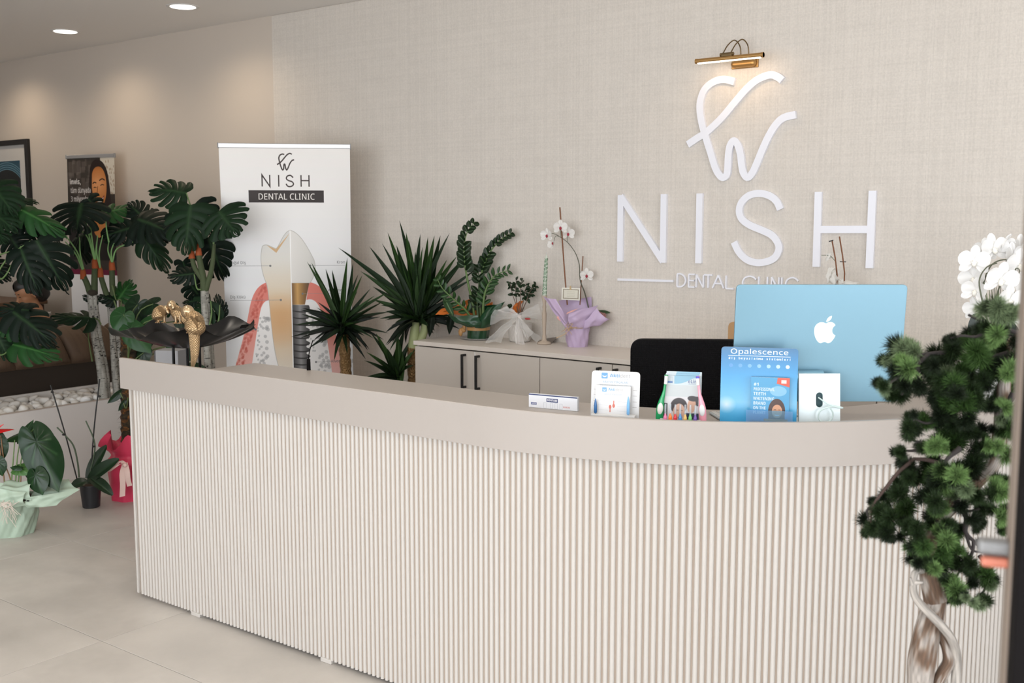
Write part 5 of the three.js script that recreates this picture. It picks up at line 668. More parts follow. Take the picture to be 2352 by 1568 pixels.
{ // mint-wrapped anthurium at the frame edge
  const f = onY(28, 1222, 0), c = V(f.x, 0, f.z), D = V(c.x, 0.2, c.z).sub(EYE).dot(FWD), t = thing('anthurium_plant', 'anthurium with big glossy heart leaves in mint green paper on the floor', 'potted plant', c), P = (x, y, o = 0) => atD(x, y, D + o).sub(c);
  const mint = mat([0.42, 0.53, 0.42], 0.5), raff = mat([0.66, 0.58, 0.5], 0.8);
  part(t, 'wrapped_pot', grid(24, 64, (v, u) => { const a = u * 6.2832, w = 1 + 0.045 * Math.sin(a * 7 + v * 6) + 0.035 * Math.sin(a * 13 - v * 9) * v + 0.02 * Math.sin(a * 19 + v * 14), r = lerp(0.115, 0.15, Math.pow(v, 0.8)); return V(Math.cos(a) * r * w, v * 0.2, Math.sin(a) * r * w); }), mint); part(t, 'pot_base', cyl(0.112, 0.112, 0.006, 0, 0.003, 0), mint); part(t, 'soil', cyl(0.12, 0.12, 0.01, 0, 0.19, 0), mat([0.04, 0.03, 0.02], 0.95));
  const wing = (a, up, o, wr = 0.008) => part(t, 'paper_wing', sheet(P(...a[0]), P(...a[1]), P(...a[2]), P(...a[3]), up, 18, 14, wr, o), mint);
  wing([[64, 1150, -0.1], [104, 1110, -0.02], [158, 1098, 0.04], [184, 1125, -0.02]], V(0, 0.0, 0.03), 0.3, 0.006); wing([[62, 1166, -0.15], [66, 1140, -0.16], [184, 1124, -0.03], [130, 1160, -0.1]], V(0, 0, 0.03), 1.4, 0.004);
  wing([[-30, 1140, -0.12], [72, 1145, -0.16], [84, 1108, -0.1], [20, 1106, 0.0]], V(0, 0.02, 0.05), 2.0, 0.01); wing([[-50, 1150, 0.05], [0, 1150, -0.12], [16, 1110, -0.08], [-40, 1090, 0.05]], V(0, 0, 0.04), 3.1, 0.01); wing([[0, 1170, -0.16], [62, 1160, -0.16], [58, 1130, -0.18], [0, 1120, -0.16]], V(0, 0, 0.03), 4.1, 0.008);
  part(t, 'raffia', merge([...Array(26)].map((_, i) => { const a = P(6 + rr(-4, 4), 1158 + rr(-3, 3), -0.19), dn = i % 3 ? 1 : 0; return tube([a, a.clone().addScaledVector(RIGHT, rr(-0.02, 0.05)).add(V(0, rr(-0.02, 0.02), 0)), a.clone().addScaledVector(RIGHT, rr(-0.05, 0.1)).add(V(0, dn ? rr(-0.13, -0.03) : rr(-0.02, 0.03), 0))], 0.0013, 6, 5); })), raff);
  part(t, 'clip', box(0.014, 0.006, 0.004).rotateY(YAW).translate(...P(64, 1150, -0.17).toArray()), gasket);
  const hg = heartLeaf([0.009, 0.03, 0.01], [0.03, 0.075, 0.028]), hl = heartLeaf([0.05, 0.13, 0.03], [0.1, 0.2, 0.06]), hm = leafMat({ roughness: 0.22, specularIntensity: 0.5 });
  const H = (bx, by, tx, ty, g, wf, bd, td, lift, side = 0) => { const b = P(bx, by, bd), e = P(tx, ty, bd + td), L = b.distanceTo(e); setLeaf(t, 'leaf', g, hm, b, e, TOEYE.clone().addScaledVector(V(0, 1, 0), lift).addScaledVector(RIGHT, side), L * wf); };
  H(84, 1014, 135, 1132, hg, 0.64, -0.1, -0.03, 0.3, 0.3); H(82, 1090, 96, 1138, hg, 0.95, -0.14, -0.02, 0.2); H(70, 992, 2, 1009, hg, 0.55, -0.02, -0.02, 1.8); H(44, 1076, 97, 1070, hl, 0.62, -0.08, 0, 0.8); H(44, 1075, 21, 1072, hg, 0.55, -0.1, 0, 0.7); H(-4, 1060, 4, 1095, hg, 0.9, -0.1, 0, 0.3); H(70, 1060, 74, 962, hg, 0.6, -0.03, 0.06, 0.3, -0.4); H(-14, 1010, 3, 1065, hg, 0.9, -0.06, 0, 0.4); H(52, 1004, 76, 960, hg, 0.5, 0.02, 0.05, 0.6);
  const red = mat([0.62, 0.012, 0.015], 0.25, { clearcoat: 0.6 }); part(t, 'red_flower', heartLeaf([0.5, 0.008, 0.01], [0.5, 0.012, 0.012]), hm); const rf = t.children[t.children.length - 1]; basis(rf, P(-22, 988, -0.05), P(25, 982, -0.05).sub(P(-22, 988, -0.05)), V(0, 1, 0.1)); rf.scale.set(0.1, 0.135, 0.1); part(t, 'spadix', tube([P(-6, 985, -0.05), P(2, 978, -0.05), P(8, 974, -0.05)], [0.005, 0.004, 0.002], 6, 8), red);
  for (const q of [[[24, 1130], [30, 1060], [34, 1010]], [[34, 1130], [40, 1050], [46, 1012]], [[40, 1130], [48, 1060], [66, 1000], [76, 986]], [[50, 1132], [66, 1100], [80, 1075]], [[16, 1135], [8, 1090], [0, 1050]], [[14, 1130], [4, 1060], [-4, 1000]], [[44, 1130], [48, 1100], [46, 1076]], [[30, 1134], [24, 1100], [10, 1060], [2, 1000]], [[56, 1132], [66, 1095], [70, 1060]]]) stem(t, 'petiole', q.map(([x, y]) => P(x, y, -0.06)), [0.0042, 0.0036, 0.0028], rnd() < 0.3 ? mat([0.2, 0.1, 0.04], 0.5) : greenStem, 12, 7);
}
{ // bare orchid in a black pot
  const f = onY(203, 1165, 0), c = V(f.x, 0, f.z - 0.02), D = V(c.x, 0.2, c.z).sub(EYE).dot(FWD), t = thing('bare_orchid', 'flowerless orchid with two tall dark stakes in a black pot on the floor', 'orchid', c), P = (x, y, o = 0) => atD(x, y, D + o).sub(c);
  const ph = P(203, 1112).y; part(t, 'pot', lathe([[0, 0], [0.046, 0], [0.05, 0.004], [0.062, ph - 0.008], [0.064, ph], [0.059, ph], [0.056, ph - 0.02], [0, ph - 0.02]], 36), mat([0.02, 0.021, 0.025], 0.45)); part(t, 'bark', cyl(0.056, 0.056, 0.008, 0, ph - 0.014, 0), mat([0.06, 0.045, 0.03], 0.95));
  const og = blade((v) => 0.5 * Math.pow(Math.sin(Math.PI * clamp(0.08 + v * 0.9, 0, 1)), 0.6), [0.012, 0.034, 0.014], [0.02, 0.05, 0.02], { fold: 0.35, droop: 0.25 }), od = blade((v) => 0.5 * Math.pow(Math.sin(Math.PI * clamp(0.08 + v * 0.9, 0, 1)), 0.6), [0.012, 0.03, 0.013], [0.02, 0.05, 0.02], { fold: 0.3, droop: 0.7 }), om = leafMat({ roughness: 0.32 });
  const L = (bx, by, tx, ty, w, g, bd, td, up, s = 0) => setLeaf(t, 'leaf', g, om, P(bx, by, bd), P(tx, ty, bd + td), TOEYE.clone().addScaledVector(V(0, 1, 0), up).addScaledVector(RIGHT, s), w);
  L(203, 1100, 243, 1018, 0.075, og, 0.0, 0.06, 0.2, -0.2); L(205, 1103, 271, 1051, 0.08, og, -0.02, -0.02, 0.5); L(208, 1098, 258, 1128, 0.07, od, -0.04, -0.08, 1.2); L(200, 1106, 157, 1113, 0.075, od, -0.04, -0.06, 1.2); L(196, 1108, 225, 1100, 0.05, od, -0.02, -0.06, 1.0);
  stem(t, 'stake', [P(177, 1100), P(148, 990), P(116, 884)], 0.0042, blackStick, 6, 8); stem(t, 'stake', [P(208, 1102), P(216, 985), P(229, 870)], 0.0042, blackStick, 6, 8);
  stem(t, 'cut_stem', [P(182, 1096, -0.02), P(178, 1060, -0.02), P(168, 1022, -0.02), P(150, 1000), P(131, 981)], [0.0052, 0.005, 0.0044], mat([0.08, 0.12, 0.07], 0.5), 20, 8); stem(t, 'cut_stem', [P(206, 1090), P(218, 1030), P(216, 1010), P(197, 966)], [0.005, 0.0045, 0.004], mat([0.08, 0.12, 0.07], 0.5), 16, 8);
  for (const [x, y] of [[146, 998], [216, 1025], [120, 900], [228, 910]]) part(t, 'clip', ball(0.011, 0.006, 0.009, ...P(x, y, -0.004).toArray()), blackStick);
}
// ================================================================ roll-up banners, framed picture
function drawMark(g, x, y, s, w) {                          // the clinic's tooth line drawing
  g.lineWidth = w; g.lineCap = 'butt'; g.lineJoin = 'round'; const P = (a, b) => [x + (a - 820) * s, y + (b - 590) * s];
  const run = (pts) => { g.beginPath(); const c = new THREE.SplineCurve(pts.map((p) => new THREE.Vector2(...P(...p)))).getPoints(80); c.forEach((p, i) => (i ? g.lineTo(p.x, p.y) : g.moveTo(p.x, p.y))); g.stroke(); };
  run([[505, 687], [612, 617], [700, 535], [780, 440], [850, 360], [915, 308], [985, 283], [1053, 315]]); run([[776, 322], [712, 309], [652, 326], [606, 365], [582, 420], [576, 480], [612, 650], [665, 820], [710, 879], [743, 820], [754, 700], [772, 667], [794, 688], [813, 800], [850, 878], [905, 800], [975, 640], [1062, 532], [1133, 514]]);
}
function rollup(name, label, a, b, tex, H, curlL) {          // a and b: the two ends of the top rail
  const w = Math.hypot(b.x - a.x, b.z - a.z), c = V((a.x + b.x) / 2, 0, (a.z + b.z) / 2), top = (a.y + b.y) / 2, t = thing(name, label, 'banner', c, Math.atan2(-(b.z - a.z), b.x - a.x));
  const alu = mat([0.55, 0.55, 0.56], 0.35, { metalness: 0.7 });
  const s = grid(40, 24, (v, u) => { const x = (u - 0.5) * (w - 0.008), y = top - 0.012 - v * (top - 0.07), k = Math.abs(2 * u - 1); return V(x * (1 - 0.012 * Math.sin(v * 3.14)), y, curlL * k * k * k * k * Math.sin(v * 3.14) + 0.0015 * Math.sin(u * 9 + v * 4)); });
  const uv = s.attributes.uv; for (let i = 0; i < uv.count; i++) { const v = uv.getX(i), u = uv.getY(i); uv.setXY(i, u, 1 - v); }
  part(t, 'printed_sheet', s, mat(0xffffff, 0.55, { map: tex })); 
  part(t, 'top_rail', merge([box(w, 0.03, 0.014, 0, top, 0, 0.004)]), alu); part(t, 'end_cap', merge([box(0.006, 0.036, 0.02, -w / 2, top, 0, 0.002), box(0.006, 0.036, 0.02, w / 2, top, 0, 0.002)]), mat([0.3, 0.3, 0.3], 0.5));
  part(t, 'pole', cyl(0.009, 0.009, top - 0.05, 0, top / 2 + 0.02, -0.05, 12), alu); part(t, 'base', merge([box(w + 0.03, 0.08, 0.09, 0, 0.045, -0.01, 0.02), box(0.05, 0.012, 0.36, -w * 0.35, 0.006, 0, 0.003), box(0.05, 0.012, 0.36, w * 0.35, 0.006, 0, 0.003)]), alu); return t;
}
{
  const tex = print(850, 2040, (g, W, H) => {
    g.fillStyle = '#e6e7e8'; g.fillRect(0, 0, W, H); g.scale(1, 0.957);
    const bg = g.createLinearGradient(0, 0, 0, 900); bg.addColorStop(0, '#f1eeea'); bg.addColorStop(1, '#e6e7e8'); g.fillStyle = bg; g.fillRect(0, 0, W, H);
    g.strokeStyle = '#2c1d18'; drawMark(g, 428, 90, 0.178, 8);
    g.lineWidth = 8; const L = (...q) => { g.beginPath(); q.forEach(([x, y], i) => (i ? g.lineTo(x, y) : g.moveTo(x, y))); g.stroke(); }; g.lineCap = 'butt'; g.lineJoin = 'miter';
    L([272, 248], [272, 174], [322, 248], [322, 174]); L([380, 174], [380, 248]); g.beginPath(); new THREE.SplineCurve([[474, 190], [458, 176], [438, 180], [430, 196], [444, 209], [466, 216], [476, 232], [462, 246], [440, 246], [427, 230]].map((p) => new THREE.Vector2(...p))).getPoints(50).forEach((p, i) => (i ? g.lineTo(p.x, p.y) : g.moveTo(p.x, p.y))); g.stroke(); L([526, 174], [526, 248]); L([578, 174], [578, 248]); L([526, 209], [578, 209]);
    g.fillStyle = '#241813'; g.fillRect(182, 272, 492, 78); g.fillStyle = '#f3efe9'; g.font = '54px sans-serif'; g.textAlign = 'center'; g.fillText('DENTAL CLINIC', 428, 331, 462);
    const X = 446; // gum, bone, root
    const gum = (pts, k) => { const q = g.createLinearGradient(0, 870, 0, 1500); q.addColorStop(0, '#d8786a'); q.addColorStop(0.5, '#de8b7e'); q.addColorStop(1, '#ecbcb3'); g.fillStyle = q; g.beginPath(); pts(); g.fill(); };
    g.fillStyle = '#eceae8'; g.fillRect(180, 1000, 520, 1000); 
    gum(() => { g.moveTo(282, 868); g.bezierCurveTo(210, 890, 180, 960, 160, 1060); g.bezierCurveTo(130, 1200, 90, 1320, 40, 1480); g.lineTo(20, 1900); g.lineTo(150, 1900); g.lineTo(165, 1440); g.bezierCurveTo(190, 1300, 215, 1150, 235, 1060); g.bezierCurveTo(250, 1000, 270, 985, 300, 985); g.lineTo(304, 900); });
    gum(() => { g.moveTo(565, 868); g.bezierCurveTo(640, 880, 670, 930, 690, 1010); g.bezierCurveTo(730, 1180, 760, 1320, 790, 1450); g.lineTo(820, 1900); g.lineTo(740, 1900); g.bezierCurveTo(720, 1500, 680, 1250, 650, 1090); g.bezierCurveTo(630, 1000, 590, 970, 545, 985); });
    g.fillStyle = 'rgba(190,80,66,.4)'; let k = 3; for (let i = 0; i < 130; i++) { k = (k * 9301 + 49297) % 233280; const f = k / 233280, y = 890 + f * 560; k = (k * 9301 + 49297) % 233280; const x = 262 - (y - 890) * 0.33 + (k / 233280 - 0.5) * 46 - (y < 960 ? (960 - y) * -0.2 : 0); g.beginPath(); g.ellipse(x, y, 7, 11, 0.5, 0, 7); g.fill(); }
    g.fillStyle = 'rgba(150,150,150,.5)'; for (let i = 0; i < 110; i++) { k = (k * 9301 + 49297) % 233280; const y = 1090 + k / 233280 * 420; k = (k * 9301 + 49297) % 233280; const r = k / 233280; const l = i % 2; g.beginPath(); g.ellipse(l ? 215 + r * 80 - (y - 1090) * 0.06 : 560 + r * 110 + (y - 1090) * 0.06, y, 5 + r * 8, 7 + r * 6, r * 3, 0, 7); g.fill(); }
    const tooth = () => { g.beginPath(); g.moveTo(X, 530); g.bezierCurveTo(400, 540, 372, 640, 350, 648); g.bezierCurveTo(320, 640, 290, 610, 262, 632); g.bezierCurveTo(240, 700, 248, 800, 282, 876); g.bezierCurveTo(300, 940, 300, 1150, 326, 1320); g.bezierCurveTo(340, 1420, 370, 1480, 400, 1640); g.lineTo(X, 1640); };
    const q = g.createLinearGradient(0, 530, 0, 1500); q.addColorStop(0, '#d8d8d5'); q.addColorStop(0.2, '#dedbd3'); q.addColorStop(0.38, '#dfd2bd'); q.addColorStop(0.55, '#d8b68c'); q.addColorStop(0.75, '#dcc5a6'); q.addColorStop(1, '#dcd7cd'); g.fillStyle = q; tooth(); g.fill(); g.strokeStyle = '#b9b6af'; g.lineWidth = 4; tooth(); g.stroke();
    const cr = g.createRadialGradient(370, 1120, 10, 370, 1120, 190); cr.addColorStop(0, 'rgba(208,155,100,.6)'); cr.addColorStop(1, 'rgba(205,142,80,0)'); g.fillStyle = cr; g.save(); tooth(); g.clip(); g.fillRect(200, 850, 250, 600); g.fillStyle = 'rgba(205,165,115,.9)'; g.beginPath(); g.moveTo(290, 626); g.lineTo(350, 652); g.lineTo(X, 545); g.lineTo(352, 676); g.fill(); g.restore();
    const c2 = g.createLinearGradient(X, 0, 620, 0); c2.addColorStop(0, '#e3e0db'); c2.addColorStop(0.7, '#d5d3cd'); c2.addColorStop(1, '#c2c2bf'); g.fillStyle = c2; g.beginPath(); g.moveTo(X, 530); g.bezierCurveTo(510, 540, 560, 640, 600, 720); g.bezierCurveTo(620, 780, 600, 840, 570, 874); g.lineTo(X, 874); g.fill(); g.stroke();
    const au = g.createLinearGradient(X, 0, 560, 0); au.addColorStop(0, '#6b4a22'); au.addColorStop(0.35, '#c79b58'); au.addColorStop(0.7, '#8a6430'); au.addColorStop(1, '#5d421f'); g.fillStyle = au; g.beginPath(); g.moveTo(X, 874); g.lineTo(566, 874); g.lineTo(534, 1016); g.lineTo(X, 1016); g.fill();
    const st = g.createLinearGradient(X, 0, 566, 0); st.addColorStop(0, '#2c2a2a'); st.addColorStop(0.45, '#8d8c8c'); st.addColorStop(0.8, '#4a4848'); st.addColorStop(1, '#2b2929'); g.fillStyle = st; g.beginPath(); g.moveTo(X, 1016); g.lineTo(560, 1020); for (let y = 1040; y < 1640; y += 44) { g.quadraticCurveTo(572, y + 6, 560, y + 18); g.quadraticCurveTo(530, y + 26, 540, y + 40); } g.lineTo(X, 1640); g.fill(); g.strokeStyle = 'rgba(20,18,18,.75)'; g.lineWidth = 9; for (let y = 1060; y < 1640; y += 44) { g.beginPath(); g.moveTo(X, y - 6); g.quadraticCurveTo(500, y + 10, 556, y); g.stroke(); }
    g.fillStyle = '#fbfaf8'; g.fillRect(X - 3, 530, 6, 1110);
    g.fillStyle = '#6d6d6d'; g.strokeStyle = '#8d8d8d'; g.lineWidth = 2; g.font = '27px sans-serif'; g.textAlign = 'left';
    const call = (s, tx, y, x0, x1, dot) => { g.fillText(s, tx, y - 12); g.beginPath(); g.moveTo(x0, y); g.lineTo(x1, y); g.stroke(); g.beginPath(); g.arc(dot, y, 7, 0, 7); g.fill(); };
    call('Doğal Diş', 36, 760, 36, 310, 310); call('Diş Kökü', 36, 984, 36, 374, 374); call('Diş Eti', 40, 1176, 60, 200, 200); call('Kron', 752, 760, 574, 810, 574); call('Abutment', 690, 944, 520, 800, 520); g.fillText('Alveol Kemiği', 700, 1404); call('', 0, 1398, 600, 700, 600);
  });
  rollup('rollup_banner', 'white roll-up banner with a large split drawing of a tooth and an implant', onY(500.5, 333.5, 2.2), onY(805, 336.5, 2.2), tex, 2.2, -0.03);
}
{
  const tex = print(640, 1560, (g, W, H) => {
    g.fillStyle = '#ece9e6'; g.fillRect(0, 0, W, H); g.scale(1, 0.52); g.fillStyle = '#3a332d'; g.fillRect(0, 0, W, 1350); let k = 11; const r = () => { k = (k * 9301 + 49297) % 233280; return k / 233280; };
    for (let i = 0; i < 46; i++) { g.fillStyle = ['rgba(120,110,100,.35)', 'rgba(70,60,52,.5)', 'rgba(160,150,140,.25)'][i % 3]; g.fillRect(r() * 420, r() * 420, 20 + r() * 50, 40 + r() * 130); } g.fillStyle = '#cfc6b6'; g.fillRect(450, 0, 190, 420); g.fillStyle = 'rgba(140,110,80,.6)'; for (let i = 0; i < 30; i++) g.fillRect(520 + r() * 110, r() * 420, 10, 26); const f = g.createLinearGradient(0, 380, 0, 760); f.addColorStop(0, 'rgba(30,24,20,0)'); f.addColorStop(1, 'rgba(26,20,18,1)'); g.fillStyle = f; g.fillRect(0, 380, W, 800);
    g.fillStyle = '#22140f'; g.beginPath(); g.moveTo(390, 24); g.bezierCurveTo(300, 40, 286, 180, 290, 420); g.bezierCurveTo(290, 640, 250, 800, 270, 960); g.lineTo(560, 960); g.bezierCurveTo(600, 700, 580, 300, 540, 160); g.bezierCurveTo(510, 60, 450, 16, 390, 24); g.fill();
    g.fillStyle = '#c07a3e'; g.beginPath(); g.moveTo(330, 200); g.bezierCurveTo(340, 120, 400, 90, 450, 110); g.bezierCurveTo(510, 140, 530, 250, 524, 350); g.bezierCurveTo(520, 470, 470, 580, 420, 590); g.bezierCurveTo(370, 580, 326, 460, 322, 340); g.fill(); { const k2 = g.createRadialGradient(400, 300, 40, 430, 340, 280); k2.addColorStop(0, 'rgba(226,158,104,.85)'); k2.addColorStop(0.55, 'rgba(190,118,62,.5)'); k2.addColorStop(1, 'rgba(110,58,24,.75)'); g.fillStyle = k2; g.fill(); } g.fillStyle = '#a86431'; g.fillRect(390, 560, 110, 180); g.fillStyle = '#c07a3e'; g.beginPath(); g.ellipse(410, 800, 90, 120, 0, 0, 7); g.fill(); g.strokeStyle = '#2c170d'; g.lineWidth = 13; g.beginPath(); g.moveTo(336, 300); g.quadraticCurveTo(356, 270, 384, 292); g.moveTo(428, 266); g.quadraticCurveTo(470, 226, 504, 264); g.stroke(); g.lineWidth = 9; g.beginPath(); g.moveTo(346, 346); g.quadraticCurveTo(364, 330, 384, 346); g.moveTo(440, 322); g.quadraticCurveTo(466, 300, 492, 318); g.stroke(); g.strokeStyle = '#8a4d22'; g.beginPath(); g.moveTo(404, 330); g.quadraticCurveTo(386, 410, 392, 430); g.lineTo(424, 434); g.stroke(); g.fillStyle = '#f1e6da'; g.beginPath(); g.moveTo(366, 470); g.quadraticCurveTo(430, 500, 484, 440); g.quadraticCurveTo(470, 530, 410, 530); g.fill(); g.strokeStyle = '#7d2f22'; g.lineWidth = 8; g.stroke();
    g.fillStyle = '#e9e4de'; g.font = 'bold 84px sans-serif'; g.fillText('invis,', 28, 300, 150); g.font = '84px sans-serif'; g.fillText('tüm dünyada', 36, 400, 270); g.fillText('3 milyondan', 36, 500, 250); g.fillText('fazla kişi', 36, 600, 250); g.fillText('tarafından', 36, 700, 250); g.fillText('kullanılıyor.', 36, 800, 260);
    g.fillStyle = '#6a1233'; g.fillRect(0, 1290, W, 60); g.fillStyle = '#ece9e6'; g.fillRect(0, 1350, W, 300);
  });
  rollup('rollup_banner', 'narrow-looking roll-up banner with a smiling long-haired woman behind the birch-stemmed plant', onZ(153, 364, -5.04), onZ(263, 353, -5.14), tex, 2.2, 0.02);
}
{
  const x1 = onZ(64, 330, WALLZ + 0.02).x, yT = onZ(64, 319, WALLZ + 0.02).y, W = 0.84, H = 0.92, t = thing('framed_picture', 'black framed picture with a wide white mat and dark print on the wall', 'picture', V(x1 - W / 2, yT - H / 2, WALLZ + 0.002));
  const s = rrect(W, H, 0.002); s.holes.push(rrect(W - 0.09, H - 0.09, 0.001)); part(t, 'frame', extrude(s, 0.03, 0.002), mat([0.012, 0.011, 0.011], 0.4)); part(t, 'mat_board', box(W - 0.08, H - 0.08, 0.006, 0, 0, 0.008), mat([0.62, 0.6, 0.57], 0.8));
  const tx = print(360, 420, (g) => { g.fillStyle = '#16242c'; g.fillRect(0, 0, 360, 420); g.fillStyle = '#274c5e'; g.fillRect(0, 0, 360, 120); g.fillStyle = '#14191b'; g.beginPath(); g.arc(180, 320, 260, 0, 7); g.fill(); g.strokeStyle = '#6f98a6'; g.lineWidth = 5; for (let i = 0; i < 4; i++) { g.beginPath(); g.arc(180, 330, 270 + i * 16, Math.PI, 2 * Math.PI); g.stroke(); } g.strokeStyle = '#35525c'; for (let i = 0; i < 30; i++) { g.beginPath(); g.arc(180, 330, 190, Math.PI + i * 0.1, Math.PI + i * 0.1 + 0.04); g.stroke(); } g.fillStyle = '#0d1012'; g.fillRect(0, 240, 360, 180); });
  part(t, 'printed_picture', new THREE.PlaneGeometry(W - 0.34, H - 0.38).translate(0, 0, 0.0125), mat(0xffffff, 0.5, { map: tx }));
}
// ================================================================ sofa behind the planter
{
  const brownT = computed(256, 256, (u, v) => { const a = noise2f(u * 12, v * 12), b = noise2f(u * 60, v * 60), s = 0.88 + 0.2 * a + 0.08 * b; return [s, s, s]; }), velvet = mat([0.12, 0.075, 0.046], 0.7, { map: brownT, sheen: 1, sheenColor: new THREE.Color(1, 0.85, 0.7), sheenRoughness: 0.35 }), velvetDark = mat([0.03, 0.02, 0.013], 0.8, { sheen: 0.35, sheenColor: new THREE.Color(0.4, 0.3, 0.22), sheenRoughness: 0.5 });
  const X = -7.08, t = thing('velvet_sofa', 'brown velvet sofa with fat curved channels along its back behind the planter', 'sofa', V(X, 0, -3.5));
  const z0 = 1.2, z1 = -1.28, n = 12, w = (z0 - z1) / n;
  part(t, 'back_base', box(0.16, 0.69, z0 - z1, -0.09, 0.375, (z0 + z1) / 2, 0.01), velvetDark);
  const prof = new THREE.CatmullRomCurve3([V(0.0, 0.69, 0), V(0.045, 0.73, 0), V(0.05, 0.8, 0), V(0.02, 0.88, 0), V(-0.05, 0.935, 0), V(-0.14, 0.945, 0), V(-0.2, 0.9, 0), V(-0.215, 0.7, 0)]);
  for (let i = 0; i < n; i++) part(t, 'channel', grid(26, 12, (u, v) => { const p = prof.getPointAt(u), d = prof.getTangentAt(u), b = Math.sqrt(Math.max(0, 1 - (2 * v - 1) ** 2)) - 0.75, k = 0.05 * smooth(u, 0.0, 0.12) + 0.004; return V(p.x + d.y * k * b, p.y - d.x * k * b, z1 + (i + v) * w + 0.075 * Math.sin(u * 3.4)); }), velvet);
  part(t, 'seat', box(0.5, 0.18, z0 - z1 - 0.1, -0.44, 0.36, (z0 + z1) / 2, 0.05), velvet); part(t, 'base', box(0.56, 0.2, z0 - z1, -0.41, 0.17, (z0 + z1) / 2, 0.01), velvetDark);
  for (const [x, z] of [[-0.1, z0 - 0.1], [-0.66, z0 - 0.1], [-0.1, z1 + 0.1], [-0.66, z1 + 0.1]]) part(t, 'leg', cyl(0.02, 0.025, 0.08, x, 0.04, z), handleBlack);
}
{ // low wooden cabinet further back
  const p = onZ(20, 692, -4.7), t = thing('wooden_cabinet', 'brown wooden counter edge by the seated woman beyond the plants', 'cabinet', V(p.x - 0.55, 0, -4.75));
  const wood = mat([0.06, 0.032, 0.018], 0.6), h = p.y; part(t, 'top', box(1.3, 0.035, 0.5, 0, h - 0.0175, 0, 0.006), mat([0.12, 0.065, 0.035], 0.5)); part(t, 'carcass', box(1.24, h - 0.08, 0.44, 0, (h - 0.08) / 2 + 0.04, -0.01), wood); for (const k of [-1, 1]) { const d = part(t, 'door', box(0.6, h - 0.14, 0.018, k * 0.31, h / 2, 0.22, 0.003), wood); part(d, 'knob', ball(0.014, 0.014, 0.014, k * 0.05, h * 0.7, 0.242), brassKnob()); }
  function brassKnob() { return mat([0.4, 0.27, 0.1], 0.35, { metalness: 0.9 }); }
}
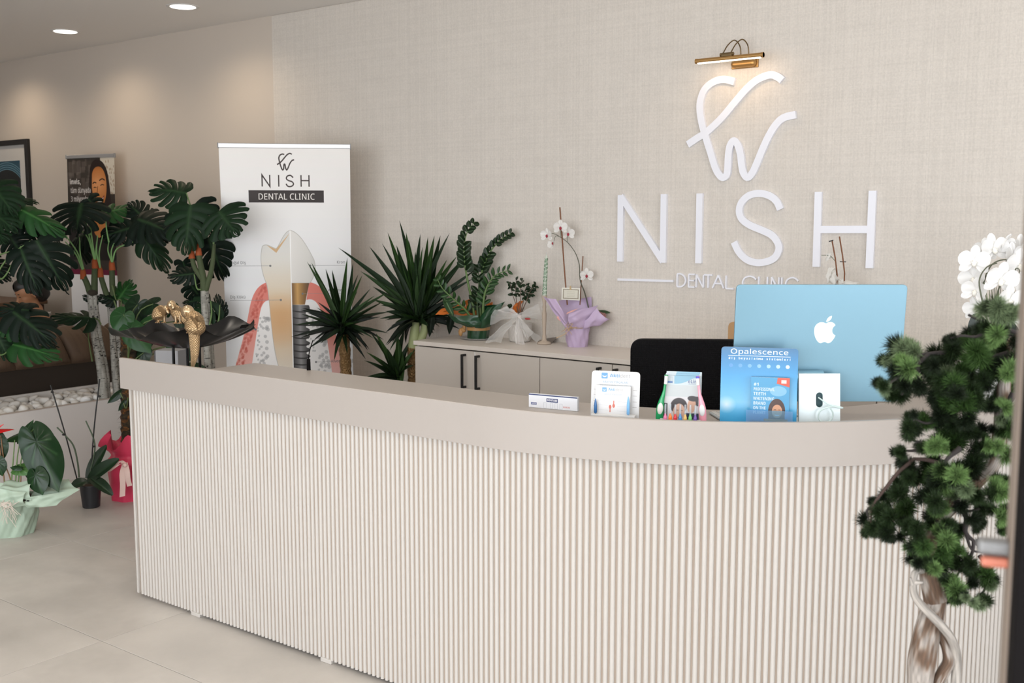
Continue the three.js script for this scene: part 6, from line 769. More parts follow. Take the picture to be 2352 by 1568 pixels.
// ================================================================ black leaf bowl on thin legs with three gold parrots
{
  const z = -3.08, q = onZ(430, 760, z), c = V(q.x, 0, z), D = q.clone().sub(EYE).dot(FWD), P = (x, y, o = 0) => atD(x, y, D + o).sub(c), blackGloss = mat([0.006, 0.006, 0.0065], 0.28, { specularIntensity: 0.6 });
  const t = thing('leaf_bowl_stand', 'glossy black ruffled leaf bowl on thin legs behind the desk end', 'bird bath', c);
  const y0 = P(430, 800).y, rim = P(430, 752).y, R = 0.365;
  const bowl = grid(26, 90, (v, u) => { const a = u * 6.2832, r = R * v, ruff = v * v * v, h = (rim - y0 - 0.0) * Math.pow(v, 1.6), lobe = 1 - 0.14 * ruff * (0.5 + 0.5 * Math.cos(a * 5 + 0.6)) - (Math.abs(((a + 3.6) % 6.2832) - 3.1416) < 0.12 ? 0.22 * ruff : 0); const far = Math.sin(a - 0.2); return V(Math.cos(a) * r * lobe, y0 + h + ruff * (0.02 * Math.sin(a * 5 + 0.8) + 0.012 * Math.sin(a * 11 + 1)) + 0.012 * Math.cos(a * 18) * v * (1 - v) + 0.012 * ruff * Math.cos(a), Math.sin(a) * r * 0.72 * lobe); });
  const bw = part(t, 'bowl', bowl, blackGloss); bw.rotation.y = YAW;
  part(t, 'leg', tube([P(398, 796), V(P(398, 830).x, 0, P(398, 830).z)], 0.007, 4, 10), blackGloss); part(t, 'leg', tube([P(458, 798), V(P(460, 830).x, 0, P(460, 830).z)], 0.007, 4, 10), blackGloss); part(t, 'leg', tube([P(430, 790, 0.12), V(P(430, 830, 0.14).x, 0, P(430, 830, 0.14).z)], 0.007, 4, 10), blackGloss);
  part(t, 'foot_ring', new THREE.TorusGeometry(0.16, 0.008, 8, 40).rotateX(Math.PI / 2).translate(0, 0.009, 0.03), blackGloss);
  const feather = computed(128, 128, (u, v) => { const x = u * 9 + (Math.floor(v * 14) % 2) * 0.5, y = v * 14, fx = x % 1 - 0.5, fy = y % 1, s = clamp(1 - Math.hypot(fx * 1.7, fy - 0.2), 0, 1); return [s, s, s]; }, false);
  const gold = mat([0.52, 0.36, 0.2], 0.4, { metalness: 0.85, bumpMap: rep(feather, 2, 13), bumpScale: 0.0035 }), goldSmooth = mat([0.6, 0.44, 0.27], 0.32, { metalness: 0.85 });
  // spine in pixels from crown to rump, tail, beak and feet
  const parrot = (label, spine, rad, tail, beak, feet, wings, o) => {
    const b0 = P(spine[2][0], spine[2][1], o).add(c), b = thing('parrot_figurine', label, 'figurine', b0), Q = ([x, y, k = 0]) => atD(x, y, D + o + k).sub(b0);
    part(b, 'body', merge([tube(spine.map(Q), (u) => { const k = u * (rad.length - 1), i = Math.min(rad.length - 2, k | 0); return lerp(rad[i], rad[i + 1], smooth(k - i, 0, 1)); }, 40, 22)]), gold);
    const hp = Q(spine[1]); part(b, 'head', ball(rad[1] * 1.06, rad[1] * 1.1, rad[1] * 1.06, hp.x, hp.y, hp.z, 22), goldSmooth);
    const bk = beak.map(Q); part(b, 'beak', tube(bk, [0.011, 0.008, 0.002], 8, 10), goldSmooth); const e = bk[0].clone().lerp(hp, 0.45).addScaledVector(TOEYE, rad[1] * 0.85).add(V(0, 0.008, 0)); part(b, 'eye', ball(0.0022, 0.0022, 0.0022, e.x, e.y, e.z, 8), blackGloss);
    for (const w of wings) { const a = Q(w[0]), m = Q(w[1]); const g = part(b, 'wing', blade(ovalLine, [1, 1, 1], [1, 1, 1], { fold: -0.25, droop: 0.2, nv: 16 }), gold); basis(g, a, m.clone().sub(a), TOEYE.clone().addScaledVector(RIGHT, w[2])); g.scale.set(0.062, a.distanceTo(m), 0.06); }
    if (tail) part(b, 'tail', tube(tail.map(Q), [0.026, 0.023, 0.018, 0.008], 24, 14).scale(1, 1, 1), gold);
    for (const f of feet) { const p = Q(f); part(b, 'foot', merge([tube([p.clone().add(V(0, 0.035, 0)), p], [0.008, 0.006], 4, 8), ...[-0.5, 0, 0.5].map((k) => tube([p, p.clone().addScaledVector(RIGHT, k * 0.02).addScaledVector(TOEYE, 0.016).add(V(0, -0.004, 0))], [0.005, 0.003], 4, 6))]), goldSmooth); }
  };
  parrot('gold parrot figurine bowing its head down at the back rim of the black bowl', [[384, 712], [381, 712], [370, 712], [366, 726], [368, 737]], [0.006, 0.021, 0.034, 0.036, 0.016], null, [[383, 714, -0.02], [386, 717, -0.03], [387, 721, -0.03]], [[364, 739, -0.01], [378, 739, -0.01]], [[[363, 702, -0.03], [368, 734, -0.03], -0.4]], 0.13);
  parrot('middle gold parrot figurine with a smooth pale head leaning to one side on the bowl', [[392, 693], [394, 700], [403, 712], [412, 726], [420, 735]], [0.006, 0.021, 0.03, 0.03, 0.016], [[416, 728], [425, 735], [432, 740], [436, 745]], [[396, 702, -0.02], [398, 707, -0.03], [396, 711, -0.03]], [[404, 741, -0.02], [414, 741, -0.02]], [[[402, 706, -0.03], [424, 736, -0.02], 0.3]], 0.12);
  parrot('largest gold parrot figurine seen from behind with its long tail hanging over the bowl rim', [[432, 706], [431, 716], [443, 730], [448, 748], [446, 772]], [0.008, 0.028, 0.044, 0.046, 0.024], [[446, 764], [447, 790], [447, 815], [442, 842]], [[426, 716, -0.03], [425, 721, -0.03], [427, 725, -0.03]], [[436, 762, 0.0]], [[[438, 724, -0.045], [441, 770, -0.035], -0.5], [[456, 724, -0.04], [452, 772, -0.03], 0.6]], -0.27);
}
{ const p = onX(358, 815, -4.95), t = thing('storage_box', 'pale grey box with a dark side glimpsed under the black leaf bowl', 'box', V(-4.95, 0, p.z - 0.1), 0.5), h = onX(358, 806, -4.95).y; part(t, 'carton', box(0.13, h, 0.12, 0, h / 2, 0, 0.003), mat([0.27, 0.27, 0.28], 0.6)); part(t, 'dark_side', box(0.006, h - 0.01, 0.12, -0.068, h / 2, 0), mat([0.06, 0.06, 0.065], 0.6)); }
// ================================================================ artificial pine before the desk
{
  const D = 2.2, f = atD(2140, 1568, D), c = V(f.x, 0, f.z), t = thing('pine_tree', 'small artificial pine with a twisted grey trunk and needle tufts before the curved desk end', 'tree', c), P = (x, y, o = 0) => atD(x, y, D + o).sub(c);
  const barkT = computed(128, 512, (u, v) => { const a = noise2f(u * 7, v * 16) * 0.65 + 0.35 * noise2f(u * 34, v * 30), b = noise2f(u * 50, v * 40), k = smooth(a, 0.28, 0.66); const p = [0.6, 0.57, 0.54], q = [0.36, 0.28, 0.22]; return [0, 1, 2].map((i) => lerp(q[i], p[i], k) * (0.82 + 0.3 * b)); }), bark = mat(0xffffff, 0.85, { map: rep(barkT, 1, 1.6), bumpMap: rep(barkT, 1, 1.6), bumpScale: 0.004 }), vineT = computed(64, 512, (u, v) => { const k = 0.46 + 0.2 * noise2f(u * 16, v * 12) + 0.1 * noise2f(u * 30, v * 60); return [k, k * 0.96, k * 0.91]; }), vine = mat(0xffffff, 0.8, { map: vineT, bumpMap: vineT, bumpScale: 0.002 }), twig = mat([0.03, 0.024, 0.023], 0.85), reddish = mat([0.045, 0.026, 0.02], 0.85);
  const A = (x, y) => [1960 + x / 2.612, 520 + y / 2.612], B = (x, y) => [1960 + x / 2.969, 1040 + y / 2.969];
  const pb = (l) => l.map(([x, y, o = 0]) => P(...B(x, y), o)), pa = (l) => l.map(([x, y, o = 0]) => P(...A(x, y), o));
  part(t, 'trunk', tube([P(2112, 1980), P(2116, 1780), ...pb([[455, 1568], [470, 1400], [500, 1240], [535, 1100], [565, 985], [548, 880], [490, 740]])], (u) => lerp([0.026, 0.024, 0.022, 0.021, 0.0235, 0.028, 0.028, 0.021, 0.019, 0.017][Math.min(8, (u * 8) | 0)], [0.026, 0.024, 0.022, 0.021, 0.0235, 0.028, 0.028, 0.021, 0.019, 0.017][Math.min(8, (u * 8) | 0) + 1], u * 8 - Math.min(8, (u * 8) | 0)) * (1 + 0.03 * Math.sin(u * 40)), 70, 16), bark);
  part(t, 'trunk', tube([...pb([[560, 1010], [520, 820], [505, 640], [560, 470, 0.05], [700, 330, 0.06], [860, 170, 0.05], [960, 60, 0.03]]), ...pa([[930, 760, 0.03], [985, 640, 0.0]])], [0.024, 0.02, 0.018, 0.017, 0.016, 0.016, 0.015, 0.013, 0.01], 70, 12), bark);
  part(t, 'root', tube([...pb([[470, 800, -0.03], [425, 810, -0.04], [408, 900, -0.04], [425, 985, -0.05], [500, 1075, -0.06], [590, 1165, -0.05], [670, 1270, -0.03], [705, 1400], [700, 1568]]), P(2190, 1760), P(2180, 1980)], [0.007, 0.008, 0.0092, 0.0092, 0.01, 0.0105, 0.01, 0.0105, 0.01, 0.013, 0.016], 90, 12), vine);
  part(t, 'root', tube([...pb([[590, 1220], [635, 1320], [650, 1420], [610, 1500], [575, 1580]]), P(2150, 1780), P(2145, 1980)], [0.01, 0.013, 0.013, 0.012, 0.013, 0.016, 0.018], 50, 12), bark);
  for (const q of [[[405, 900, -0.04], [388, 848, -0.045]], [[415, 880, -0.04], [475, 882, -0.05]]]) part(t, 'branch_stub', tube(pb(q), [0.008, 0.002], 4, 8), vine);
  part(t, 'pot', lathe([[0, 0], [0.15, 0], [0.19, 0.28], [0.2, 0.3], [0.185, 0.3], [0.17, 0.27], [0, 0.27]], 40), mat([0.3, 0.29, 0.28], 0.7)); const base = part(t, 'soil', cyl(0.172, 0.172, 0.012, 0, 0.272, 0, 30), mat([0.05, 0.04, 0.03], 0.95));
  // branches
  const br = [[pa([[985, 640], [900, 640], [800, 580], [690, 530]]), 0.006, 0], [pa([[985, 640], [860, 600, -0.03], [740, 660, -0.04], [650, 655, -0.04], [580, 668, -0.04]]), 0.005, 0], [pa([[930, 760], [760, 800, 0.03], [600, 760, 0.03], [450, 762, 0], [330, 790, -0.02]]), 0.006, 0], [pa([[450, 762], [390, 820, -0.02], [300, 880, -0.03], [190, 960, -0.03]]), 0.005, 0], [pa([[390, 820], [380, 900], [290, 1010]]), 0.004, 0], [pb([[860, 170], [700, 120, 0.02], [520, 50], [410, 40]]), 0.008, 1], [pb([[410, 45], [300, 140, -0.01], [220, 240, -0.01], [130, 370, -0.01], [120, 480]]), 0.0045, 1], [pb([[130, 360], [95, 390], [105, 450]]), 0.003, 0], [pa([[560, 1300], [430, 1300], [340, 1270], [330, 1220]]), 0.004, 0], [pa([[520, 1150], [440, 1180], [360, 1150]]), 0.004, 0], [pa([[430, 1330], [350, 1345], [280, 1340]]), 0.004, 0], [pa([[640, 1330, -0.05], [560, 1400, -0.06], [540, 1480, -0.06]]), 0.006, 0], [pa([[960, 1000], [900, 1150], [960, 1220], [990, 1290]]), 0.007, 0], [pb([[960, 180], [1040, 190], [1090, 240]]), 0.006, 0], [pb([[700, 330], [770, 440], [765, 540], [820, 600], [860, 640]]), 0.007, 0], [pb([[820, 600], [810, 680], [740, 780], [700, 850]]), 0.004, 0], [pb([[560, 470], [600, 520], [540, 560], [530, 600]]), 0.005, 0], [pb([[860, 700], [900, 760], [930, 860]]), 0.005, 0], [pb([[765, 540], [810, 660], [880, 680]]), 0.004, 0], [pb([[505, 640], [420, 560], [330, 560], [280, 600]]), 0.005, 0], [pb([[740, 400], [800, 395], [860, 380]]), 0.004, 0], [pb([[930, 860], [880, 960], [850, 1030]]), 0.003, 0], [pb([[560, 1010], [640, 940], [690, 920]]), 0.006, 0]];
  for (const [pts, r, red] of br) part(t, 'branch', tube(pts, [r, r * 0.75, r * 0.45], 24, 8), red ? reddish : twig);
  // needle tufts: three prepared brushes, each tuft a copy with its own turn, size and tone
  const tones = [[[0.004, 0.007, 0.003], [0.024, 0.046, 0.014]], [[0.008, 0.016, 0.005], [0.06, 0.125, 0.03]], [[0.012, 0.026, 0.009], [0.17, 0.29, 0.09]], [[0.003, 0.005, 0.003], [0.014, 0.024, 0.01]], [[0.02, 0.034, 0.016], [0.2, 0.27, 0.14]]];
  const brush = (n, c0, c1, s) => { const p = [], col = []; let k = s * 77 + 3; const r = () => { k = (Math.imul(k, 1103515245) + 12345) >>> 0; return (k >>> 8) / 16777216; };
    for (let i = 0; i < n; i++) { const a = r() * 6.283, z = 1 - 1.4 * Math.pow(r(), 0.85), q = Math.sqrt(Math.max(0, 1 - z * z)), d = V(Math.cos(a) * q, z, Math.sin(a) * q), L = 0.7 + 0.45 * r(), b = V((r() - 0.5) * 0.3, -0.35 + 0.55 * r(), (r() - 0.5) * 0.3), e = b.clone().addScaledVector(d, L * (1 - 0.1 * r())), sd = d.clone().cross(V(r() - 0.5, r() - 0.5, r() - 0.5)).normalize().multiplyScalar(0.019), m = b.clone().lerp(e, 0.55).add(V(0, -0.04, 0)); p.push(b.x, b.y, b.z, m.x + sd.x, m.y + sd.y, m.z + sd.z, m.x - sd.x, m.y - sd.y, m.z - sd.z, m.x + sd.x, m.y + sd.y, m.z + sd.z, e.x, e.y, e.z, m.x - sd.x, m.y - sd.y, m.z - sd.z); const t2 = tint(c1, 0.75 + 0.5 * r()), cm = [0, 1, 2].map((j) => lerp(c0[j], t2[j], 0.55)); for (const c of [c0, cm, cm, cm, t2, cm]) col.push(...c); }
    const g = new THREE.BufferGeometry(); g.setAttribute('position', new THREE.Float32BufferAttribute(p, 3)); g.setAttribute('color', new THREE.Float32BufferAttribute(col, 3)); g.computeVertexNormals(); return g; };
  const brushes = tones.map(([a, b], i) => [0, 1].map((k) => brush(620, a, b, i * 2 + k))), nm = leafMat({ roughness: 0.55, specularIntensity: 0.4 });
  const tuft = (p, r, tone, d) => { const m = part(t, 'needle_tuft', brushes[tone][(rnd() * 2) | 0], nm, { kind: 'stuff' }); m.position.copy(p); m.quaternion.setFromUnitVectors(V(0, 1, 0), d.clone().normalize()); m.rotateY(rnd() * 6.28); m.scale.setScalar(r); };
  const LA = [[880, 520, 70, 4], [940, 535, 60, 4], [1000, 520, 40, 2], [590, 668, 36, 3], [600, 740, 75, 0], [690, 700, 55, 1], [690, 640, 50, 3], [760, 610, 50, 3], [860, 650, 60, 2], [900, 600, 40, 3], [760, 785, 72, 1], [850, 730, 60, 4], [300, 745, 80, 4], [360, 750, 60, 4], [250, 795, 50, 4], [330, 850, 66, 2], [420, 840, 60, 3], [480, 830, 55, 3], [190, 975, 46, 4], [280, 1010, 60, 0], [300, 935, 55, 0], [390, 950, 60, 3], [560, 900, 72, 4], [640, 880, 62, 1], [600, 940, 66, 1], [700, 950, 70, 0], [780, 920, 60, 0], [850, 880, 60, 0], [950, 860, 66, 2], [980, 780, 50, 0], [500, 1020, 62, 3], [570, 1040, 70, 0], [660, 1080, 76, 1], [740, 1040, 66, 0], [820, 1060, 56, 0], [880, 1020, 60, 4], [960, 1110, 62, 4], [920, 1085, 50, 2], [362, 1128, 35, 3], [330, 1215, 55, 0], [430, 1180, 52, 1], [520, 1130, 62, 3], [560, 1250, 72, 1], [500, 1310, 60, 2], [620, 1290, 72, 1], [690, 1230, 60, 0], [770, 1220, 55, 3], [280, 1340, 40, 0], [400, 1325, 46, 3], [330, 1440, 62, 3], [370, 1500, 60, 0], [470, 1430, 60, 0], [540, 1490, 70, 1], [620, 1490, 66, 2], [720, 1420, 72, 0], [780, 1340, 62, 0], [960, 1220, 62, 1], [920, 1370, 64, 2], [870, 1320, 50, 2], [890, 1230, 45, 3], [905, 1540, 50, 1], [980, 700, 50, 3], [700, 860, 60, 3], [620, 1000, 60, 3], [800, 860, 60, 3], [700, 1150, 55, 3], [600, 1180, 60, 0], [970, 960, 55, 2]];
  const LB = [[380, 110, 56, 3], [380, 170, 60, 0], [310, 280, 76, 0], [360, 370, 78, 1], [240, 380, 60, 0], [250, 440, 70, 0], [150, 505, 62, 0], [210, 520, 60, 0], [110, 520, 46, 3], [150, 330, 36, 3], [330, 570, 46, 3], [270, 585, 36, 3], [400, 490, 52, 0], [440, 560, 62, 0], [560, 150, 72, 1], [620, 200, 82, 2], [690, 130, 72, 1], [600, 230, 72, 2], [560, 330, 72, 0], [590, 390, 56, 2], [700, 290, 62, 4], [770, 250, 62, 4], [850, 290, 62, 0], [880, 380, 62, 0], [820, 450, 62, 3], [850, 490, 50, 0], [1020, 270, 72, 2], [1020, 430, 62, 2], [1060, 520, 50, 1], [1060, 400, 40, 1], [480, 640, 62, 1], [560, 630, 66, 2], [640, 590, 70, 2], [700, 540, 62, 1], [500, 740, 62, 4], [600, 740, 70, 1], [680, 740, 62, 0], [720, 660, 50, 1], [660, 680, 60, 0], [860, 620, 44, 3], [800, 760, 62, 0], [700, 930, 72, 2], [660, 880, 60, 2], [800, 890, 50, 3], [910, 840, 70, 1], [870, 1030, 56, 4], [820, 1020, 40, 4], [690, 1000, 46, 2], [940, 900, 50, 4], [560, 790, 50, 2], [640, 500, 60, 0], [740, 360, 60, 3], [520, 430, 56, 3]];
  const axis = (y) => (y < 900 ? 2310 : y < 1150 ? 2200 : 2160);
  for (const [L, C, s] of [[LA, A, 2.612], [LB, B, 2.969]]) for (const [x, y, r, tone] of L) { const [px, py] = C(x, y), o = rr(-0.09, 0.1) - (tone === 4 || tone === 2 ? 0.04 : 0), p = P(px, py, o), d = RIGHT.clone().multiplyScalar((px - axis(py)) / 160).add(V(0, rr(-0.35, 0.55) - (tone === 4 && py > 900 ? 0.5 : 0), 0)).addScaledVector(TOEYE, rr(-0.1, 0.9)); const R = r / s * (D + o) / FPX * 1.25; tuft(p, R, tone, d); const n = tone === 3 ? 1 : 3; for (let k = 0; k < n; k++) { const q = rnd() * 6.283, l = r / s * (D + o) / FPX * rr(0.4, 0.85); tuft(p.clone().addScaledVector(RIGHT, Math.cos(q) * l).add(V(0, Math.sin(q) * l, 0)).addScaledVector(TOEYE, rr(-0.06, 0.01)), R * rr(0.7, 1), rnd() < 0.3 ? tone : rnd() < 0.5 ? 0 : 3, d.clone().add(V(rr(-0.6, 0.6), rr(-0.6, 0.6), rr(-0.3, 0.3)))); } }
}
{ // white artificial orchids arching over a pot at the far desk end
  const c0 = V(-0.825, WTOP, -3.885), D = V(-0.825, 1.5, -3.885).sub(EYE).dot(FWD), t = thing('white_orchid', 'full white artificial orchid arching above the pine at the far end of the desk', 'orchid', c0), P = (x, y, o = 0) => atD(x, y, D + o).sub(c0);
  part(t, 'pot', lathe([[0, 0], [0.07, 0], [0.085, 0.1], [0.088, 0.17], [0.08, 0.17], [0.076, 0.12], [0, 0.12]], 36), mat([0.7, 0.69, 0.67], 0.35)); part(t, 'moss', ball(0.078, 0.03, 0.078, 0, 0.15, 0), mat([0.03, 0.05, 0.015], 0.95));
  const wl = blade((v) => 0.5 * Math.pow(Math.sin(Math.PI * clamp(0.08 + v * 0.9, 0, 1)), 0.6), [0.008, 0.016, 0.01], [0.012, 0.025, 0.012], { fold: 0.3, droop: 0.4 }), gl = leafMat({ roughness: 0.25 });
  setLeaf(t, 'leaf', wl, gl, P(2268, 815, -0.02), P(2238, 722, -0.06), TOEYE.clone().add(V(0, 0.2, 0)).addScaledVector(RIGHT, -0.7), 0.085); setLeaf(t, 'leaf', wl, gl, P(2310, 815), P(2335, 738, -0.03), TOEYE.clone().addScaledVector(RIGHT, 0.5), 0.08); for (const [x, y, o] of [[2200, 830, 0], [2390, 800, 0], [2300, 760, 0.15], [2280, 850, -0.16]]) setLeaf(t, 'leaf', wl, gl, P(2290, 850), P(x, y, o), V(0, 1, 0.2), 0.08);
  const g1 = mat([0.16, 0.2, 0.09], 0.6), g2 = mat([0.11, 0.12, 0.08], 0.6);
  for (let i = 0; i < 16; i++) { const x = 2262 + i * 4.6; stem(t, 'grass_blade', [P(2290 + rr(-6, 6), 800, rr(-0.03, 0.03)), P(lerp(2290, x, 0.5) - 4, 720, rr(-0.05, 0.05)), P(x + rr(-6, 6), 640 + rr(-10, 20), rr(-0.06, 0.06))], [0.0022, 0.0018, 0.0008], i % 3 ? g1 : g2, 10, 5); }
  stem(t, 'flower_stem', [P(2285, 810), P(2266, 730), P(2256, 680), P(2262, 640), P(2280, 606), P(2310, 596), P(2345, 610)], [0.004, 0.0035, 0.0028, 0.0018], g2, 40, 7); stem(t, 'flower_stem', [P(2290, 810), P(2256, 690, -0.04), P(2250, 640, -0.04), P(2268, 612, -0.04), P(2290, 604, -0.04)], [0.0038, 0.003, 0.002], g2, 30, 7); stem(t, 'flower_stem', [P(2300, 810), P(2330, 700), P(2326, 640), P(2340, 600), P(2375, 590)], [0.004, 0.003, 0.002], g2, 30, 7); stem(t, 'flower_stem', [P(2280, 720, -0.03), P(2300, 650, -0.03), P(2322, 632, -0.03), P(2350, 650, -0.03)], [0.003, 0.002], g2, 20, 6);
  const lip = mat([0.82, 0.8, 0.73], 0.5), pw = mat([0.88, 0.88, 0.87], 0.55, { transmission: 0.2, thickness: 0 });
  for (const [x, y, o, nx, ny, s, op] of [[2238, 600, 0, -0.5, 0.1, 0.062, 1], [2281, 572, 0.02, 0.1, 0.3, 0.062, 1], [2302, 560, 0.03, 0.8, 0.4, 0.05, 0.6], [2236, 640, 0.03, -0.9, 0.1, 0.058, 0.8], [2240, 668, 0.0, -0.8, -0.2, 0.054, 0.8], [2240, 708, 0.03, -0.6, -0.3, 0.048, 0.9], [2298, 642, -0.07, 0.05, 0.05, 0.068, 1], [2318, 690, -0.08, 0.2, -0.1, 0.062, 1], [2341, 610, -0.03, 0.1, 0.2, 0.066, 1], [2325, 588, 0.02, 0.3, 0.5, 0.055, 0.9], [2350, 660, -0.04, 0.4, 0, 0.06, 1], [2262, 575, 0.05, -0.5, 0.6, 0.05, 0.9], [2370, 570, 0.02, 0.3, 0.3, 0.065, 1], [2360, 720, 0, 0.3, -0.3, 0.06, 1], [2310, 725, 0.02, 0.1, -0.5, 0.055, 0.9], [2342, 570, 0.05, 0.2, 0.7, 0.055, 0.9]]) bloom(t, P(x, y, o), TOEYE.clone().addScaledVector(RIGHT, nx).add(V(0, ny, 0)), s * 0.88, lip, op, V(rr(-0.3, 0.3), 1, 0), pw);
  for (const [x, y] of [[2330, 625], [2322, 640], [2345, 690]]) stem(t, 'tendril', [P(x, y, -0.05), P(x + 5, y - 10, -0.06), P(x + 12, y - 4, -0.06), P(x + 9, y + 5, -0.05)], [0.0024, 0.0012], g2, 12, 6);
}
// ================================================================ woman seated beyond the sofa
{
  const hd = atD(66, 674, 8.7), t = thing('person', 'woman with dark tied-back hair and lace-trimmed black top, seated beyond the plants looking down', 'person', V(hd.x, 0, hd.z), YAW - 0.85);
  // own axes: +z where she faces, +y up; head centre at (0, hd.y, 0)
  const hy = hd.y, sk = mat([0.42, 0.2, 0.1], 0.55), hairM = mat([0.012, 0.009, 0.008], 0.5), top = mat([0.014, 0.013, 0.014], 0.8), lace = mat([0.62, 0.6, 0.57], 0.8);
  const field = (bones, lo, hi, cell, blend) => { // smooth union of tapered capsules, meshed
    const size = Math.max(hi.x - lo.x, hi.y - lo.y, hi.z - lo.z), n = Math.ceil(size / cell) + 4, mc = new MarchingCubes(n, sk, false, false, 200000), half = size / 2 + cell * 1.5, ctr = lo.clone().add(hi).multiplyScalar(0.5), q = V(0, 0, 0);
    mc.isolation = 0;
    for (let z = 0; z < n; z++) for (let y = 0; y < n; y++) for (let x = 0; x < n; x++) {
      q.set((x - n / 2) / (n / 2) * half + ctr.x, (y - n / 2) / (n / 2) * half + ctr.y, (z - n / 2) / (n / 2) * half + ctr.z); let d = 9;
      for (const [a, b, r0, r1, sx = 1] of bones) { const abx = b.x - a.x, aby = b.y - a.y, abz = b.z - a.z, l2 = abx * abx + aby * aby + abz * abz || 1e-9, h = clamp(((q.x - a.x) * abx + (q.y - a.y) * aby + (q.z - a.z) * abz) / l2, 0, 1), dx = (q.x - a.x - abx * h) / sx, dy = q.y - a.y - aby * h, dz = q.z - a.z - abz * h, e = Math.sqrt(dx * dx + dy * dy + dz * dz) - lerp(r0, r1, h), k = clamp(0.5 + 0.5 * (d - e) / blend, 0, 1); d = lerp(d, e, k) - blend * k * (1 - k); }
      mc.field[x + y * n + z * n * n] = -d;
    }
    mc.update(); const g = new THREE.BufferGeometry(), p = mc.positionArray.slice(0, mc.count * 3), nr = mc.normalArray.slice(0, mc.count * 3); for (let i = 0; i < p.length; i += 3) { p[i] = p[i] * half + ctr.x; p[i + 1] = p[i + 1] * half + ctr.y; p[i + 2] = p[i + 2] * half + ctr.z; }
    g.setAttribute('position', new THREE.BufferAttribute(p, 3)); g.setAttribute('normal', new THREE.BufferAttribute(nr, 3)); return g;
  };
  const h = (x, y, z) => V(x, hy + y, z);
  const seatY = hy - 0.66;
  const nod = (x, y, z) => { const a = 0.38; return h(x, y * Math.cos(a) - z * Math.sin(a), y * Math.sin(a) + z * Math.cos(a)); };
  const headBones = [[nod(0, 0.03, -0.02), nod(0, 0.035, 0.01), 0.088, 0.085, 0.9], [nod(0, -0.03, 0.03), nod(0, -0.085, 0.055), 0.066, 0.038, 0.92], [nod(0, 0.012, 0.082), nod(0, -0.032, 0.108), 0.008, 0.014], [nod(-0.028, 0.02, 0.07), nod(0.028, 0.02, 0.07), 0.014, 0.014], [nod(-0.02, -0.066, 0.083), nod(0.02, -0.066, 0.083), 0.009, 0.009], [nod(-0.078, -0.005, -0.01), nod(-0.083, -0.03, -0.015), 0.012, 0.009], [nod(0.078, -0.005, -0.01), nod(0.083, -0.03, -0.015), 0.012, 0.009], [nod(-0.035, -0.03, 0.055), nod(-0.03, -0.05, 0.06), 0.02, 0.018], [nod(0.035, -0.03, 0.055), nod(0.03, -0.05, 0.06), 0.02, 0.018], [h(0, -0.06, -0.02), h(0, -0.17, -0.05), 0.05, 0.056]];
  const head = field(headBones, h(-0.13, -0.2, -0.16), h(0.13, 0.16, 0.16), 0.0045, 0.016);
  const sh = hy - 0.215, bodyBones = [[V(0, sh + 0.08, -0.05), V(0, sh - 0.02, -0.05), 0.056, 0.07], [V(-0.15, sh, -0.05), V(0.15, sh, -0.05), 0.06, 0.06], [V(0, sh - 0.08, -0.04), V(0, sh - 0.25, -0.06), 0.12, 0.11, 1.2], [V(0, sh - 0.25, -0.06), V(0, seatY + 0.1, -0.08), 0.11, 0.13, 1.25]];
  for (const s of [-1, 1]) bodyBones.push([V(s * 0.17, sh - 0.01, -0.05), V(s * 0.21, sh - 0.26, 0.0), 0.052, 0.042], [V(s * 0.21, sh - 0.26, 0.0), V(s * 0.08, sh - 0.3, 0.23), 0.04, 0.028], [V(s * 0.09, seatY + 0.07, -0.06), V(s * 0.11, seatY + 0.06, 0.38), 0.082, 0.058], [V(s * 0.11, seatY + 0.06, 0.38), V(s * 0.11, 0.08, 0.4), 0.055, 0.036], [V(s * 0.11, 0.06, 0.37), V(s * 0.12, 0.035, 0.53), 0.038, 0.026]);
  const body = field(bodyBones, V(-0.32, 0, -0.25), V(0.32, hy - 0.08, 0.58), 0.013, 0.03);
  const hands = [-1, 1].map((s) => { const w = V(s * 0.08, sh - 0.3, 0.23), b = [[w, V(s * 0.05, sh - 0.315, 0.29), 0.026, 0.03]]; for (let i = 0; i < 4; i++) { const x = s * (0.05 + (i - 1.5) * 0.018), L = [0.06, 0.07, 0.066, 0.05][i], k = V(x, sh - 0.315, 0.31), m = V(x - s * 0.004, sh - 0.325, 0.31 + L * 0.5), e = V(x - s * 0.008, sh - 0.35, 0.31 + L * 0.8); b.push([V(lerp(w.x, x, 0.7), sh - 0.312, 0.275), k, 0.012, 0.0095], [k, m, 0.0092, 0.0085], [m, e, 0.0085, 0.007]); } b.push([V(s * 0.055 - s * 0.02, sh - 0.31, 0.26), V(s * 0.01, sh - 0.325, 0.29), 0.013, 0.01], [V(s * 0.01, sh - 0.325, 0.29), V(s * 0.004, sh - 0.335, 0.315), 0.01, 0.008]); return field(b, V(s * 0.05 - 0.08, sh - 0.39, 0.2), V(s * 0.05 + 0.08, sh - 0.26, 0.39), 0.004, 0.006); });
  part(t, 'body', merge([head, body, ...hands]), sk);
  // clothes: the same bones, a little fuller, without forearms and feet
  const cloth = bodyBones.filter((b, i) => ![5, 8, 10, 13].includes(i)).map(([a, b, r0, r1, sx], i) => [a, b, r0 + (i === 0 ? -0.02 : 0.012), r1 + 0.012, sx]);
  part(t, 'dark_clothes', field(cloth, V(-0.32, 0.05, -0.27), V(0.32, sh + 0.03, 0.5), 0.014, 0.03), top);
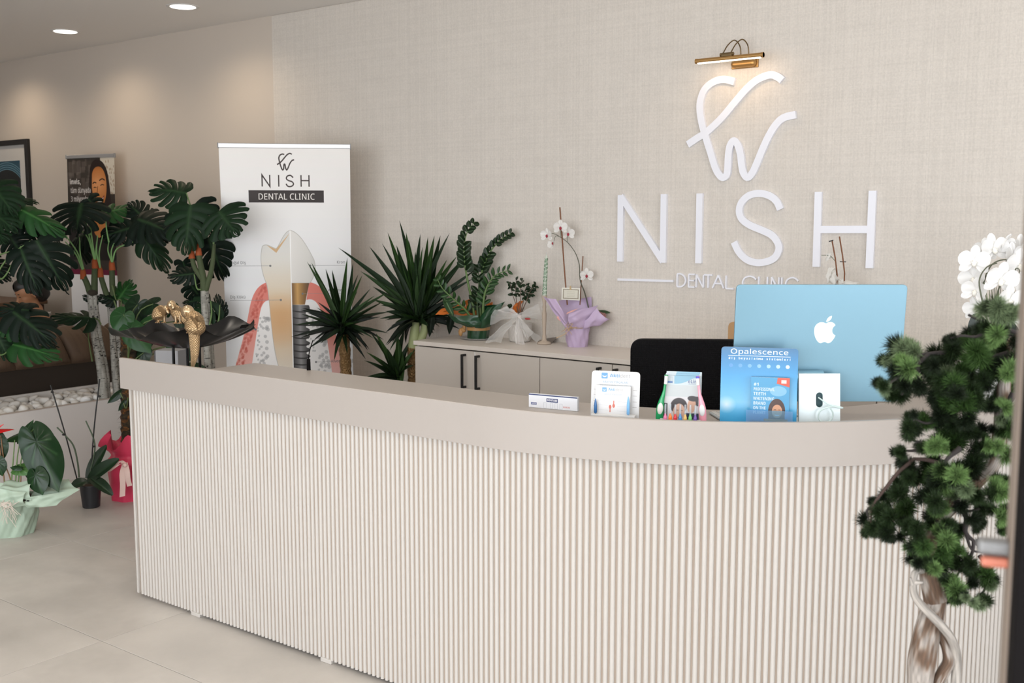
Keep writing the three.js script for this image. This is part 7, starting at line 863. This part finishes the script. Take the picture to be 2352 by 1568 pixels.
  const hairB = [[nod(0, 0.072, -0.01), nod(0, 0.076, 0.034), 0.08, 0.062, 0.95], [nod(0, 0.052, -0.035), nod(0, 0.05, -0.01), 0.088, 0.086, 0.93], [nod(-0.06, 0.03, -0.02), nod(-0.078, -0.03, -0.045), 0.034, 0.03], [nod(0.06, 0.03, -0.02), nod(0.078, -0.03, -0.045), 0.034, 0.03], [nod(0, 0.0, -0.08), nod(0, -0.06, -0.085), 0.06, 0.05], [nod(0, -0.02, -0.12), nod(0, -0.05, -0.12), 0.044, 0.04]];
  part(t, 'hair', field(hairB, h(-0.16, -0.16, -0.24), h(0.16, 0.18, 0.12), 0.006, 0.02), hairM);
  for (const s of [-1, 1]) { const e = nod(s * 0.032, 0.006, 0.083), b = nod(s * 0.034, 0.03, 0.086); part(t, 'eye', ball(0.014, 0.0045, 0.008, e.x, e.y, e.z, 10), hairM); part(t, 'eyebrow', ball(0.019, 0.004, 0.008, b.x, b.y, b.z, 10), hairM); }
  const m = nod(0, -0.066, 0.091); part(t, 'mouth', ball(0.02, 0.005, 0.006, m.x, m.y, m.z, 10), mat([0.3, 0.08, 0.06], 0.5));
  const lc = []; for (let i = 0; i < 40; i++) { const a = i / 40 * 6.283; lc.push(new THREE.TorusGeometry(0.011, 0.0028, 5, 10).rotateX(1.2).rotateY(-a + 1.57).translate(Math.cos(a) * 0.135, sh + 0.045 + 0.008 * Math.sin(i * 2.4), -0.05 + Math.sin(a) * 0.1)); } part(t, 'lace_collar', merge(lc), lace, { kind: 'stuff' });
  { const s = thing('armchair', 'dark low-backed armchair under the seated woman, mostly hidden by leaves', 'chair', V(hd.x, 0, hd.z), YAW - 0.85); const fab = mat([0.06, 0.04, 0.028], 0.8); part(s, 'seat', box(0.6, 0.14, 0.56, 0, seatY - 0.08, 0.06, 0.04), fab); part(s, 'backrest', box(0.6, 0.44, 0.12, 0, seatY + 0.16, -0.29, 0.05), fab); for (const k of [-1, 1]) part(s, 'armrest', box(0.1, 0.3, 0.5, k * 0.35, seatY, 0.02, 0.04), fab); for (const [x, z] of [[-0.25, -0.2], [0.25, -0.2], [-0.25, 0.28], [0.25, 0.28]]) part(s, 'leg', cyl(0.02, 0.024, seatY - 0.14, x, (seatY - 0.14) / 2, z, 12), handleBlack); }
}
scene.traverse((o) => { if (o.isLight) o.castShadow = !o.isRectAreaLight; });
renderer.render(scene, camera);
